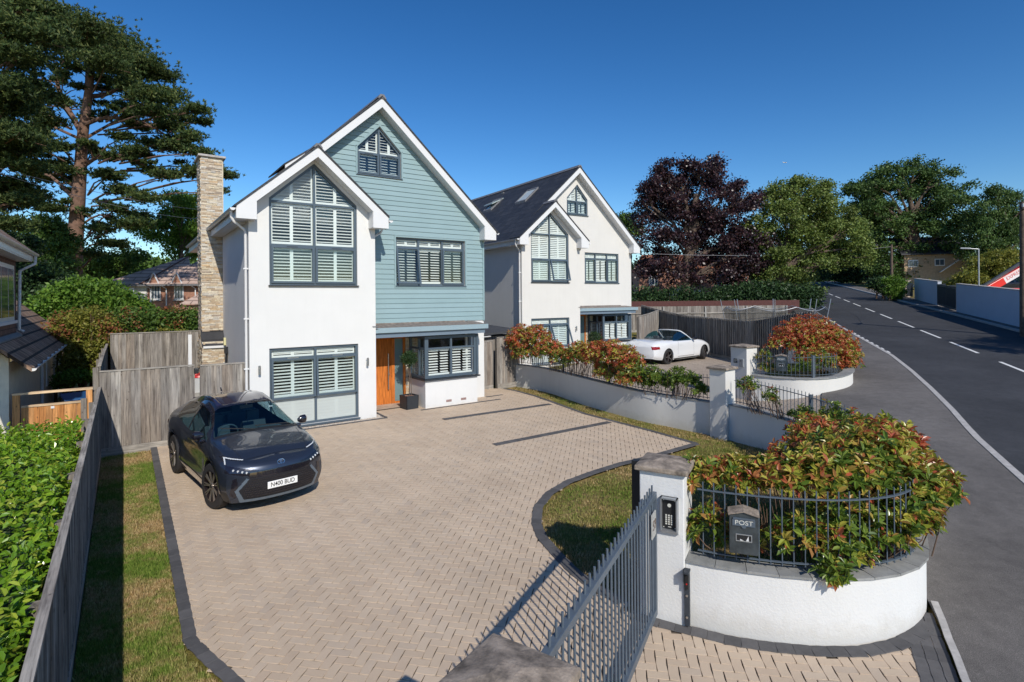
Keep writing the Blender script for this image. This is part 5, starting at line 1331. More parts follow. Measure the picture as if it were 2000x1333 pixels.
def cloud(lobes, sprigs, per, r_s, size, mat, name, parent, asp=.55, up=.3, shell=.55, keep=None, droop=0, quad=True):
    """lobes: (cx,cy,cz,rx,ry,rz); foliage in sprigs near the lobe surfaces"""
    C = []; tot = sum(l[3] * l[4] + l[3] * l[5] for l in lobes)
    O = []
    for l in lobes:
        n = max(3, int(sprigs * (l[3] * l[4] + l[3] * l[5]) / tot)); d = rvec(n); rr = rng.uniform(shell, 1.0, (n, 1)) ** .7
        C.append(np.array(l[:3]) + d * rr * np.array(l[3:6]) * (1 + .10 * rng.normal(size=(n, 1)))); O.append(d)
    C = np.concatenate(C); O = np.concatenate(O)
    n = len(C) * per; P = np.repeat(C, per, 0) + rng.normal(size=(n, 3)) * r_s * np.array([1, 1, .7])
    Od = np.repeat(O, per, 0)
    A = unit(rvec(n) + Od * .5 + np.array([0, 0, -droop])); Nn = unit(rvec(n) + Od * .4 + np.array([0, 0, up])); Nn = unit(Nn - A * np.sum(A * Nn, 1)[:, None])
    L = size * rng.uniform(.6, 1.3, n)
    V, F = (quads if quad else leaf_arrays)(P, A, Nn, L, L * asp)
    return np_mesh(name, V, F, mat, parent)
def clumpy(lobes, k=13, r=(.26, .42), flat=.75):
    out = []
    for l in lobes:
        c = np.array(l[:3]); R0 = np.array(l[3:6])
        for _ in range(k):
            d = rng.normal(size=3); d /= np.linalg.norm(d); d[2] = d[2] * .9 + .08
            f = rng.uniform(r[0], r[1]); p = c + d * R0 * rng.uniform(.62, 1.02); out.append((*p, *(R0 * f * np.array([1, 1, flat]))))
    return out
def limbs(base, lobes, r0, mat, name, parent, fork=.45, n=None, wig=.06, tops=None, taper=.62):
    """trunk with limbs curving out to the lobe centres"""
    mb = MB(); base = Vector(base)
    ctr = Vector((sum(l[0] for l in lobes) / len(lobes), sum(l[1] for l in lobes) / len(lobes), max(l[2] for l in lobes)))
    top = base.lerp(ctr, .8)
    N_ = 8; tr = []
    for i in range(N_ + 1):
        t = i / N_; p = base.lerp(top, t); p += Vector((rnd.uniform(-1, 1), rnd.uniform(-1, 1), 0)) * wig * (top - base).length * t * .5; tr.append(p)
    mb.tube(tr, [r0 * (1.25 if i == 0 else 1 - taper * i / N_) for i in range(N_ + 1)], 10)
    for l in lobes:
        c = Vector(l[:3]); h = min(max((c.z - base.z) * rnd.uniform(.45, .75) / max(.1, top.z - base.z), fork * .6), .97)
        k = h * N_; i = int(k); s = tr[i].lerp(tr[min(i + 1, N_)], k - i)
        m1 = s.lerp(c, .35) + Vector((0, 0, (c - s).length * .10)); m2 = s.lerp(c, .7) + Vector((rnd.uniform(-.1, .1), rnd.uniform(-.1, .1), .05)) * (c - s).length
        rr = r0 * (1 - taper * h) * .55
        mb.tube([s, m1, m2, c], [rr, rr * .7, rr * .45, rr * .18], 6)
        for _ in range(3):
            e = c + Vector((rnd.uniform(-1, 1) * l[3], rnd.uniform(-1, 1) * l[4], rnd.uniform(-.6, .8) * l[5])) * .8
            mb.tube([m2, m2.lerp(e, .5) + Vector((0, 0, .04)), e], [rr * .4, rr * .25, rr * .08], 5)
    return mb.build(name, mat, parent, smooth=True, fix=False)
def LBs(spec, Y, flat=.85, jy=.35):
    out = []
    for s in spec:
        px, py, r = s[:3]; yy = Y + (s[3] if len(s) > 3 else rnd.uniform(-jy, jy) * r / 1062 * Y); p = at(px, py, yy); q = r / 1062.5 * yy
        out.append((p.x, p.y, p.z, q, q, q * flat))
    return out
def tree(name, label, cat, spec, Y, base_px, r0, leaf, sprigs, per, r_s, size, bark='bark', group=None, flat=.85, base=None, shell=.5, asp=.6, droop=0, up=.3, fork=.4, split_leaf=None, jy=.35, backfill=True):
    lobes = LBs(spec, Y, flat, jy)
    if backfill:    # round the crown out in depth
        ex = []
        for l in lobes:
            if rnd.random() < .7: ex.append((l[0] * 1.0 + rnd.uniform(-.3, .3) * l[3], l[1] + l[4] * rnd.uniform(.6, 1.4), l[2] - l[5] * .1, l[3] * .9, l[4] * .9, l[5] * .9))
        allb = lobes + ex
    else: allb = lobes
    X = (base_px - 1000) / 1062.5 * Y; b = (X, Y, gz(X, Y) - .1)
    root = empty(name, b, 0, label, cat, group)
    sh = Vector(b); rel = [(l[0] - b[0], l[1] - b[1], l[2] - b[2], l[3], l[4], l[5]) for l in allb]
    limbs((0, 0, 0), rel[:len(lobes)], r0, W[bark], 'trunk', root, fork)
    if split_leaf:
        k = int(len(rel) * split_leaf[1]); cloud(rel[k:], int(sprigs * (1 - split_leaf[1])), per, r_s, size, leaf, 'crown', root, asp, up, shell, droop=droop)
        cloud(rel[:k], int(sprigs * split_leaf[1]), per, r_s, size, split_leaf[0], 'crown_patch', root, asp, up, shell, droop=droop)
    else: cloud(clumpy(rel), int(sprigs * 1.25), per, r_s * .8, size * .88, leaf, 'crown', root, asp, up, .25, droop=droop)
    return root

# ---- big pines (left)
def pine(label, pads, limbs_spec, trunk_px, Y, r0, seed=1, dens=1.0, sz=1.0):
    tp = [at(x, y, Y) for x, y in trunk_px]; b = Vector((tp[0].x, tp[0].y, gz(tp[0].x, tp[0].y)))
    root = empty('pine_tree', b, 0, label, 'pine tree', 'tall pines'); mb = MB()
    T = [Vector((0, 0, 0))] + [p - b for p in tp[0:]]
    if T[1].z < .5: T.pop(1)
    n = len(T); mb.tube(T, [r0 * (1.2 if i == 0 else (1 - .72 * i / (n - 1))) for i in range(n)], 12)
    tips = []
    for spec in limbs_spec:      # (start fraction along the trunk, [(px,py,dy)...], radius)
        f, pts, r = spec; k = f * (n - 1); i = min(int(k), n - 2); s = T[i].lerp(T[i + 1], k - i)
        P = [s] + [at(x, y, Y + dy) - b for x, y, dy in pts]; P = catmull(P, 3)
        mb.tube(P, [r * (1 - .75 * j / (len(P) - 1)) for j in range(len(P))], 7)
        for j in range(2, len(P)):
            for _ in range(2):
                e = P[j] + Vector((rnd.uniform(-1.2, 1.2), rnd.uniform(-1.4, 1.4), rnd.uniform(-.3, .8))) * sz
                mb.tube([P[j], P[j].lerp(e, .5) + Vector((0, 0, .12)), e], [r * .25, r * .16, r * .05], 5); tips.append((e, .45))
        tips.append((P[-1], .7))
    for (px, py, r) in pads:
        for rep in range(2):
            dy = rnd.uniform(-3.2, 3.2) * sz; c = at(px, py, Y + dy) - b; R0 = r / 1062.5 * Y
            tips.append((c, R0)); s = min(T, key=lambda q: (q - c).length + abs(q.z - c.z + 1.0)); s = s.lerp(c, .35)
            mb.tube([s, s.lerp(c, .5) + Vector((rnd.uniform(-.3, .3), 0, .2)), c], [.07, .05, .02], 5)
            for _ in range(3):
                e = c + Vector((rnd.uniform(-1, 1), rnd.uniform(-1, 1), rnd.uniform(-.2, .4))) * R0 * .8; mb.tube([c.lerp(s, .3), c, e], [.03, .025, .01], 4)
    mb.build('trunk', W['pinebark'], root, smooth=True, fix=False)
    # foliage: flat pads made of needle tufts
    C = []; 
    for c, R0 in tips:
        k = int(46 * R0 * R0 * dens * 4 + 16); d = rng.normal(size=(k, 3)) * np.array([.55, .55, .17]) * R0; d[:, 2] += .12 * R0
        C.append(np.array(c) + d)
    C = np.concatenate(C); m = 7; nn = len(C) * m
    D = unit(rvec(nn) + np.array([0, 0, .75])); P = np.repeat(C, m, 0) + D * .08
    Nn = rvec(nn); Nn = unit(Nn - D * np.sum(D * Nn, 1)[:, None]); L = rng.uniform(.16, .28, nn) * sz
    V, F = quads(P, D, Nn, L, L * .24); np_mesh('crown', V, F, L_pine, root)
    return root
pads1 = [(60, 28, 50), (120, 50, 48), (170, 62, 50), (225, 92, 48), (272, 128, 42), (312, 150, 34), (205, 130, 42), (160, 100, 40), (250, 170, 34), (300, 195, 34), (330, 188, 28), (350, 232, 26), (385, 218, 26), (330, 250, 24), (398, 240, 16),
         (300, 222, 30), (275, 250, 24), (370, 268, 22), (345, 290, 28), (300, 285, 26), (260, 300, 26), (240, 270, 20), (390, 300, 22), (410, 330, 26), (440, 345, 18), (425, 375, 16), (380, 340, 26), (320, 345, 22),
         (210, 345, 24), (240, 375, 24), (280, 390, 26), (225, 410, 20), (190, 300, 20), (120, 290, 24), (95, 240, 28), (60, 215, 32), (110, 200, 26), (70, 290, 28), (130, 335, 22), (90, 350, 28), (60, 385, 30), (100, 410, 24), (120, 450, 26), (70, 450, 26), (200, 450, 20), (260, 440, 28), (230, 480, 20), (180, 500, 16)]
lm1 = [(.62, [(120, 190, 0), (112, 150, 0), (125, 120, 1)], .22), (.78, [(205, 185, 1), (235, 172, 1), (260, 150, 2)], .2), (.66, [(210, 230, -1), (280, 240, -1), (340, 275, -1)], .17), (.70, [(170, 120, 0), (165, 90, 0)], .15),
       (.5, [(200, 305, 0), (260, 315, -1), (300, 335, -1)], .15), (.38, [(100, 345, 0), (60, 340, 1)], .16), (.42, [(105, 330, 2), (40, 300, 3)], .15), (.30, [(195, 420, 0), (240, 440, 1)], .1), (.6, [(250, 225, 2), (300, 215, 3)], .12), (.6, [(80, 240, 1), (40, 250, 1)], .12)]
pine('tall pine with a bare reddish trunk rising behind the brick house', pads1, lm1, [(143, 545), (146, 480), (152, 400), (157, 330), (162, 260), (170, 205), (178, 140), (180, 95)], 40, .62, sz=1.3)
pads2 = [(-40, 30, 60), (10, 60, 60), (50, 20, 45), (75, 80, 40), (20, 120, 50), (-20, 180, 60), (50, 170, 34), (10, 215, 44), (-30, 270, 60), (30, 270, 40), (5, 320, 44), (50, 330, 30), (15, 370, 42), (-25, 400, 50), (45, 395, 30), (10, 440, 40), (30, 110, 40), (95, 60, 30), (90, 20, 30)]
lm2 = [(.6, [(0, 200, 0), (50, 180, 0)], .16), (.4, [(0, 330, 0), (50, 320, 0)], .16), (.8, [(0, 90, 0), (60, 50, 0)], .14), (.5, [(-10, 260, 0), (30, 265, 0)], .14)]
pine('dense pine at the left edge of the picture, its trunk out of view', pads2, lm2, [(-70, 560), (-68, 440), (-62, 320), (-55, 200), (-50, 80)], 25, .42, dens=1.5)

# ---- trees
tree('copper_beech', 'dark purple copper beech beyond the cream house', 'tree', [(1290, 360, 34), (1330, 345, 38), (1375, 335, 34), (1420, 360, 34), (1455, 390, 30), (1285, 410, 44), (1340, 400, 50), (1395, 410, 46), (1440, 430, 40), (1465, 470, 32), (1270, 470, 40), (1320, 470, 50), (1380, 480, 50), (1430, 495, 40), (1270, 520, 32), (1320, 530, 40), (1375, 530, 40), (1425, 545, 34), (1465, 520, 26), (1395, 320, 16), (1262, 375, 16), (1300, 330, 18)], 50, 1335, .55, L_beech, 3400, 16, .34, .26, asp=.65, droop=.4, up=.1)
tree('lime_tree', 'broad mid-green street tree overhanging the left side of the road', 'tree', [(1530, 400, 34), (1565, 378, 34), (1600, 390, 36), (1500, 425, 34), (1540, 430, 44), (1590, 430, 48), (1635, 430, 40), (1660, 460, 36), (1480, 470, 34), (1520, 475, 44), (1570, 480, 50), (1620, 480, 46), (1670, 500, 34), (1490, 520, 36), (1540, 525, 44), (1590, 530, 36), (1500, 560, 30), (1550, 565, 32), (1515, 372, 16), (1560, 358, 14), (1610, 368, 16), (1470, 440, 20), (1690, 480, 20), (1640, 510, 24), (1580, 570, 22)], 50, 1512, .42, L_lime, 3800, 16, .32, .25, asp=.62)
tree('oak_tree', 'large dark green domed tree behind the lamp post road bend', 'tree', [(1700, 360, 30), (1740, 350, 34), (1785, 345, 36), (1830, 355, 36), (1870, 380, 34), (1690, 395, 34), (1740, 395, 44), (1800, 400, 50), (1850, 420, 44), (1885, 440, 34), (1720, 440, 40), (1780, 450, 48), (1830, 470, 44), (1880, 490, 34), (1740, 490, 38), (1790, 500, 34), (1720, 520, 30), (1670, 368, 14), (1760, 330, 18), (1820, 332, 18), (1770, 540, 26), (1700, 480, 28)], 78, 1795, .7, L_oak, 3800, 15, .48, .38, asp=.65)
tree('oak_tree', 'dark trees closing the far end of the road', 'tree', [(1640, 470, 30), (1670, 440, 26), (1690, 500, 34), (1650, 510, 28), (1715, 540, 24), (1630, 530, 24), (1665, 535, 22)], 92, 1700, .5, L_dark, 1500, 14, .5, .42)
tree('cedar_tree', 'drooping dark conifer at the right edge above the lamp post', 'tree', [(1960, 385, 20), (1990, 395, 22), (1925, 410, 24), (1970, 430, 34), (1930, 450, 34), (2000, 460, 36), (1965, 480, 36), (1925, 490, 30), (2010, 520, 34), (1975, 520, 34), (1915, 440, 22), (2030, 420, 30), (1945, 372, 9), (1900, 500, 26)], 70, 1970, .4, L_oak, 2600, 14, .42, .36, droop=1.1, up=0, asp=.4)
tree('acacia_tree', 'small yellow-green tree behind the lamp post and white wall', 'tree', [(1930, 520, 24), (1965, 505, 24), (1900, 540, 22), (1945, 545, 26), (1985, 530, 24), (1880, 560, 18), (1920, 565, 20), (1975, 560, 22), (2010, 520, 24)], 50, 1945, .15, L_yel, 1300, 14, .3, .24)
tree('ash_tree', 'small green treetop peeping out beside the cream house gable', 'tree', [(1225, 430, 16), (1240, 450, 16), (1215, 448, 12)], 60, 1235, .2, L_mid, 300, 12, .3, .25)
tree('birch_tree', 'bright green tree between the pine trunk and the stone chimney', 'tree', [(310, 420, 34), (350, 400, 32), (385, 400, 26), (330, 455, 36), (370, 440, 34), (290, 450, 28), (395, 460, 26), (350, 480, 30), (400, 430, 20), (345, 385, 16)], 55, 350, .25, L_bright, 1800, 14, .34, .25, fork=.3)
tree('birch_tree', 'pale stemmed light tree left of the pine trunk', 'tree', [(95, 440, 24), (130, 470, 24), (85, 480, 30), (60, 510, 30), (120, 510, 26), (100, 540, 30), (60, 460, 26), (40, 490, 26)], 36, 95, .13, L_mid, 1500, 14, .28, .2, bark='concrete')
tree('ash_tree', 'loose mid-green tree right of the pine trunk', 'tree', [(190, 500, 24), (215, 520, 24), (230, 545, 22), (175, 530, 24), (250, 500, 20), (200, 470, 16)], 48, 205, .2, L_mid, 1000, 12, .34, .24)
tree('holly_tree', 'dark dense evergreen behind the tile-hung house', 'tree', [(20, 480, 36), (55, 540, 40), (10, 540, 40), (90, 570, 34), (40, 600, 36), (-30, 500, 50), (70, 610, 26)], 26, 30, .2, L_dark, 1700, 15, .22, .17)
# tree masses far off that close the horizon
def farwood(name, label, spec, Y, leaf, sprigs, size):
    lobes = LBs(spec, Y, 1.0); o = cloud(lobes, sprigs, 14, size * 1.6, size, leaf, name, None, .7, .3, .3); o['kind'] = 'stuff'; o['label'] = label; return o
farwood('distant_wood', 'far line of trees on the left horizon', [(x, 548 + rnd.uniform(-14, 8), rnd.uniform(24, 36)) for x in range(-60, 480, 26)], 85, L_mid, 2600, .6)
farwood('distant_wood', 'far line of trees on the right horizon', [(x, 552 + rnd.uniform(-10, 8), rnd.uniform(22, 34)) for x in range(1230, 2120, 26)], 125, L_dark, 3200, .8)

# ---- shrubs and hedges
def shrub(name, label, cat, lobes, sprigs, per, r_s, size, leaf, base, group=None, asp=.5, patch=None, quad=True, up=.4, stem=.05, shell=.4):
    b = Vector((base[0], base[1], gz(base[0], base[1]))); root = empty(name, b, 0, label, cat, group)
    rel = [(l[0] - b.x, l[1] - b.y, l[2] - b.z, l[3], l[4], l[5]) for l in lobes]
    mb = MB()
    for l in rel:
        c = Vector(l[:3])
        for _ in range(3):
            e = c + Vector((rnd.uniform(-1, 1) * l[3], rnd.uniform(-1, 1) * l[4], rnd.uniform(-.2, .8) * l[5])) * .8; s = Vector((c.x + rnd.uniform(-.2, .2), c.y + rnd.uniform(-.2, .2), 0))
            mb.tube([s, s.lerp(e, .5) + Vector((rnd.uniform(-.1, .1), 0, 0)), e], [stem, stem * .6, stem * .2], 5)
    mb.build('stem', W['twig'], root, fix=False)
    cloud(rel, sprigs, per, r_s, size, leaf, 'foliage', root, asp, up, shell, quad=quad)
    if patch: cloud([rel[i] for i in patch[1]], patch[2], per, r_s, size, patch[0], 'foliage_patch', root, asp, up, .9, quad=quad)
    return root
shrub('laurel_bush', 'big glossy green laurel below the pine trunk', 'bush', LBs([(120, 585, 30), (160, 572, 30), (205, 574, 28), (245, 592, 24), (272, 606, 20), (180, 600, 34), (230, 610, 26), (130, 620, 26), (90, 600, 24), (225, 580, 16)], 23, .9), 1900, 12, .16, .17, L_bright, at(190, 640, 23)[:2])
shrub('photinia_bush', 'rounded yellow and rust-tinged bush by the fence corner', 'bush', LBs([(140, 640, 30), (180, 630, 32), (215, 640, 24), (160, 680, 34), (200, 680, 30), (150, 715, 26), (195, 720, 26), (125, 640, 16)], 18.3, .9), 1500, 12, .12, .11, L_yel, at(165, 760, 18)[:2], patch=(L_rust, [0, 2, 7], 160))
shrub('laurel_bush', 'low bright green ground shrub behind the orange gate', 'bush', LBs([(135, 740, 20), (160, 735, 18), (120, 745, 14)], 17.5, .6), 300, 12, .09, .1, L_bright, at(140, 760, 17.5)[:2])
hl = []
for t in np.linspace(0, 1, 9): p = wp(-6.1 + 2.6 * t, 7.6); hl.append((p.x, p.y, 2.75, .42, .42, .5))
shrub('trimmed_hedge', 'trimmed dark hedge above the rear garden fence', 'hedge', hl + [(l[0], l[1], 2.0, .4, .4, .5) for l in hl], 1500, 12, .1, .11, L_mid, wp(-5, 7.6)[:2], patch=(L_rust, [1, 4, 5], 60))
shrub('climbing_shrub', 'loose climber spilling over the rear fence beside the trimmed hedge', 'bush', LBs([(255, 640, 12), (285, 648, 10), (320, 650, 9), (350, 652, 9), (240, 655, 9)], 19.0, .6), 260, 10, .08, .1, L_yel, at(290, 690, 19)[:2])
hl = [(x, 46.5 + rnd.uniform(-.4, .4), 2.9 + rnd.uniform(-.2, .2), 1.3, 1.0, 1.5) for x in np.arange(8.5, 26, 1.3)]
shrub('boundary_hedge', 'long dark hedge above the dark red panel fence', 'hedge', hl, 2400, 12, .25, .24, L_dark, (17, 46.5))
shrub('boundary_hedge', 'dark roadside hedge before the black iron gate across the road', 'hedge', LBs([(1712, 555, 12), (1725, 560, 13), (1738, 566, 13), (1748, 572, 12)], 55, 1), 500, 12, .25, .22, L_dark, at(1730, 585, 55)[:2])
shrub('round_bush', 'bright green round bush at the end of the far white wall', 'bush', LBs([(1745, 549, 12), (1760, 553, 10), (1732, 551, 9), (1740, 566, 13), (1755, 568, 12), (1748, 578, 11)], 52, .8), 360, 12, .16, .18, L_bright, at(1748, 580, 52)[:2])
shrub('boundary_hedge', 'yellow-green hedge top showing over the long white wall', 'hedge', LBs([(1800 + i * 14, 558 + (i % 3), 9) for i in range(16)], 52, .8), 700, 12, .2, .2, L_yel, at(1880, 600, 52)[:2])
shrub('shade_shrub', 'dark shrubs in the shade beyond the trampoline', 'bush', LBs([(1430 + i * 22, 575 + rnd.uniform(-8, 8), 20) for i in range(8)], 47, .9), 900, 12, .25, .24, L_dark, at(1500, 600, 47)[:2])

# bright hedge left of the long fence
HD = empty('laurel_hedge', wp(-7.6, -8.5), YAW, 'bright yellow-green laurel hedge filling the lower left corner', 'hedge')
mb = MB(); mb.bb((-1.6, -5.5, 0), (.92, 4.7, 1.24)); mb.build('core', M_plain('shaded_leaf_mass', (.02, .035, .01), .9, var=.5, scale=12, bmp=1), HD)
n = 23000; x = rng.uniform(-1.65, .97, n); y = rng.uniform(-5.6, 4.8, n)
dens_keep = rng.random(n) < 1; z = 1.39 + .018 * y + .06 * np.sin(x * 3.1 + 1) * np.cos(y * 2.3) + rng.normal(0, .045, n) - .03 * np.clip((x - .7) / .25, 0, 1)
P = np.stack([x, y, z], 1)
m2 = 3000; P2_ = np.stack([rng.uniform(-1.6, .9, m2), 4.75 + rng.normal(0, .05, m2), rng.uniform(.1, 1.3, m2)], 1)
m3 = 2600; P3_ = np.stack([.97 + rng.normal(0, .03, m3), rng.uniform(-5.5, 4.7, m3), rng.uniform(1.1, 1.34, m3)], 1)
PP = np.concatenate([P, P2_, P3_]); n = len(PP)
A = unit(rvec(n) * np.array([1, 1, .6]) + np.array([0, 0, .35])); Nn = unit(rvec(n) * .8 + np.array([0, 0, .9])); Nn = unit(Nn - A * np.sum(A * Nn, 1)[:, None])
L = rng.uniform(.055, .095, n); V, F = leaf_arrays(PP, A, Nn, L, L * rng.uniform(.45, .58, n), .2)
np_mesh('foliage', V, F, L_laurel, HD)

# photinia near the camera
def photinia(name, label, lobes, n, m, L, base, fr=(.35, .45, .2), group=None, inner=.5, stems=40, shell=.55, ztop=None, stem_r=.008):
    b = Vector(base); root = empty(name, b, 0, label, 'bush', group)
    C = []; D = []; tot = sum(l[3] * l[4] + l[3] * l[5] * 2 for l in lobes)
    for l in lobes:
        k = max(4, int(n * (l[3] * l[4] + l[3] * l[5] * 2) / tot)); d = rvec(k); d[:, 2] = np.abs(d[:, 2]) * 1.0 - .25 * (rng.random(k) < .35); d = unit(d)
        rr = rng.uniform(shell, 1.05, (k, 1)); C.append(np.array(l[:3]) - np.array(b) + d * rr * np.array(l[3:6])); D.append(unit(d + np.array([0, 0, .5]) + rvec(k) * .35))
    C = np.concatenate(C); D = np.concatenate(D); k = len(C)
    zt_ = (C[:, 2] - C[:, 2].min()) / max(.01, np.ptp(C[:, 2])); rr = rng.random(k) * .65 + (1 - zt_) * .35 + rng.normal(0, .06, k)
    # large-scale colour patches
    pat = np.sin(C[:, 0] * 2.3 + 1) * np.cos(C[:, 1] * 1.9) * .12; rr = rr + pat
    mi = np.where(rr < fr[2] * .8, 2, np.where(rr < fr[2] + fr[1] * .8, 1, 0))
    rosettes(C, D, m, L, mi, [L_ph_green, L_ph_gold, L_ph_red], 'foliage', root)
    mb = MB(); idx = rng.choice(k, min(stems, k), replace=False)
    for i in idx:
        e = Vector(C[i]); l = lobes[rnd.randrange(len(lobes))]; s = Vector((e.x * .75 + rnd.uniform(-.08, .08), e.y * .75 + rnd.uniform(-.08, .08), lobes[0][2] - lobes[0][5] - b.z if ztop is None else ztop - b.z))
        mid = s.lerp(e, .55) + Vector((rnd.uniform(-.08, .08), rnd.uniform(-.08, .08), rnd.uniform(-.05, .1)))
        mb.tube([s, mid, e], [stem_r, stem_r * .75, stem_r * .35], 5)
    mb.build('stem', W['twig'], root, fix=False)
    return root
nl = [(2.22, 6.42, 1.35, .28, .22, .25), (2.6, 6.38, 1.32, .34, .26, .28), (3.05, 6.3, 1.34, .38, .28, .30), (3.5, 6.3, 1.36, .42, .30, .36), (3.95, 6.45, 1.35, .45, .38, .42), (4.4, 6.7, 1.38, .52, .48, .44), (4.8, 7.1, 1.4, .55, .5, .42), (5.15, 7.7, 1.38, .5, .55, .40), (4.3, 7.2, 1.3, .5, .45, .45), (3.6, 6.0, .95, .42, .26, .34), (4.5, 6.35, 1.0, .45, .36, .42), (5.2, 7.1, 1.05, .42, .42, .45), (2.2, 6.2, .85, .2, .14, .26), (3.1, 5.95, .82, .3, .18, .26), (4.1, 6.1, .80, .45, .26, .28), (3.6, 5.9, .7, .35, .2, .2), (4.6, 6.4, .82, .4, .3, .28), (5.0, 6.8, .85, .36, .3, .3), (5.4, 7.6, 1.0, .4, .5, .45), (2.6, 6.2, .72, .3, .16, .18), (3.35, 5.70, .58, .2, .12, .16), (4.9, 6.5, 1.15, .4, .35, .4)]
photinia('photinia_hedge', 'golden and red photinia spilling over the nearest curved wall', nl, 2700, 8, .112, (3.6, 6.5, .5), fr=(.26, .56, .10), stems=150, ztop=.5)
photinia('photinia_hedge', 'deep red photinia tips at the back of the near planter', [(4.6, 8.2, 1.25, .42, .42, .42), (4.9, 8.9, 1.15, .42, .42, .40), (4.1, 8.0, 1.05, .34, .36, .34)], 330, 8, .10, (4.6, 8.4, .3), fr=(.2, .25, .55), stems=50, ztop=.3)
photinia('photinia_hedge', 'thin leggy photinia stems climbing the far side of the railing', [(5.75, 13.3, 1.25, .28, .25, .32), (6.0, 12.6, 1.1, .2, .25, .3), (6.25, 11.6, .95, .2, .3, .25), (6.3, 10.7, 1.1, .22, .35, .35), (6.15, 9.8, 1.1, .25, .35, .35), (5.8, 9.3, 1.05, .35, .3, .4), (6.2, 12.0, .85, .14, .3, .12)], 420, 7, .085, (6.1, 11.5, .75), fr=(.45, .25, .10), stems=120, ztop=.72, stem_r=.007, shell=.2)
photinia('photinia_hedge', 'orange-tipped photinia clump at the far end of the garden wall', [(.35, 21.0, 1.75, .62, .6, .72), (.95, 20.6, 1.85, .55, .6, .62), (.55, 20.9, 1.3, .6, .5, .5), (1.2, 20.1, 1.45, .45, .5, .5)], 1100, 7, .105, (.6, 20.8, .8), fr=(.30, .20, .62), stems=40)
photinia('photinia_hedge', 'middle run of photinia along the garden wall', [(1.7, 19.6, 1.3, .4, .5, .45), (2.1, 18.9, 1.35, .4, .5, .5), (2.5, 18.2, 1.45, .42, .5, .55), (1.5, 19.8, 1.45, .45, .5, .5), (2.3, 18.5, 1.5, .45, .5, .5)], 1000, 7, .10, (2.0, 18.8, .8), fr=(.4, .24, .48), stems=60)
photinia('photinia_hedge', 'dense red and green photinia mound in front of the white car', [(2.8, 17.6, 1.5, .5, .55, .6), (3.15, 17.0, 1.55, .5, .55, .62), (3.5, 16.4, 1.45, .46, .5, .6), (3.0, 17.2, 1.05, .5, .55, .45), (3.5, 16.2, 1.0, .45, .5, .4)], 1300, 7, .105, (3.1, 16.9, .8), fr=(.36, .2, .60), stems=50)
photinia('photinia_hedge', 'sparse low photinia beside the tall white pillar', [(3.95, 15.9, .95, .28, .35, .28), (4.4, 15.4, 1.0, .3, .3, .35), (4.85, 14.85, 1.15, .32, .3, .42), (5.05, 14.6, .95, .25, .2, .3), (3.8, 16.0, 1.2, .4, .4, .4), (4.15, 15.6, 1.15, .35, .35, .4), (4.6, 15.1, 1.15, .35, .3, .4)], 760, 7, .09, (4.5, 15.3, .75), fr=(.75, .15, .06), stems=60, shell=.2)
photinia('photinia_bush', 'large round red-topped bush on the neighbour\'s corner planter', [(10.3, 19.3, 1.95, 1.05, .9, .85), (11.0, 19.8, 1.95, .9, .9, .85), (10.7, 19.0, 1.7, 1.15, .8, .8), (11.5, 19.4, 1.65, .7, .8, .75), (9.6, 19.0, 1.75, .7, .6, .45), (10.0, 18.2, 1.35, .6, .45, .4), (11.2, 18.7, 1.4, .8, .7, .6), (11.6, 19.8, 1.5, .8, .9, .7), (10.4, 18.2, 1.25, .8, .5, .4), (11.3, 18.6, 1.15, .6, .6, .4), (10.9, 18.0, 1.2, .6, .4, .35), (9.9, 17.5, 1.35, .6, .35, .35), (10.5, 17.8, 1.45, .6, .4, .4)], 3000, 7, .11, (10.6, 19.2, .9), fr=(.4, .15, .68), stems=60)
photinia('photinia_hedge', 'thin green shrubs behind the neighbour\'s railing and post box', [(8.0, 17.3, 1.5, .22, .25, .38), (8.1, 17.2, 1.2, .3, .2, .22), (9.2, 16.9, 1.25, .4, .25, .22), (8.8, 17.0, 1.15, .3, .2, .15), (9.9, 17.2, 1.35, .3, .3, .3)], 300, 7, .075, (8.6, 17.1, 1.0), fr=(.6, .25, .12), stems=40)
# clipped standard in the planter
TP = empty('topiary', wp(1.33, .62, .38), YAW, 'clipped round olive standard in the charcoal planter', 'small tree')
mb = MB(); mb.tube([(0, 0, 0), (.02, 0, .5), (-.01, 0, 1.0)], .016, 6); mb.tube([(.08, .0, 0), (.07, 0, .6), (.02, 0, 1.0)], .012, 6); mb.build('trunk', W['bark'], TP)
cloud([(0, 0, 1.22, .25, .25, .24)], 240, 9, .04, .055, L_dark, 'crown', TP, .4, .3, .5)
mb = MB()
for _ in range(90): a = rnd.uniform(0, 6.28); r_ = rnd.uniform(.05, .17); mb.box((r_ * math.cos(a), r_ * math.sin(a), .03), (.03, .025, .02), 0, Matrix.Rotation(a, 3, 'Z'))
mb.build('pebble', M_plain('terracotta_pebble', (.42, .24, .17), .8), TP)
T2 = empty('topiary', Vector((3.306, 26.441, .329)) + Vector((1.2 * math.cos(.575) - .3 * math.sin(.575), 1.2 * math.sin(.575) + .3 * math.cos(.575), 0)), 0, 'round box ball beside the cream house door', 'small tree')
mb = MB(); mb.tube([(0, 0, 0), (0, 0, .9)], .02, 6); mb.tube([(0, 0, 0), (0, 0, .35)], [.14, .2], 12); mb.build('pot', W['black'], T2)
cloud([(0, 0, 1.15, .33, .33, .33)], 260, 9, .04, .06, L_dark, 'crown', T2, .4, .3, .6)

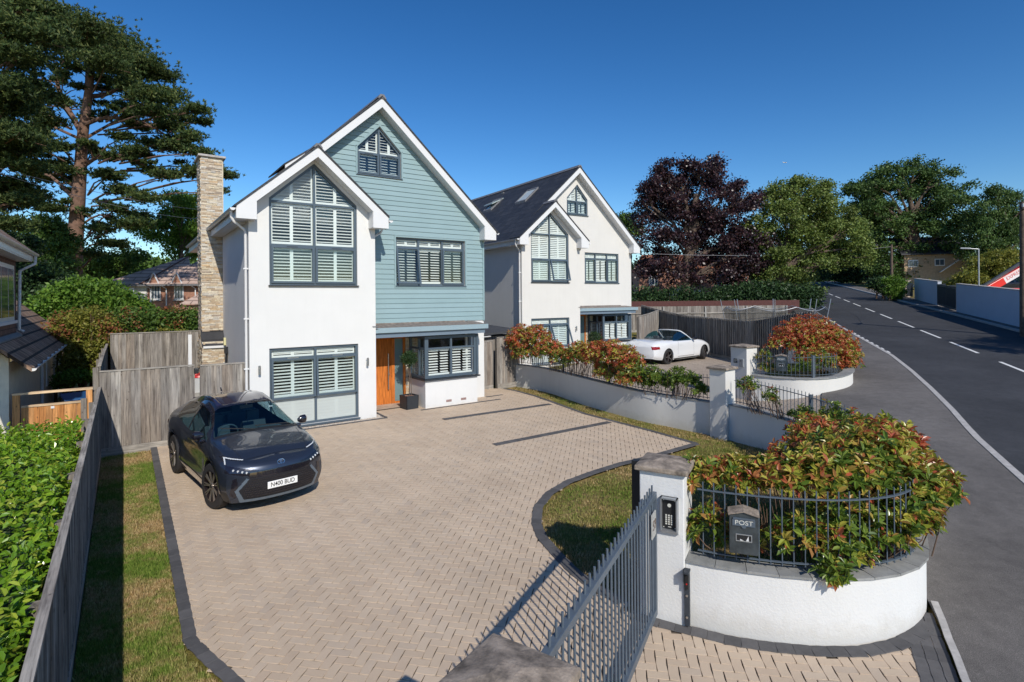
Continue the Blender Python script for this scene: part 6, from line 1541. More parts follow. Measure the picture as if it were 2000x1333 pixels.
# street tree beyond the right edge of the picture, whose shade falls on the road
ot = Vector((27.5, 12.5)); root = empty('street_tree', (ot.x, ot.y, gz(ot.x, ot.y)), 0, 'roadside tree beyond the right edge whose shadow falls across the road', 'tree')
ol = [(0, 0, 7.5, 1.7, 1.7, 1.3), (1.5, .8, 8.2, 1.5, 1.5, 1.1), (-1.6, .6, 8.0, 1.4, 1.4, 1.1), (.4, 1.9, 9.0, 1.5, 1.5, 1.1), (-.6, -1.4, 7.2, 1.3, 1.3, 1), (.3, .5, 9.8, 1.3, 1.3, 1)]
limbs((0, 0, 0), ol, .22, W['bark'], 'trunk', root, .4); cloud(clumpy(ol), 900, 14, .26, .2, L_oak, 'crown', root, .6, .3, .25)
# ================================================================== CARS
def pchip(xs, ys, x):
    xs = np.asarray(xs, float); ys = np.asarray(ys, float); h = np.diff(xs); d = np.diff(ys) / h; m = np.zeros_like(ys)
    for i in range(1, len(xs) - 1): m[i] = 0 if d[i - 1] * d[i] <= 0 else 2 * d[i - 1] * d[i] / (d[i - 1] + d[i])
    m[0] = d[0]; m[-1] = d[-1]; i = np.clip(np.searchsorted(xs, x) - 1, 0, len(xs) - 2); t = (x - xs[i]) / h[i]
    return (2 * t**3 - 3 * t**2 + 1) * ys[i] + (t**3 - 2 * t**2 + t) * h[i] * m[i] + (-2 * t**3 + 3 * t**2) * ys[i + 1] + (t**3 - t**2) * h[i] * m[i + 1]
SUB = 5
def body_grid(T, axles, Ra, zc, dx=.035):
    """T = dict x -> list of (y, z) control points, top centre to sill"""
    X = sorted(T); nP = len(T[X[0]]); n = int((X[-1] - X[0]) / dx); xs = list(np.linspace(X[0], X[-1], n))
    for a in axles: xs += [a - Ra, a + Ra, a - Ra + .004, a + Ra - .004, a - Ra + .015, a + Ra - .015]
    xs = sorted(xs); rows = []
    for x in xs:
        cp = [(float(pchip(X, [T[k][j][0] for k in X], x)), float(pchip(X, [T[k][j][1] for k in X], x))) for j in range(nP)]
        r = []
        c = [Vector((p[0], p[1])) for p in cp]; c = [Vector((-c[1].x, c[1].y))] + c + [c[-1] * 2 - c[-2]]
        for i in range(1, nP):
            p0, p1, p2, p3 = c[i - 1], c[i], c[i + 1], c[i + 2]
            for k in range(SUB):
                t = k / SUB; q = .5 * ((2 * p1) + (p2 - p0) * t + (2 * p0 - 5 * p1 + 4 * p2 - p3) * t * t + (3 * p1 - p0 - 3 * p2 + p3) * t ** 3); r.append([x, max(0, q.x), q.y])
        r.append([x, c[-2].x, c[-2].y])
        for a in axles:
            if abs(x - a) < Ra:
                za = zc + math.sqrt(max(0, Ra * Ra - (x - a) ** 2))
                for p in r:
                    if p[2] < za: p[2] = za
        rows.append(r)
    return xs, rows
def cap_rows(ring, Xc, x0, K=9):
    """close the end of the body: columns running to the centre line"""
    out = []
    zmax = ring[0][2]
    for s in np.linspace(0, 1, K):
        r = []
        for (x, y, z) in ring:
            yy = y * (1 - s); f = 1 - (yy / max(y, 1e-6)) ** 2.4 if y > 1e-6 else 1
            r.append([x0 + (Xc(z) - x0) * f, yy, z])
        out.append(r)
    return out
class Car:
    def __init__(s, name, loc, yaw, scale, label, cat, T, axles, Ra, zc, front, rear, paint):
        s.root = empty(name, loc, yaw, label, cat); s.root.scale = (scale,) * 3
        s.xs, s.rows = body_grid(T, axles, Ra, zc); s.axles = axles; s.Ra = Ra; s.zc = zc; s.paint = paint
        s.front = cap_rows(s.rows[-1], front, s.xs[-1]); s.rear = cap_rows(s.rows[0], rear, s.xs[0])
    def make_body(s, cell):
        """cell(x, j) -> material index, None to cut, or a string naming a separate mesh"""
        mb = MB(); sep = {}
        def emit(q, key):
            for sg in (1, -1):
                Q = [(p[0], p[1] * sg, p[2]) for p in q]
                if sg < 0: Q.reverse()
                if isinstance(key, str): sep.setdefault(key, MB()).poly(Q)
                else: mb.poly(Q, key)
        for a in range(len(s.rows) - 1):
            xm = (s.xs[a] + s.xs[a + 1]) / 2
            for j in range(len(s.rows[0]) - 1):
                k = cell(xm, j / SUB)
                if k is None: continue
                q = [s.rows[a][j], s.rows[a][j + 1], s.rows[a + 1][j + 1], s.rows[a + 1][j]]
                emit(q, k)
        for R_, fl in ((s.front, 1), (s.rear, 0)):
            for a in range(len(R_) - 1):
                for j in range(len(R_[0]) - 1):
                    emit([R_[a][j], R_[a][j + 1], R_[a + 1][j + 1], R_[a + 1][j]] if fl else [R_[a][j], R_[a + 1][j], R_[a + 1][j + 1], R_[a][j + 1]], 0)
        s.body = mb.build('body', s.paint, s.root, smooth=True, angle=35)
        me = s.body.data; s.bvh = BVHTree.FromPolygons([v.co.copy() for v in me.vertices], [tuple(p.vertices) for p in me.polygons])
        s.sep = sep
        return s.body
    def conform(s, name, polys, mat, axis='x', parent=None, off=.006, st=.012, sign=1, mirror=False):
        res = []
        for mir in ((1, -1) if mirror else (1,)):
            mb = MB()
            for pl in polys:
                A = np.array([p[0] for p in pl]); B = np.array([p[1] for p in pl]); cache = {}
                ia0, ia1 = int(math.floor(A.min() / st)), int(math.ceil(A.max() / st)); ib0, ib1 = int(math.floor(B.min() / st)), int(math.ceil(B.max() / st))
                def hit(i, j):
                    if (i, j) in cache: return cache[i, j]
                    a, b = i * st, j * st
                    if axis == 'x': o = Vector((4 * sign, a * mir, b)); d = Vector((-sign, 0, 0))
                    elif axis == 'y': o = Vector((a, 3 * sign * mir, b)); d = Vector((0, -sign * mir, 0))
                    else: o = Vector((a, b * mir, 4)); d = Vector((0, 0, -1))
                    h = s.bvh.ray_cast(o, d); r = None
                    if h[0] is not None: r = h[0] - d * off
                    cache[i, j] = r; return r
                for i in range(ia0, ia1):
                    for j in range(ib0, ib1):
                        if inside((i + .5) * st, (j + .5) * st, A, B):
                            q = [hit(i, j), hit(i + 1, j), hit(i + 1, j + 1), hit(i, j + 1)]
                            if all(p is not None for p in q) and max((q[0] - q[2]).length, (q[1] - q[3]).length) < .12: mb.poly(q)
            if isinstance(parent, list): par = parent[0 if mir > 0 else 1]
            else: par = parent or s.root
            if mb.f: res.append(mb.build(name, mat, par, smooth=True, angle=60))
        return res
    def wheel(s, x, y, steer=0, rad=.345, wid=.215, spokes=10, side=1, rim=None, two=None):
        mb = MB(); n = 40; R0 = rad * .68; prof = [(R0, -wid / 2), (rad * .93, -wid / 2), (rad, -wid / 2 + .035), (rad, wid / 2 - .035), (rad * .93, wid / 2), (R0, wid / 2)]
        rows = [[(r * math.cos(t), yy, r * math.sin(t)) for r, yy in prof] for t in [2 * math.pi * k / n for k in range(n + 1)]]
        mb.grid(rows); w_ = mb.build('wheel', W['rubber'], s.root, smooth=True, angle=30)
        w_.location = (x, y, rad); w_.rotation_euler = (0, 0, (math.pi if side < 0 else 0) + steer)
        o_ = wid / 2
        mb = MB(); 
        rows = [[(r * math.cos(t), yy, r * math.sin(t)) for r, yy in ((R0 * 1.01, o_ + .002), (R0 * .95, o_ + .004), (R0 * .93, o_ - .05), (R0 * .9, -.02), (.02, -.02))] for t in [2 * math.pi * k / n for k in range(n + 1)]]
        mb.grid(rows); d = mb.build('rim', W['rim_dark'], w_, smooth=True, angle=40)
        mb = MB()
        for k in range(spokes):
            a = 2 * math.pi * k / spokes
            for da in ((-.09, .09) if two else (0,)):
                p = Vector((math.cos(a) * .045, o_ - .02, math.sin(a) * .045)); q = Vector((math.cos(a + da) * R0 * .96, o_ - .002, math.sin(a + da) * R0 * .96))
                mb.bar(p, q, .016 if two else .03, .014, up=(0, 1, 0))
        mb.tube([(0, o_ - .04, 0), (0, o_ - .004, 0)], .055, 16); mb.build('spokes', rim or W['rim_light'], d)
        mb = MB(); mb.tube([(0, o_ - .006, 0), (0, o_ + .002, 0)], .03, 16); mb.build('hub_cap', W['black'], d)
        return w_
    def liners(s):
        mb = MB()
        for a in s.axles:
            for sg in (1, -1):
                rows = [[(a + s.Ra * .99 * math.cos(t), sg * y, s.zc + s.Ra * .99 * math.sin(t)) for y in (.86, .5)] for t in [math.pi * k / 14 for k in range(15)]]; mb.grid(rows)
                mb.poly([(a + s.Ra * math.cos(math.pi * k / 14), sg * .5, s.zc + s.Ra * math.sin(math.pi * k / 14)) for k in range(15)])
        mb.bb((s.axles[1] + s.Ra + .03, -.80, .16), (s.axles[0] - s.Ra - .03, .80, .24))
        mb.bb((s.xs[0] + .1, -.50, .22), (s.xs[-1] - .05, .50, .26)); mb.build('underbody', W['black'], s.root, fix=False)
def M_carpaint(name, c, rough=.32, metal=.0, coat=1.0):
    m, nt, b = new_mat(name); b.inputs['Base Color'].default_value = (*c, 1); b.inputs['Roughness'].default_value = rough; b.inputs['Metallic'].default_value = metal
    b.inputs['Coat Weight'].default_value = coat; b.inputs['Coat Roughness'].default_value = .02; return m
W['rim_dark'] = M_plain('dark_rim', (.03, .022, .025), .35, metal=.6); W['rim_light'] = M_plain('machined_rim', (.55, .50, .47), .3, metal=.9)
W['gloss_black'] = M_carpaint('gloss_black', (.012, .011, .016), .15)
W['carglass'] = M_glass('car_window_glass', (.50, .66, .70), .04)
W['bluesilver'] = M_carpaint('blue_silver_trim', (.16, .22, .29), .3, .6)
W['lens'] = M_plain('headlamp_lens', (.55, .58, .60), .1); W['taillamp'] = M_plain('red_taillamp', (.25, .01, .012), .15)
W['seat'] = M_plain('dark_seat', (.07, .085, .095), .8); W['plate'] = M_plain('plate_white', (.80, .80, .78), .4, var=.01); W['plate_ink'] = M_plain('plate_black', (.01, .01, .01), .5)
def car_seat(mb, x, y, z=.35, h=.62):
    mb.box((x, y, z + .1), (.5, .48, .2)); mb.bar((x - .22, y, z + .15), (x - .40, y, z + h), .46, .14, up=(1, 0, 0)); mb.box((x - .43, y, z + h + .1), (.1, .24, .18))

TD = {}
xk = [-2.12, -1.98, -1.72, -1.35, -.80, -.30, .22, .62, 1.0, 1.35, 1.70, 1.93]
z0 = [1.00, 1.17, 1.35, 1.45, 1.53, 1.56, 1.50, 1.30, 1.09, 1.03, .955, .86]
y2 = [.46, .48, .50, .52, .54, .56, .56, .66, .76, .75, .69, .60]; z2 = [.96, 1.13, 1.30, 1.39, 1.475, 1.50, 1.435, 1.225, 1.045, 1.0, .925, .83]
y3 = [.74, .78, .82, .83, .845, .85, .855, .86, .86, .845, .80, .72]; z3 = [.92, 1.02, 1.12, 1.11, 1.05, 1.01, .985, .98, .975, .95, .875, .785]
y4 = [.80, .87, .91, .905, .875, .875, .88, .89, .905, .915, .89, .81]; z4 = [.82, .87, .92, .90, .86, .84, .83, .84, .85, .85, .78, .69]
y5 = [.82, .88, .915, .905, .86, .855, .86, .88, .91, .92, .905, .84]; z5 = [.66, .66, .68, .66, .62, .60, .60, .62, .66, .66, .61, .56]
y6 = [.80, .87, .905, .905, .885, .88, .885, .895, .905, .91, .895, .835]; z6 = [.45, .42, .42, .40, .38, .36, .36, .36, .38, .40, .40, .40]
y7 = [.74, .80, .85, .85, .84, .83, .83, .84, .85, .85, .83, .76]; z7 = [.32, .28, .25, .24, .22, .20, .20, .20, .22, .24, .23, .22]
for i, x in enumerate(xk): TD[x] = [(0, z0[i]), (y2[i] * .55, z0[i] - .012), (y2[i], z2[i]), (y3[i], z3[i]), (y4[i], z4[i]), (y5[i], z5[i]), (y6[i], z6[i]), (y7[i], z7[i])]
fx = lambda z: float(np.interp(z, [.15, .22, .32, .45, .60, .70, .76, .80, .84, .87], [2.05, 2.12, 2.17, 2.19, 2.185, 2.17, 2.14, 2.09, 2.00, 1.93]))
rx = lambda z: float(np.interp(z, [.2, .5, .8, 1.0], [-2.14, -2.2, -2.18, -2.12]))
paint1 = [M_carpaint('dark_grey_paint', (.040, .050, .072), .30, .6), M_carpaint('glass_roof_sheen', (.024, .018, .036), .12), W['black'], W['gloss_black']]  # roof glass has its purple reflection tinted into the base colour
CP = Vector((-4.98 + 4.02, 0, 0))
car_c = Vector((-5.42, 10.80, 0)); cyaw = -.797
C1 = Car('parked_car', (car_c.x, car_c.y, gz(car_c.x, car_c.y) + .02), cyaw, .965, 'dark grey compact crossover with plate N400 BUD parked on the beige drive', 'car', TD, (1.28, -1.36), .43, .36, fx, rx, paint1)
def cell1(x, j):
    if .27 < x < .97 and j < 2.05: 
        if x < .33 or x > .92 or j > 1.9: return 3
        return 'windscreen'
    if j < 1.8 and -1.6 < x <= .27: return 1
    if 2.2 <= j < 3.0 and -1.35 < x < .80:
        if -.42 < x < -.34 or x < -1.2 and j > 2.8: return 3
        if x > .62 and j < 2.5: return 0
        return 'side_window'
    if 1.8 <= j < 2.2 and -1.7 < x < .95: return 3
    if j >= 6.0: return 2
    return 0
C1.make_body(cell1); C1.liners(); Rt = C1.root
# slope the slab: slopes with the drive
for nm, m in (('windscreen', W['carglass']), ('side_window', W['carglass'])): C1.sep[nm].build(nm, m, Rt, smooth=True)
for x, sd in ((1.28, 1), (1.28, -1), (-1.36, 1), (-1.36, -1)): C1.wheel(x, sd * .80, R(10) if x > 0 else 0, rad=.37, side=sd, spokes=9, two=True)
# arch and sill cladding
def arch_ring(a, r0, r1, n=20): return [(a + r1 * math.cos(math.pi * k / n), .35 + r1 * math.sin(math.pi * k / n)) for k in range(n + 1)] + [(a + r0 * math.cos(math.pi * k / n), .35 + r0 * math.sin(math.pi * k / n)) for k in range(n, -1, -1)]
C1.conform('wheel_arch_trim', [arch_ring(1.28, .425, .49), arch_ring(-1.36, .425, .49), [(-.95, .2), (.86, .2), (.86, .36), (-.95, .36)]], W['gloss_black'], 'y', mirror=True, off=.01)
ln = lambda a, b, w=.008: [(a[0] - w / 2, a[1]), (a[0] + w / 2, a[1]), (b[0] + w / 2, b[1]), (b[0] - w / 2, b[1])]
C1.conform('door_seam', [ln((.80, .36), (.83, .95)), ln((-.38, .36), (-.38, 1.0)), ln((-1.0, .38), (-.92, 1.0)), [(-.95, .505), (.82, .505), (.82, .515), (-.95, .515)]], W['black'], 'y', mirror=True, off=.002, st=.006)
C1.conform('door_handle', [[(-.30, .86), (-.14, .86), (-.14, .885), (-.30, .885)]], W['gloss_black'], 'y', mirror=True, off=.018, st=.01)
# front
C1.conform('grille', [[(-.52, .60), (.52, .60), (.68, .42), (.60, .27), (-.60, .27), (-.68, .42)]], None or M_island('grille_mesh', [(0, (.012, .012, .014)), (1, (.02, .02, .024))], .4, nscale=0), 'x', off=.008)
mb = MB(); gr = []
for i in range(-26, 27):
    for k in range(8):
        y = i * .024 + (k % 2) * .012; z = .315 + k * .036
        if inside(y, z, np.array([-.50, .50, .63, .56, -.56, -.63]), np.array([.585, .585, .42, .30, .30, .42])):
            h = C1.bvh.ray_cast(Vector((4, y, z)), Vector((-1, 0, 0)))
            if h[0]: gr.append(h[0]); mb.box(h[0] + Vector((.012, 0, 0)), (.012, .013, .022), 0, Matrix.Rotation(R(45), 3, 'X'))
mb.build('grille_texture', W['gloss_black'], C1.root)
C1.conform('grille_frame', [[(.53, .59), (.57, .61), (.735, .42), (.64, .205), (-.64, .205), (-.735, .42), (-.57, .61), (-.53, .59), (-.68, .42), (-.595, .27), (.595, .27), (.68, .42)]], W['bluesilver'], 'x', off=.014, st=.009)
C1.conform('upper_grille', [[(-.56, .66), (.56, .66), (.50, .60), (-.50, .60)], [(-.60, .70), (.60, .70), (.56, .65), (-.56, .65)]], W['gloss_black'], 'x', off=.012, st=.01)
C1.conform('bumper_lip', [[(-.78, .15), (.78, .15), (.80, .235), (.62, .20), (-.62, .20), (-.80, .235)]], W['black'], 'x', off=.02)
C1.conform('bumper_vent', [[(.70, .62), (.76, .60), (.80, .36), (.72, .30), (.69, .42)]], W['gloss_black'], 'x', mirror=True, off=.008, st=.009)
hl_ = C1.conform('headlight', [[(.36, .705), (.60, .755), (.82, .80), (.845, .90), (.80, .91), (.56, .87), (.56, .845), (.80, .875), (.85, .70), (.60, .645), (.44, .665)]], W['gloss_black'], 'x', mirror=True, off=.01, st=.008)
for sg in (1, -1):
    mb = MB()
    for y in (.56, .62, .68, .74): 
        h = C1.bvh.ray_cast(Vector((4, sg * y, .70 + (y - .6) * .25)), Vector((-1, 0, 0)))
        if h[0]: mb.tube([h[0] + Vector((.004, 0, 0)), h[0] + Vector((.016, 0, 0))], .018, 12)
    mb.build('lamp_lens', W['lens'], hl_[0 if sg > 0 else 1])
C1.conform('daylight_strip', [[(.56, .853), (.79, .888), (.79, .902), (.56, .862)], [(.79, .902), (.808, .90), (.830, .81), (.816, .81)]], W['lens'], 'x', hl_, mirror=True, off=.014, st=.0045)
h = C1.bvh.ray_cast(Vector((4, 0, .455)), Vector((-1, 0, 0)))[0]
mb = MB(); mb.bb((h.x + .02, -.26, .40), (h.x + .032, .26, .511)); pl_ = mb.build('number_plate', W['plate'], Rt, bevel=.004); pl_['label'] = 'white number plate reading N400 BUD'
text_obj('plate_text', 'N400 BUD', W['plate_ink'], pl_, (h.x + .033, 0, .455), Matrix.Rotation(R(90), 4, 'Z') @ Matrix.Rotation(R(90), 4, 'X'), .098, ext=.001, sx=.94, bold=.0010)
h = C1.bvh.ray_cast(Vector((4, 0, .775)), Vector((-1, 0, 0)))[0]
mb = MB()
def ell(a, b, cy_=0, cz_=0, r=.004, n=26): mb.tube([(h.x + .012 - (cz_ + b * math.sin(t)) * .35, cy_ + a * math.cos(t), .775 + cz_ + b * math.sin(t)) for t in [2 * math.pi * k / n for k in range(n + 1)]], r, 6, cap=False)
ell(.062, .036); ell(.042, .012, 0, .018); ell(.014, .030)
mb.build('badge', M_plain('chrome', (.75, .76, .78), .12, metal=1), Rt)
# mirrors, wipers, spoiler, lights
for sg in (1, -1):
    mb = MB(); mb.tube([(.74, sg * .88, 1.09), (.74, sg * .95, 1.10), (.73, sg * 1.03, 1.10), (.73, sg * 1.06, 1.10)], [.03, .075, .08, .05], 12)
    mb.tube([(.70, sg * .84, .99), (.73, sg * .95, 1.0)], .028, 8); mm = mb.build('mirror', [W['gloss_black']], Rt, smooth=True)
    for v in mm.data.vertices: v.co.x = .73 + (v.co.x - .73) * .8
mb = MB()
for a, b in (((.95, .60), (.90, -.02)), ((.97, -.05), (.84, -.62))):
    pa = C1.bvh.ray_cast(Vector((a[0], a[1], 4)), Vector((0, 0, -1)))[0]; 
    za = float(np.interp(a[0], [.62, 1.0], [1.30, 1.09])); zb = float(np.interp(b[0], [.62, 1.0], [1.30, 1.09]))
    mb.bar((a[0], a[1], za + .005), (b[0], b[1], zb + .01), .018, .014)
mb.build('wiper', W['black'], Rt)
C1.conform('cowl', [[(.90, -.74), (1.0, -.76), (1.0, .76), (.90, .74)]], W['black'], 'z', off=.004, st=.02)
C1.conform('bonnet_seam', [ln((0, 0), (0, 0))] if False else [[(1.05, .70), (1.9, .565), (1.9, .573), (1.05, .708)], [(1.895, -.57), (1.905, -.57), (1.905, .57), (1.895, .57)]], W['black'], 'z', off=.002, st=.006, mirror=True)
mb = MB(); mb.prism([(-1.62, -.46, 1.345), (-1.62, .46, 1.345), (-1.95, .42, 1.25), (-1.95, -.42, 1.25)], (0, 0, .03)); mb.build('spoiler', W['gloss_black'], Rt, bevel=.008)
mb = MB(); mb.prism([(-1.2, -.01, 1.49), (-1.28, -.01, 1.49), (-1.30, -.01, 1.56)], (0, .02, 0)); mb.build('antenna', W['gloss_black'], Rt)
C1.conform('tail_light', [[(-2.10, .93), (-1.80, .97), (-1.80, .90), (-2.12, .85)]], W['taillamp'], 'y', mirror=True, off=.01)
# interior
mb = MB()
for x, y in ((.05, .36), (.05, -.36), (-.85, .33), (-.85, -.33)): car_seat(mb, x, y, .38)
mb.build('seat', W['seat'], Rt)
mb = MB(); mb.bb((.55, -.75, .70), (1.0, .75, .98)); mb.bb((-1.6, -.75, .28), (1.0, .75, .34)); mb.bb((-1.62, -.74, .3), (-1.3, .74, 1.05)); mb.box((.62, .36, 1.0), (.2, .4, .1)); db = mb.build('dashboard', M_plain('dashboard_plastic', (.11, .14, .15), .7), Rt)
mb = MB(); c_ = Vector((.42, -.36, .98)); 
mb.tube([c_ + Vector((.17 * math.sin(t) * .35, .18 * math.cos(t), .17 * math.sin(t))) for t in [2 * math.pi * k / 24 for k in range(25)]], .014, 8, cap=False); mb.tube([c_ + Vector((0, -.17, 0)), c_ + Vector((0, .17, 0))], .012, 6); mb.tube([c_, c_ + Vector((.2, 0, -.06))], .03, 8); mb.build('steering_wheel', M_plain('grey_leather', (.09, .12, .13), .5), Rt)
mb = MB(); mb.bb((.33, -.12, 1.38), (.36, .12, 1.44)); mb.tube([(.36, 0, 1.44), (.34, 0, 1.49)], .01, 6); mb.build('rear_view_mirror', W['black'], Rt)
mb = MB(); mb.poly([(.47, .40, 1.372), (.47, .47, 1.367), (.44, .47, 1.383), (.44, .40, 1.388)]); mb.build('windscreen_sticker', W['frost'], Rt)
Rt.rotation_euler[1] = .022; Rt.scale = (.955, .965, 1.06)
# ---- white convertible
TW = {}
xk = [-2.26, -2.05, -1.7, -1.34, -.9, -.3, .4, .8, 1.15, 1.5, 1.85, 2.1]
z0 = [.90, 1.00, 1.06, 1.07, 1.05, 1.03, 1.02, 1.01, .985, .945, .87, .76]
y2 = [.55, .62, .66, .68, .69, .70, .72, .74, .73, .70, .64, .55]; z2 = [.88, .975, 1.03, 1.04, 1.02, 1.0, .99, .985, .96, .92, .845, .735]
y3 = [.70, .78, .82, .84, .84, .84, .84, .84, .84, .83, .78, .70]; z3 = [.83, .90, .94, .95, .94, .93, .93, .93, .91, .87, .79, .69]
y4 = [.76, .84, .88, .90, .88, .87, .87, .88, .89, .90, .86, .78]; z4 = [.72, .78, .82, .83, .80, .78, .78, .79, .80, .78, .71, .62]
y5 = [.78, .86, .89, .905, .88, .87, .875, .885, .90, .905, .88, .80]; z5 = [.58, .60, .62, .62, .58, .56, .56, .57, .60, .60, .56, .50]
y6 = [.78, .85, .88, .90, .89, .885, .89, .895, .90, .90, .87, .80]; z6 = [.42, .38, .36, .36, .34, .33, .33, .33, .34, .35, .36, .36]
y7 = [.72, .78, .83, .85, .85, .84, .84, .85, .85, .85, .80, .72]; z7 = [.30, .25, .22, .20, .18, .17, .17, .17, .18, .20, .20, .20]
for i, x in enumerate(xk): TW[x] = [(0, z0[i]), (y2[i] * .55, z0[i] - .01), (y2[i], z2[i]), (y3[i], z3[i]), (y4[i], z4[i]), (y5[i], z5[i]), (y6[i], z6[i]), (y7[i], z7[i])]
fw_ = lambda z: float(np.interp(z, [.15, .25, .45, .6, .7, .77], [2.28, 2.34, 2.36, 2.33, 2.24, 2.1])); rw_ = lambda z: float(np.interp(z, [.2, .5, .8, .92], [-2.33, -2.38, -2.36, -2.26]))
whitep = [M_carpaint('white_paint', (.72, .73, .74), .3), W['gloss_black'], W['black']]
rc = Vector((7.1, 25.3)); fc_ = Vector((9.5, 27.3)); dv = (fc_ - rc).normalized(); wyaw = math.atan2(dv.y, dv.x)
cc_ = (rc + fc_) / 2 + Vector((-dv.y, dv.x)) * .85
C2 = Car('parked_car', (cc_.x, cc_.y, .34), wyaw, 1.08, 'white open-top convertible parked by the ribbed grey fence next door', 'car', TW, (1.50, -1.34), .375, .335, fw_, rw_, whitep)
def cell2(x, j):
    if -1.05 < x < .62 and j < 2.0: return None
    if -1.35 < x <= -1.05 and j < 2.0: return 2
    return 0
C2.make_body(cell2); C2.liners(); Rw = C2.root
W['rim_star'] = M_plain('five_spoke_rim', (.30, .28, .28), .35, metal=.8)
for x, sd in ((1.50, 1), (1.50, -1), (-1.34, 1), (-1.34, -1)): C2.wheel(x, sd * .79, R(20) if x > 0 else 0, rad=.335, spokes=5, side=sd, rim=W['rim_star'])
C2.conform('door_seam', [ln((.62, .30), (.66, .92)), ln((-.62, .40), (-.55, .95)), [(-.62, .30), (.62, .30), (.62, .31), (-.62, .31)]], W['black'], 'y', mirror=True, off=.002, st=.008)
C2.conform('door_handle', [[(-.45, .79), (-.28, .79), (-.28, .815), (-.45, .815)]], whitep[0], 'y', mirror=True, off=.02, st=.012)
C2.conform('sill_trim', [[(-.95, .17), (1.1, .17), (1.1, .24), (-.95, .24)]], W['black'], 'y', mirror=True, off=.004, st=.02)
C2.conform('tail_light', [[(-2.28, .82), (-1.95, .80), (-1.93, .70), (-2.28, .68)]], W['taillamp'], 'y', mirror=True, off=.008)
C2.conform('headlight', [[(2.12, .70), (1.80, .72), (1.80, .64), (2.12, .60)]], W['lens'], 'y', mirror=True, off=.006)
mb = MB()
fr_ = [(.66, .76, .96), (.30, .68, 1.20), (.04, .60, 1.36), (-.02, .50, 1.395), (-.04, 0, 1.415)]
P_ = [(x, -y, z) for x, y, z in fr_] + [(x, y, z) for x, y, z in reversed(fr_)][1:]
mb.tube(P_, .03, 8); mb.build('windscreen_frame', whitep[0], Rw, smooth=True)
mb = MB(); 
rows = [[(.68, y, .97) for y in np.linspace(-.74, .74, 9)], [(.0, y, 1.39) for y in np.linspace(-.53, .53, 9)]]
mb.grid(rows); mb.build('windscreen', W['carglass'], Rw)
blue_glass = M_glass('blue_tinted_glass', (.10, .32, .42), .12)
mb = MB()
for sg in (1, -1): mb.poly([(.60, sg * .82, .95), (.28, sg * .74, 1.17), (-.02, sg * .64, 1.34), (-.30, sg * .63, 1.34), (-.65, sg * .68, 1.22), (-.86, sg * .78, .98)])
mb.build('side_window', blue_glass, Rw)
mb = MB(); mb.bb((-1.1, -.76, .3), (.7, .76, .4)); mb.bb((.45, -.72, .7), (.7, .72, .97)); mb.bb((-1.12, -.72, .35), (-1.02, .72, 1.02))
for sg in (1, -1): mb.bb((-1.05, sg * .76 - .02, .4), (.62, sg * .76 + .02, .93))
mb.build('interior', W['seat'], Rw)
mb = MB()
for x, y in ((-.05, .36), (-.05, -.36), (-.75, .33), (-.75, -.33)): car_seat(mb, x, y, .36, .60 if x > -.5 else .55)
mb.build('seat', W['seat'], Rw)
for sg in (1, -1):
    mb = MB(); mb.tube([(.62, sg * .84, .99), (.60, sg * .94, 1.03), (.60, sg * 1.03, 1.03)], [.03, .07, .05], 10); mb.build('mirror', W['gloss_black'], Rw, smooth=True)
# ================================================================== FAR THINGS
# brick house on the left
BH = empty('brick_house', (-28.5, 45, 0), 0, 'two-storey red brick house with pinkish tiled hipped roofs', 'house')
mb = MB(); mb.bb((-1.7, .1, -.5), (7, 8, 4.85)); mb.prism([(3.05, .05, 4.85), (7, .05, 4.85), (7, .05, 6.9)], (0, .1, 0)); mb.build('wall', W['redbrick'], BH)
mb = MB(); mb.bb((-4.2, -.02, 2.6), (-1.72, 6, 4.85)); mb.build('rendered_wall', W['render2'], BH)
sl = lambda z: (z - 4.85) * 1.35 - .45
def R3(pts, nm='roof'):
    mb = MB(); mb.prism([(x, sl(z), z) for x, z in pts], (0, .1, -.08)); return mb.build(nm, W['conc_tile'], BH)
R3([(-5.6, 4.85), (-1.9, 4.85), (.1, 7.35), (-.2, 7.4)]); R3([(-2.2, 4.86), (7.5, 4.86), (7.5, 7.45), (1.9, 7.45), (.75, 6.62), (-.05, 7.38)]); 
mb = MB(); mb.bar((-1.95, sl(4.9) - .04, 4.92), (.05, sl(7.4) - .04, 7.42), .12, .08); mb.build('hip_ridge', W['tilehung'], BH)
for gx in (-.95, .95):
    g = MB(); g.prism([(gx - .42, -.25, 4.86), (gx + .42, -.25, 4.86), (gx, -.25, 5.7)], (0, .3, 0)); g.build('gablet', W['redbrick'], BH)
    g = MB()
    for s in (-1, 1): g.bar((gx + s * .5, -.28, 4.78), (gx, -.28, 5.82), .05, .13, up=(0, 1, 0)); 
    g.build('bargeboard', W['upvc'], BH)
    g = MB(); g.bb((gx - .38, -.02, 3.6), (gx + .38, .06, 4.85)); w_ = g.build('window', W['upvc'], BH)
    g = MB()
    for k in range(3): g.bb((gx - .33 + k * .23, -.03, 3.7), (gx - .15 + k * .23, -.021, 4.75))
    g.build('pane', M_plain('far_glass', (.08, .11, .14), .1), w_); g = MB(); g.bb((gx - .45, -.08, 3.5), (gx + .45, .04, 3.59)); g.build('sill', W['kerb'], w_)
for gx in (-1.0, .35, 1.4, 2.75):
    g = MB(); g.bb((gx - .35, -.02, 1.5), (gx + .35, .06, 2.55)); w_ = g.build('window', W['upvc'], BH); g = MB(); g.bb((gx - .27, -.03, 1.6), (gx - .04, -.021, 2.45)); g.bb((gx + .04, -.03, 1.6), (gx + .27, -.021, 2.45)); g.build('pane', M_plain('far_glass', (.08, .11, .14), .1), w_)
g = MB(); g.bb((-3.8, -.25, 3.5), (-2.6, 0, 4.6)); w_ = g.build('bay_window', W['upvc'], BH); g = MB()
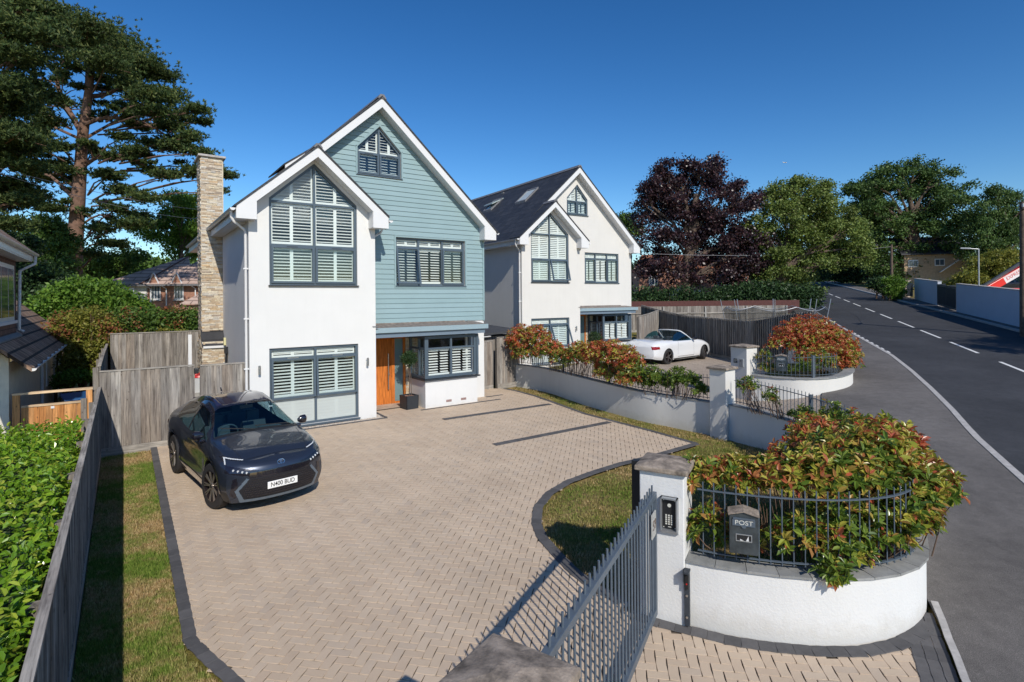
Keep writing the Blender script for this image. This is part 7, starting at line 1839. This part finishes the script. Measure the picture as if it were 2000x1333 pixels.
for k in range(3): g.bb((-3.72 + k * .38, -.26, 3.7), (-3.44 + k * .38, -.251, 4.45))
g.build('pane', M_plain('far_glass', (.08, .11, .14), .1), w_)
for gx in (-1.35, -.05, 2.35): g = MB(); g.tube([(gx - .2, -.5, 4.8), (gx, -.06, 4.5), (gx, -.06, 0)], .05, 6); g.build('downpipe', W['upvc'], BH)
g = MB(); g.bb((-5.5, -.55, 4.72), (-1.45, -.45, 4.86)); g.bb((-1.5, -.52, 4.72), (3.0, -.42, 4.86)); g.build('fascia', W['lead'], BH)
g = MB(); g.prism([(2.0, -1.6, 3.2), (6, -1.6, 3.2), (6, .1, 4.35), (3.2, .1, 4.35)], (0, 0, .08)); g.build('porch_roof', W['conc_tile'], BH); g = MB(); g.bb((2.2, -1.3, 0), (6, .05, 3.15)); g.build('porch', W['redbrick'], BH)
# tan brick house right
TH = empty('brick_house', (60, 76, 2.5), -.25, 'tan brick house glimpsed between dark trees above the white wall', 'house')
mb = MB(); mb.bb((-4.5, 0, -1), (3.2, 8, 6.6)); mb.build('wall', W['tanbrick'], TH)
mb = MB(); mb.prism([(-5, -.4, 6.6), (3.4, -.4, 6.6), (3.4, 4, 9.3), (-5, 4, 9.3)], (0, 0, .15)); mb.build('roof', W['slate'], TH)
mb = MB(); mb.bar((3.6, -.5, 7.0), (-.4, -.5, 4.1), .1, .4, up=(0, 1, 0)); mb.build('bargeboard', W['upvc'], TH)
for x0, zz in ((-3.4, 5.4), (-.2, 5.5), (-2.9, 1.9), (.3, 2.3)):
    mb = MB(); mb.bb((x0 - .6, -.06, zz - .5), (x0 + .6, .02, zz + .5)); w_ = mb.build('window', W['upvc'], TH); mb = MB(); mb.bb((x0 - .5, -.08, zz - .38), (x0 - .04, -.061, zz + .38)); mb.bb((x0 + .04, -.08, zz - .38), (x0 + .5, -.061, zz + .38)); mb.build('pane', M_plain('far_glass', (.08, .11, .14), .1), w_)
# red brick house behind the copper beech
RH = empty('brick_house', (20.5, 62, 1.6), 0, 'red brick house with white porch glimpsed under the copper beech', 'house')
mb = MB(); mb.bb((-6, 0, -1), (6.5, 8, 5.2)); mb.build('wall', W['redbrick'], RH)
mb = MB(); mb.prism([(-6.6, -.5, 5.1), (7, -.5, 5.1), (5, 4.5, 6.9), (-4.6, 4.5, 6.9)], (0, 0, .15)); mb.build('roof', M_brick('orange_tiles', (.28, .10, .05), (.34, .14, .07), (.2, .08, .05), bw=.3, bh=.3, ms=.02, axes='XY'), RH)
for x0, x1, z0_, z1_ in ((-2.6, -1.1, 1.0, 2.8), (.3, 1.3, 0, 2.6), (-4.9, -3.9, 3.2, 4.4), (2.9, 4.2, 3.2, 4.4)):
    mb = MB(); mb.bb((x0, -.06, z0_), (x1, .02, z1_)); w_ = mb.build('window', W['upvc'], RH); mb = MB(); k = (x1 - x0) / 3
    for i in range(3): mb.bb((x0 + i * k + .07, -.08, z0_ + .12), (x0 + (i + 1) * k - .05, -.061, z1_ - .12))
    mb.build('pane', M_plain('far_glass', (.08, .11, .14), .1), w_)
# ---- far side of the road
def block_wall(name, a, b, h, th, label, group=None, ret=None):
    a, b = Vector(a), Vector(b); d = b - a; L = d.length; za, zb_ = gz(*a) + .08, gz(*b) + .08
    root = empty(name, (a.x, a.y, za), math.atan2(d.y, d.x), label, 'garden wall', group)
    mb = MB(); mb.prism([(0, 0, -.3), (L, 0, zb_ - za - .3), (L, 0, zb_ - za + h), (0, 0, h)], (0, th, 0))
    if ret: mb.bb((L - .25 if ret > 0 else 0, th, zb_ - za - .3), (L if ret > 0 else .25, th + 1.6, zb_ - za + h))
    mb.build('wall', W['wallpaint'], root)
    mb = MB(); mb.prism([(-.02, -.03, h + .002), (L + .02, -.03, zb_ - za + h + .002), (L + .02, th + .03, zb_ - za + h + .002), (-.02, th + .03, h + .002)], (0, 0, .04)); mb.build('coping', W['kerb'], root); return root
block_wall('roadside_wall', (38.4, 51.9), (34.6, 44.2), 1.95, .25, 'shorter pale painted wall across the road, beyond the dark gates')
block_wall('roadside_wall', (31.6, 38.7), (22.5, 18.5), 1.98, .25, 'long pale painted wall across the road behind the lamp post')
def iron_gate(a, b, h, label, mat, leaves=2):
    a, b = Vector(a), Vector(b); d = b - a; L = d.length; root = empty('driveway_gate', (a.x, a.y, gz(*a) + .08), math.atan2(d.y, d.x), label, 'gate'); sz = gz(*b) - gz(*a)
    for k in range(leaves):
        x0, x1 = k * L / leaves + .03, (k + 1) * L / leaves - .03; mb = MB(); z0_, z1_ = sz * x0 / L, sz * x1 / L
        mb.prism([(x0, 0, z0_ + .08), (x1, 0, z1_ + .08), (x1, 0, z1_ + h), (x0, 0, z0_ + h)], (0, .05, 0)) if leaves == 2 else None
        for i in range(int((x1 - x0) / .12)): x = x0 + i * .12; mb.bb((x, -.02, z0_ + .1), (x + .03, .0, z0_ + h))
        mb.bar((x0, -.02, z0_ + h - .1), (x1, -.02, z1_ + h - .1), .04, .05); mb.bar((x0, -.02, z0_ + .2), (x1, -.02, z1_ + .2), .04, .05); mb.build('leaf', mat, root)
    return root
iron_gate((34.4, 44.0), (31.8, 38.95), 1.75, 'dark solid double gates between the two pale roadside walls', W['iron_dark'])
iron_gate((40.0, 55.1), (38.6, 52.3), 1.5, 'black open ironwork gate beside the far end of the pale wall', W['iron_dark'], 1)
mb = MB(); mb.bb((-.25, -.25, -.2), (.25, .25, 1.7)); mb.bb((-.3, -.3, 1.7), (.3, .3, 1.8)); o = mb.build('gate_pillar', M_brick('banded_brick', (.5, .42, .35), (.2, .12, .09), (.5, .45, .4), axes='HZ'), None, loc=(40.2, 55.5, gz(40.2, 55.5))); tag(o, 'short banded brick pillar beside the far ironwork gate', 'gate pillar')
# street lamp
lx, ly = 30.0, 34.95; SL = empty('street_lamp', (lx, ly, gz(lx, ly) + .09), math.atan2(-NY, -NX), 'slim grey street lamp standing before the long pale wall', 'street lamp')
mb = MB(); mb.tube([(0, 0, -.1), (0, 0, 1.25)], .075, 12); mb.tube([(0, 0, 1.25), (0, 0, 1.35)], [.075, .045], 12); mb.build('base', W['wallgrey'] if 'wallgrey' in W else M_plain('dark_lamp_base', (.10, .12, .16), .5), SL, smooth=True)
mb = MB(); mb.tube([(0, 0, 1.35), (0, 0, 4.35)], .042, 10); mb.tube([(0, 0, 4.33), (.05, 0, 4.36), (.5, 0, 4.4)], .03, 8); mb.build('pole', W['galv'], SL, smooth=True)
mb = MB(); mb.prism([(.42, -.09, 4.36), (.95, -.07, 4.40), (.95, .07, 4.40), (.42, .09, 4.36)], (0, 0, .09)); mb.build('lamp_head', W['galv'], SL, bevel=.015)
# telegraph poles and cables
def tpole(x, y, top, r, label, arms=True, th=0):
    z = gz(x, y); T = empty('telegraph_pole', (x, y, z), th, label, 'telegraph pole'); mb = MB(); mb.tube([(0, 0, -.2), (0, 0, top - z)], [r, r * .72], 12); mb.build('pole', W['bark'], T, smooth=True)
    if arms:
        mb = MB(); mb.bar((-.5, 0, top - z - .35), (.5, 0, top - z - .35), .08, .1); mb.build('cross_arm', W['bark'], T)
        mb = MB()
        for k in (-.45, -.2, .2, .45): mb.tube([(k, 0, top - z - .3), (k, 0, top - z - .12)], .04, 8)
        mb.build('insulator', W['upvc'], T)
    return T
p = at(1741, 478, 60); tpole(p.x, p.y, p.z, .16, 'plain brown telegraph pole in front of the dark oak', False)
p = at(1997, 395, 26.5); tpole(p.x, p.y, p.z, .15, 'dark telegraph pole with insulators cut by the right edge', True, .9)
def cable(pts, sag, label, r=.012):
    a, b = Vector(pts[0]), Vector(pts[1]); mb = MB(); mb.tube([a.lerp(b, t) - Vector((0, 0, sag * 4 * t * (1 - t))) for t in np.linspace(0, 1, 16)], r, 5); o = mb.build('overhead_cable', M_plain('cable', (.35, .35, .37), .5), None); tag(o, label, 'cable')
cable((at(-30, 322, 22), at(470, 412, 60)), .6, 'upper pale overhead cable crossing the pine trunk', .012); cable((at(-30, 330, 22), at(470, 425, 60)), .9, 'lower pale overhead cable crossing the pine trunk', .012)
cable((at(1245, 495, 42), at(1741, 482, 60)), .5, 'thin overhead cable in front of the copper beech', .012)
# trampoline
tc = at(1512, 640, 33); TR = empty('trampoline', (tc.x, tc.y, gz(tc.x, tc.y)), 0, 'round netted trampoline with sagging net behind the ribbed fence', 'trampoline')
netm, nt, b = new_mat('trampoline_net'); b.inputs['Base Color'].default_value = (.03, .035, .035, 1); t_ = nt.nodes.new('ShaderNodeBsdfTransparent'); ms_ = nt.nodes.new('ShaderNodeMixShader'); ms_.inputs[0].default_value = .42; nt.links.new(t_.outputs[0], ms_.inputs[1]); nt.links.new(b.outputs[0], ms_.inputs[2]); nt.links.new(ms_.outputs[0], nt.nodes['Material Output'].inputs['Surface'])
mb = MB(); RR = 2.9; zb0 = 3.5 - 33 * ((640 - 579) / 1062) - TR.location.z
zt0 = zb0 + 1.25; n = 48
mb.grid([[(RR * (.9 + .1 * t) * math.cos(a), RR * .9 * (.9 + .1 * t) * math.sin(a), zb0 * .6 + (zt0 - zb0 * .6 - .22 * abs(math.sin(a * 4))) * t) for t in (0, .5, 1)] for a in [2 * math.pi * k / n for k in range(n + 1)]]); mb.build('net', netm, TR, fix=False)
mb = MB(); mb.tube([(RR * .9 * math.cos(a), RR * .81 * math.sin(a), zb0 * .6) for a in [2 * math.pi * k / 32 for k in range(33)]], .05, 8, cap=False); mb.build('frame', W['galv'], TR)
mb = MB(); mb.tube([(RR * math.cos(a), RR * .9 * math.sin(a), zt0 - .22 * abs(math.sin(a * 4))) for a in [2 * math.pi * k / 48 for k in range(49)]], .02, 6, cap=False); mb.build('net_rim', W['galv'], TR)
mb = MB(); mb.poly([(RR * .88 * math.cos(a), RR * .79 * math.sin(a), zb0 * .6 + .02) for a in [2 * math.pi * k / 32 for k in range(32)]]); mb.build('mat', W['black'], TR)
for k in range(8):
    a = math.pi / 8 + 2 * math.pi * k / 8; e = 1.06
    mb = MB(); mb.tube([(RR * .9 * math.cos(a), RR * .81 * math.sin(a), 0), (RR * .95 * math.cos(a), RR * .86 * math.sin(a), zb0), (RR * e * math.cos(a), RR * .9 * e * math.sin(a), zt0 + .45)], .022, 6); mb.build('pole', W['galv'], TR)
# red boom lift behind the wall
A = at(1918, 572, 40); B = at(2030, 507, 40); d = (B - A); BM = empty('boom_lift', (A.x, A.y, gz(A.x, A.y)), 0, 'red telescopic boom with a white lettered panel rising over the wall', 'lift truck')
o0 = BM.location; mb = MB(); mb.bar(A - o0 - d * .15, B - o0, .34, .52); bo = mb.build('boom', W['redpaint'], BM, bevel=.02)
u = d.normalized(); side = Vector((0, -1, 0)); nv = u.cross(side).normalized()
if nv.z < 0: nv = -nv
p0 = A - o0 + u * (d.length * .36); p1 = A - o0 + u * (d.length * .98); mb = MB(); 
mb.poly([p0 + side * .175 - nv * .25, p1 + side * .175 - nv * .25, p1 + side * .175 + nv * .22, p0 + side * .175 + nv * .22]); lp = mb.build('lettered_panel', W['upvc'], bo)
M_ = Matrix((u, nv, side)).transposed().to_4x4()
text_obj('lettering', 'EXPRESS HIRE', W['redplastic'], lp, p0 + u * .15 + side * .18 + nv * .02, M_, .36, align='LEFT')
mb = MB(); mb.bar(A - o0 + Vector((0, .1, .35)), B - o0 + Vector((0, .1, .55)), .14, .2); mb.build('lift_cylinder', W['iron_dark'], BM)
mb = MB(); mb.bb((-1.2, -1, .5), (2.6, 1, 1.6)); mb.build('chassis', W['redpaint'], BM, bevel=.08)
for x in (-.6, 2.0):
    mb = MB(); mb.tube([(x, -1.1, .5), (x, -.7, .5)], .5, 20); mb.build('wheel', W['rubber'], BM)
c3 = copy_tree(C1.root); pp = at(1968, 590, 43); c3.location = (pp.x, pp.y, gz(pp.x, pp.y) + .75); c3.rotation_euler[2] = 2.6; c3['label'] = 'dark car showing only its roof above the long pale wall, under the red boom'
# aeroplane
ap = at(1533, 318, 900); AP = empty('aeroplane', ap, .3, 'tiny white aeroplane in the blue sky above the green tree', 'aeroplane'); mb = MB(); mb.tube([(-4, 0, 0), (-3.4, 0, .1), (3, 0, 0), (4, 0, -.1)], [.2, .55, .55, .15], 10); mb.build('fuselage', W['upvc'], AP)
mb = MB(); mb.prism([(1.0, 0, 0), (-.6, 4.5, .2), (-1.2, 4.5, .2), (-.8, 0, 0)], (0, 0, .1)); mb.prism([(1.0, 0, 0), (-.6, -4.5, .2), (-1.2, -4.5, .2), (-.8, 0, 0)], (0, 0, .1)); mb.prism([(-3, 0, .2), (-4, 0, 1.4), (-4.3, 0, 1.4), (-4, 0, .2)], (0, .1, 0)); mb.build('wing', W['upvc'], AP)
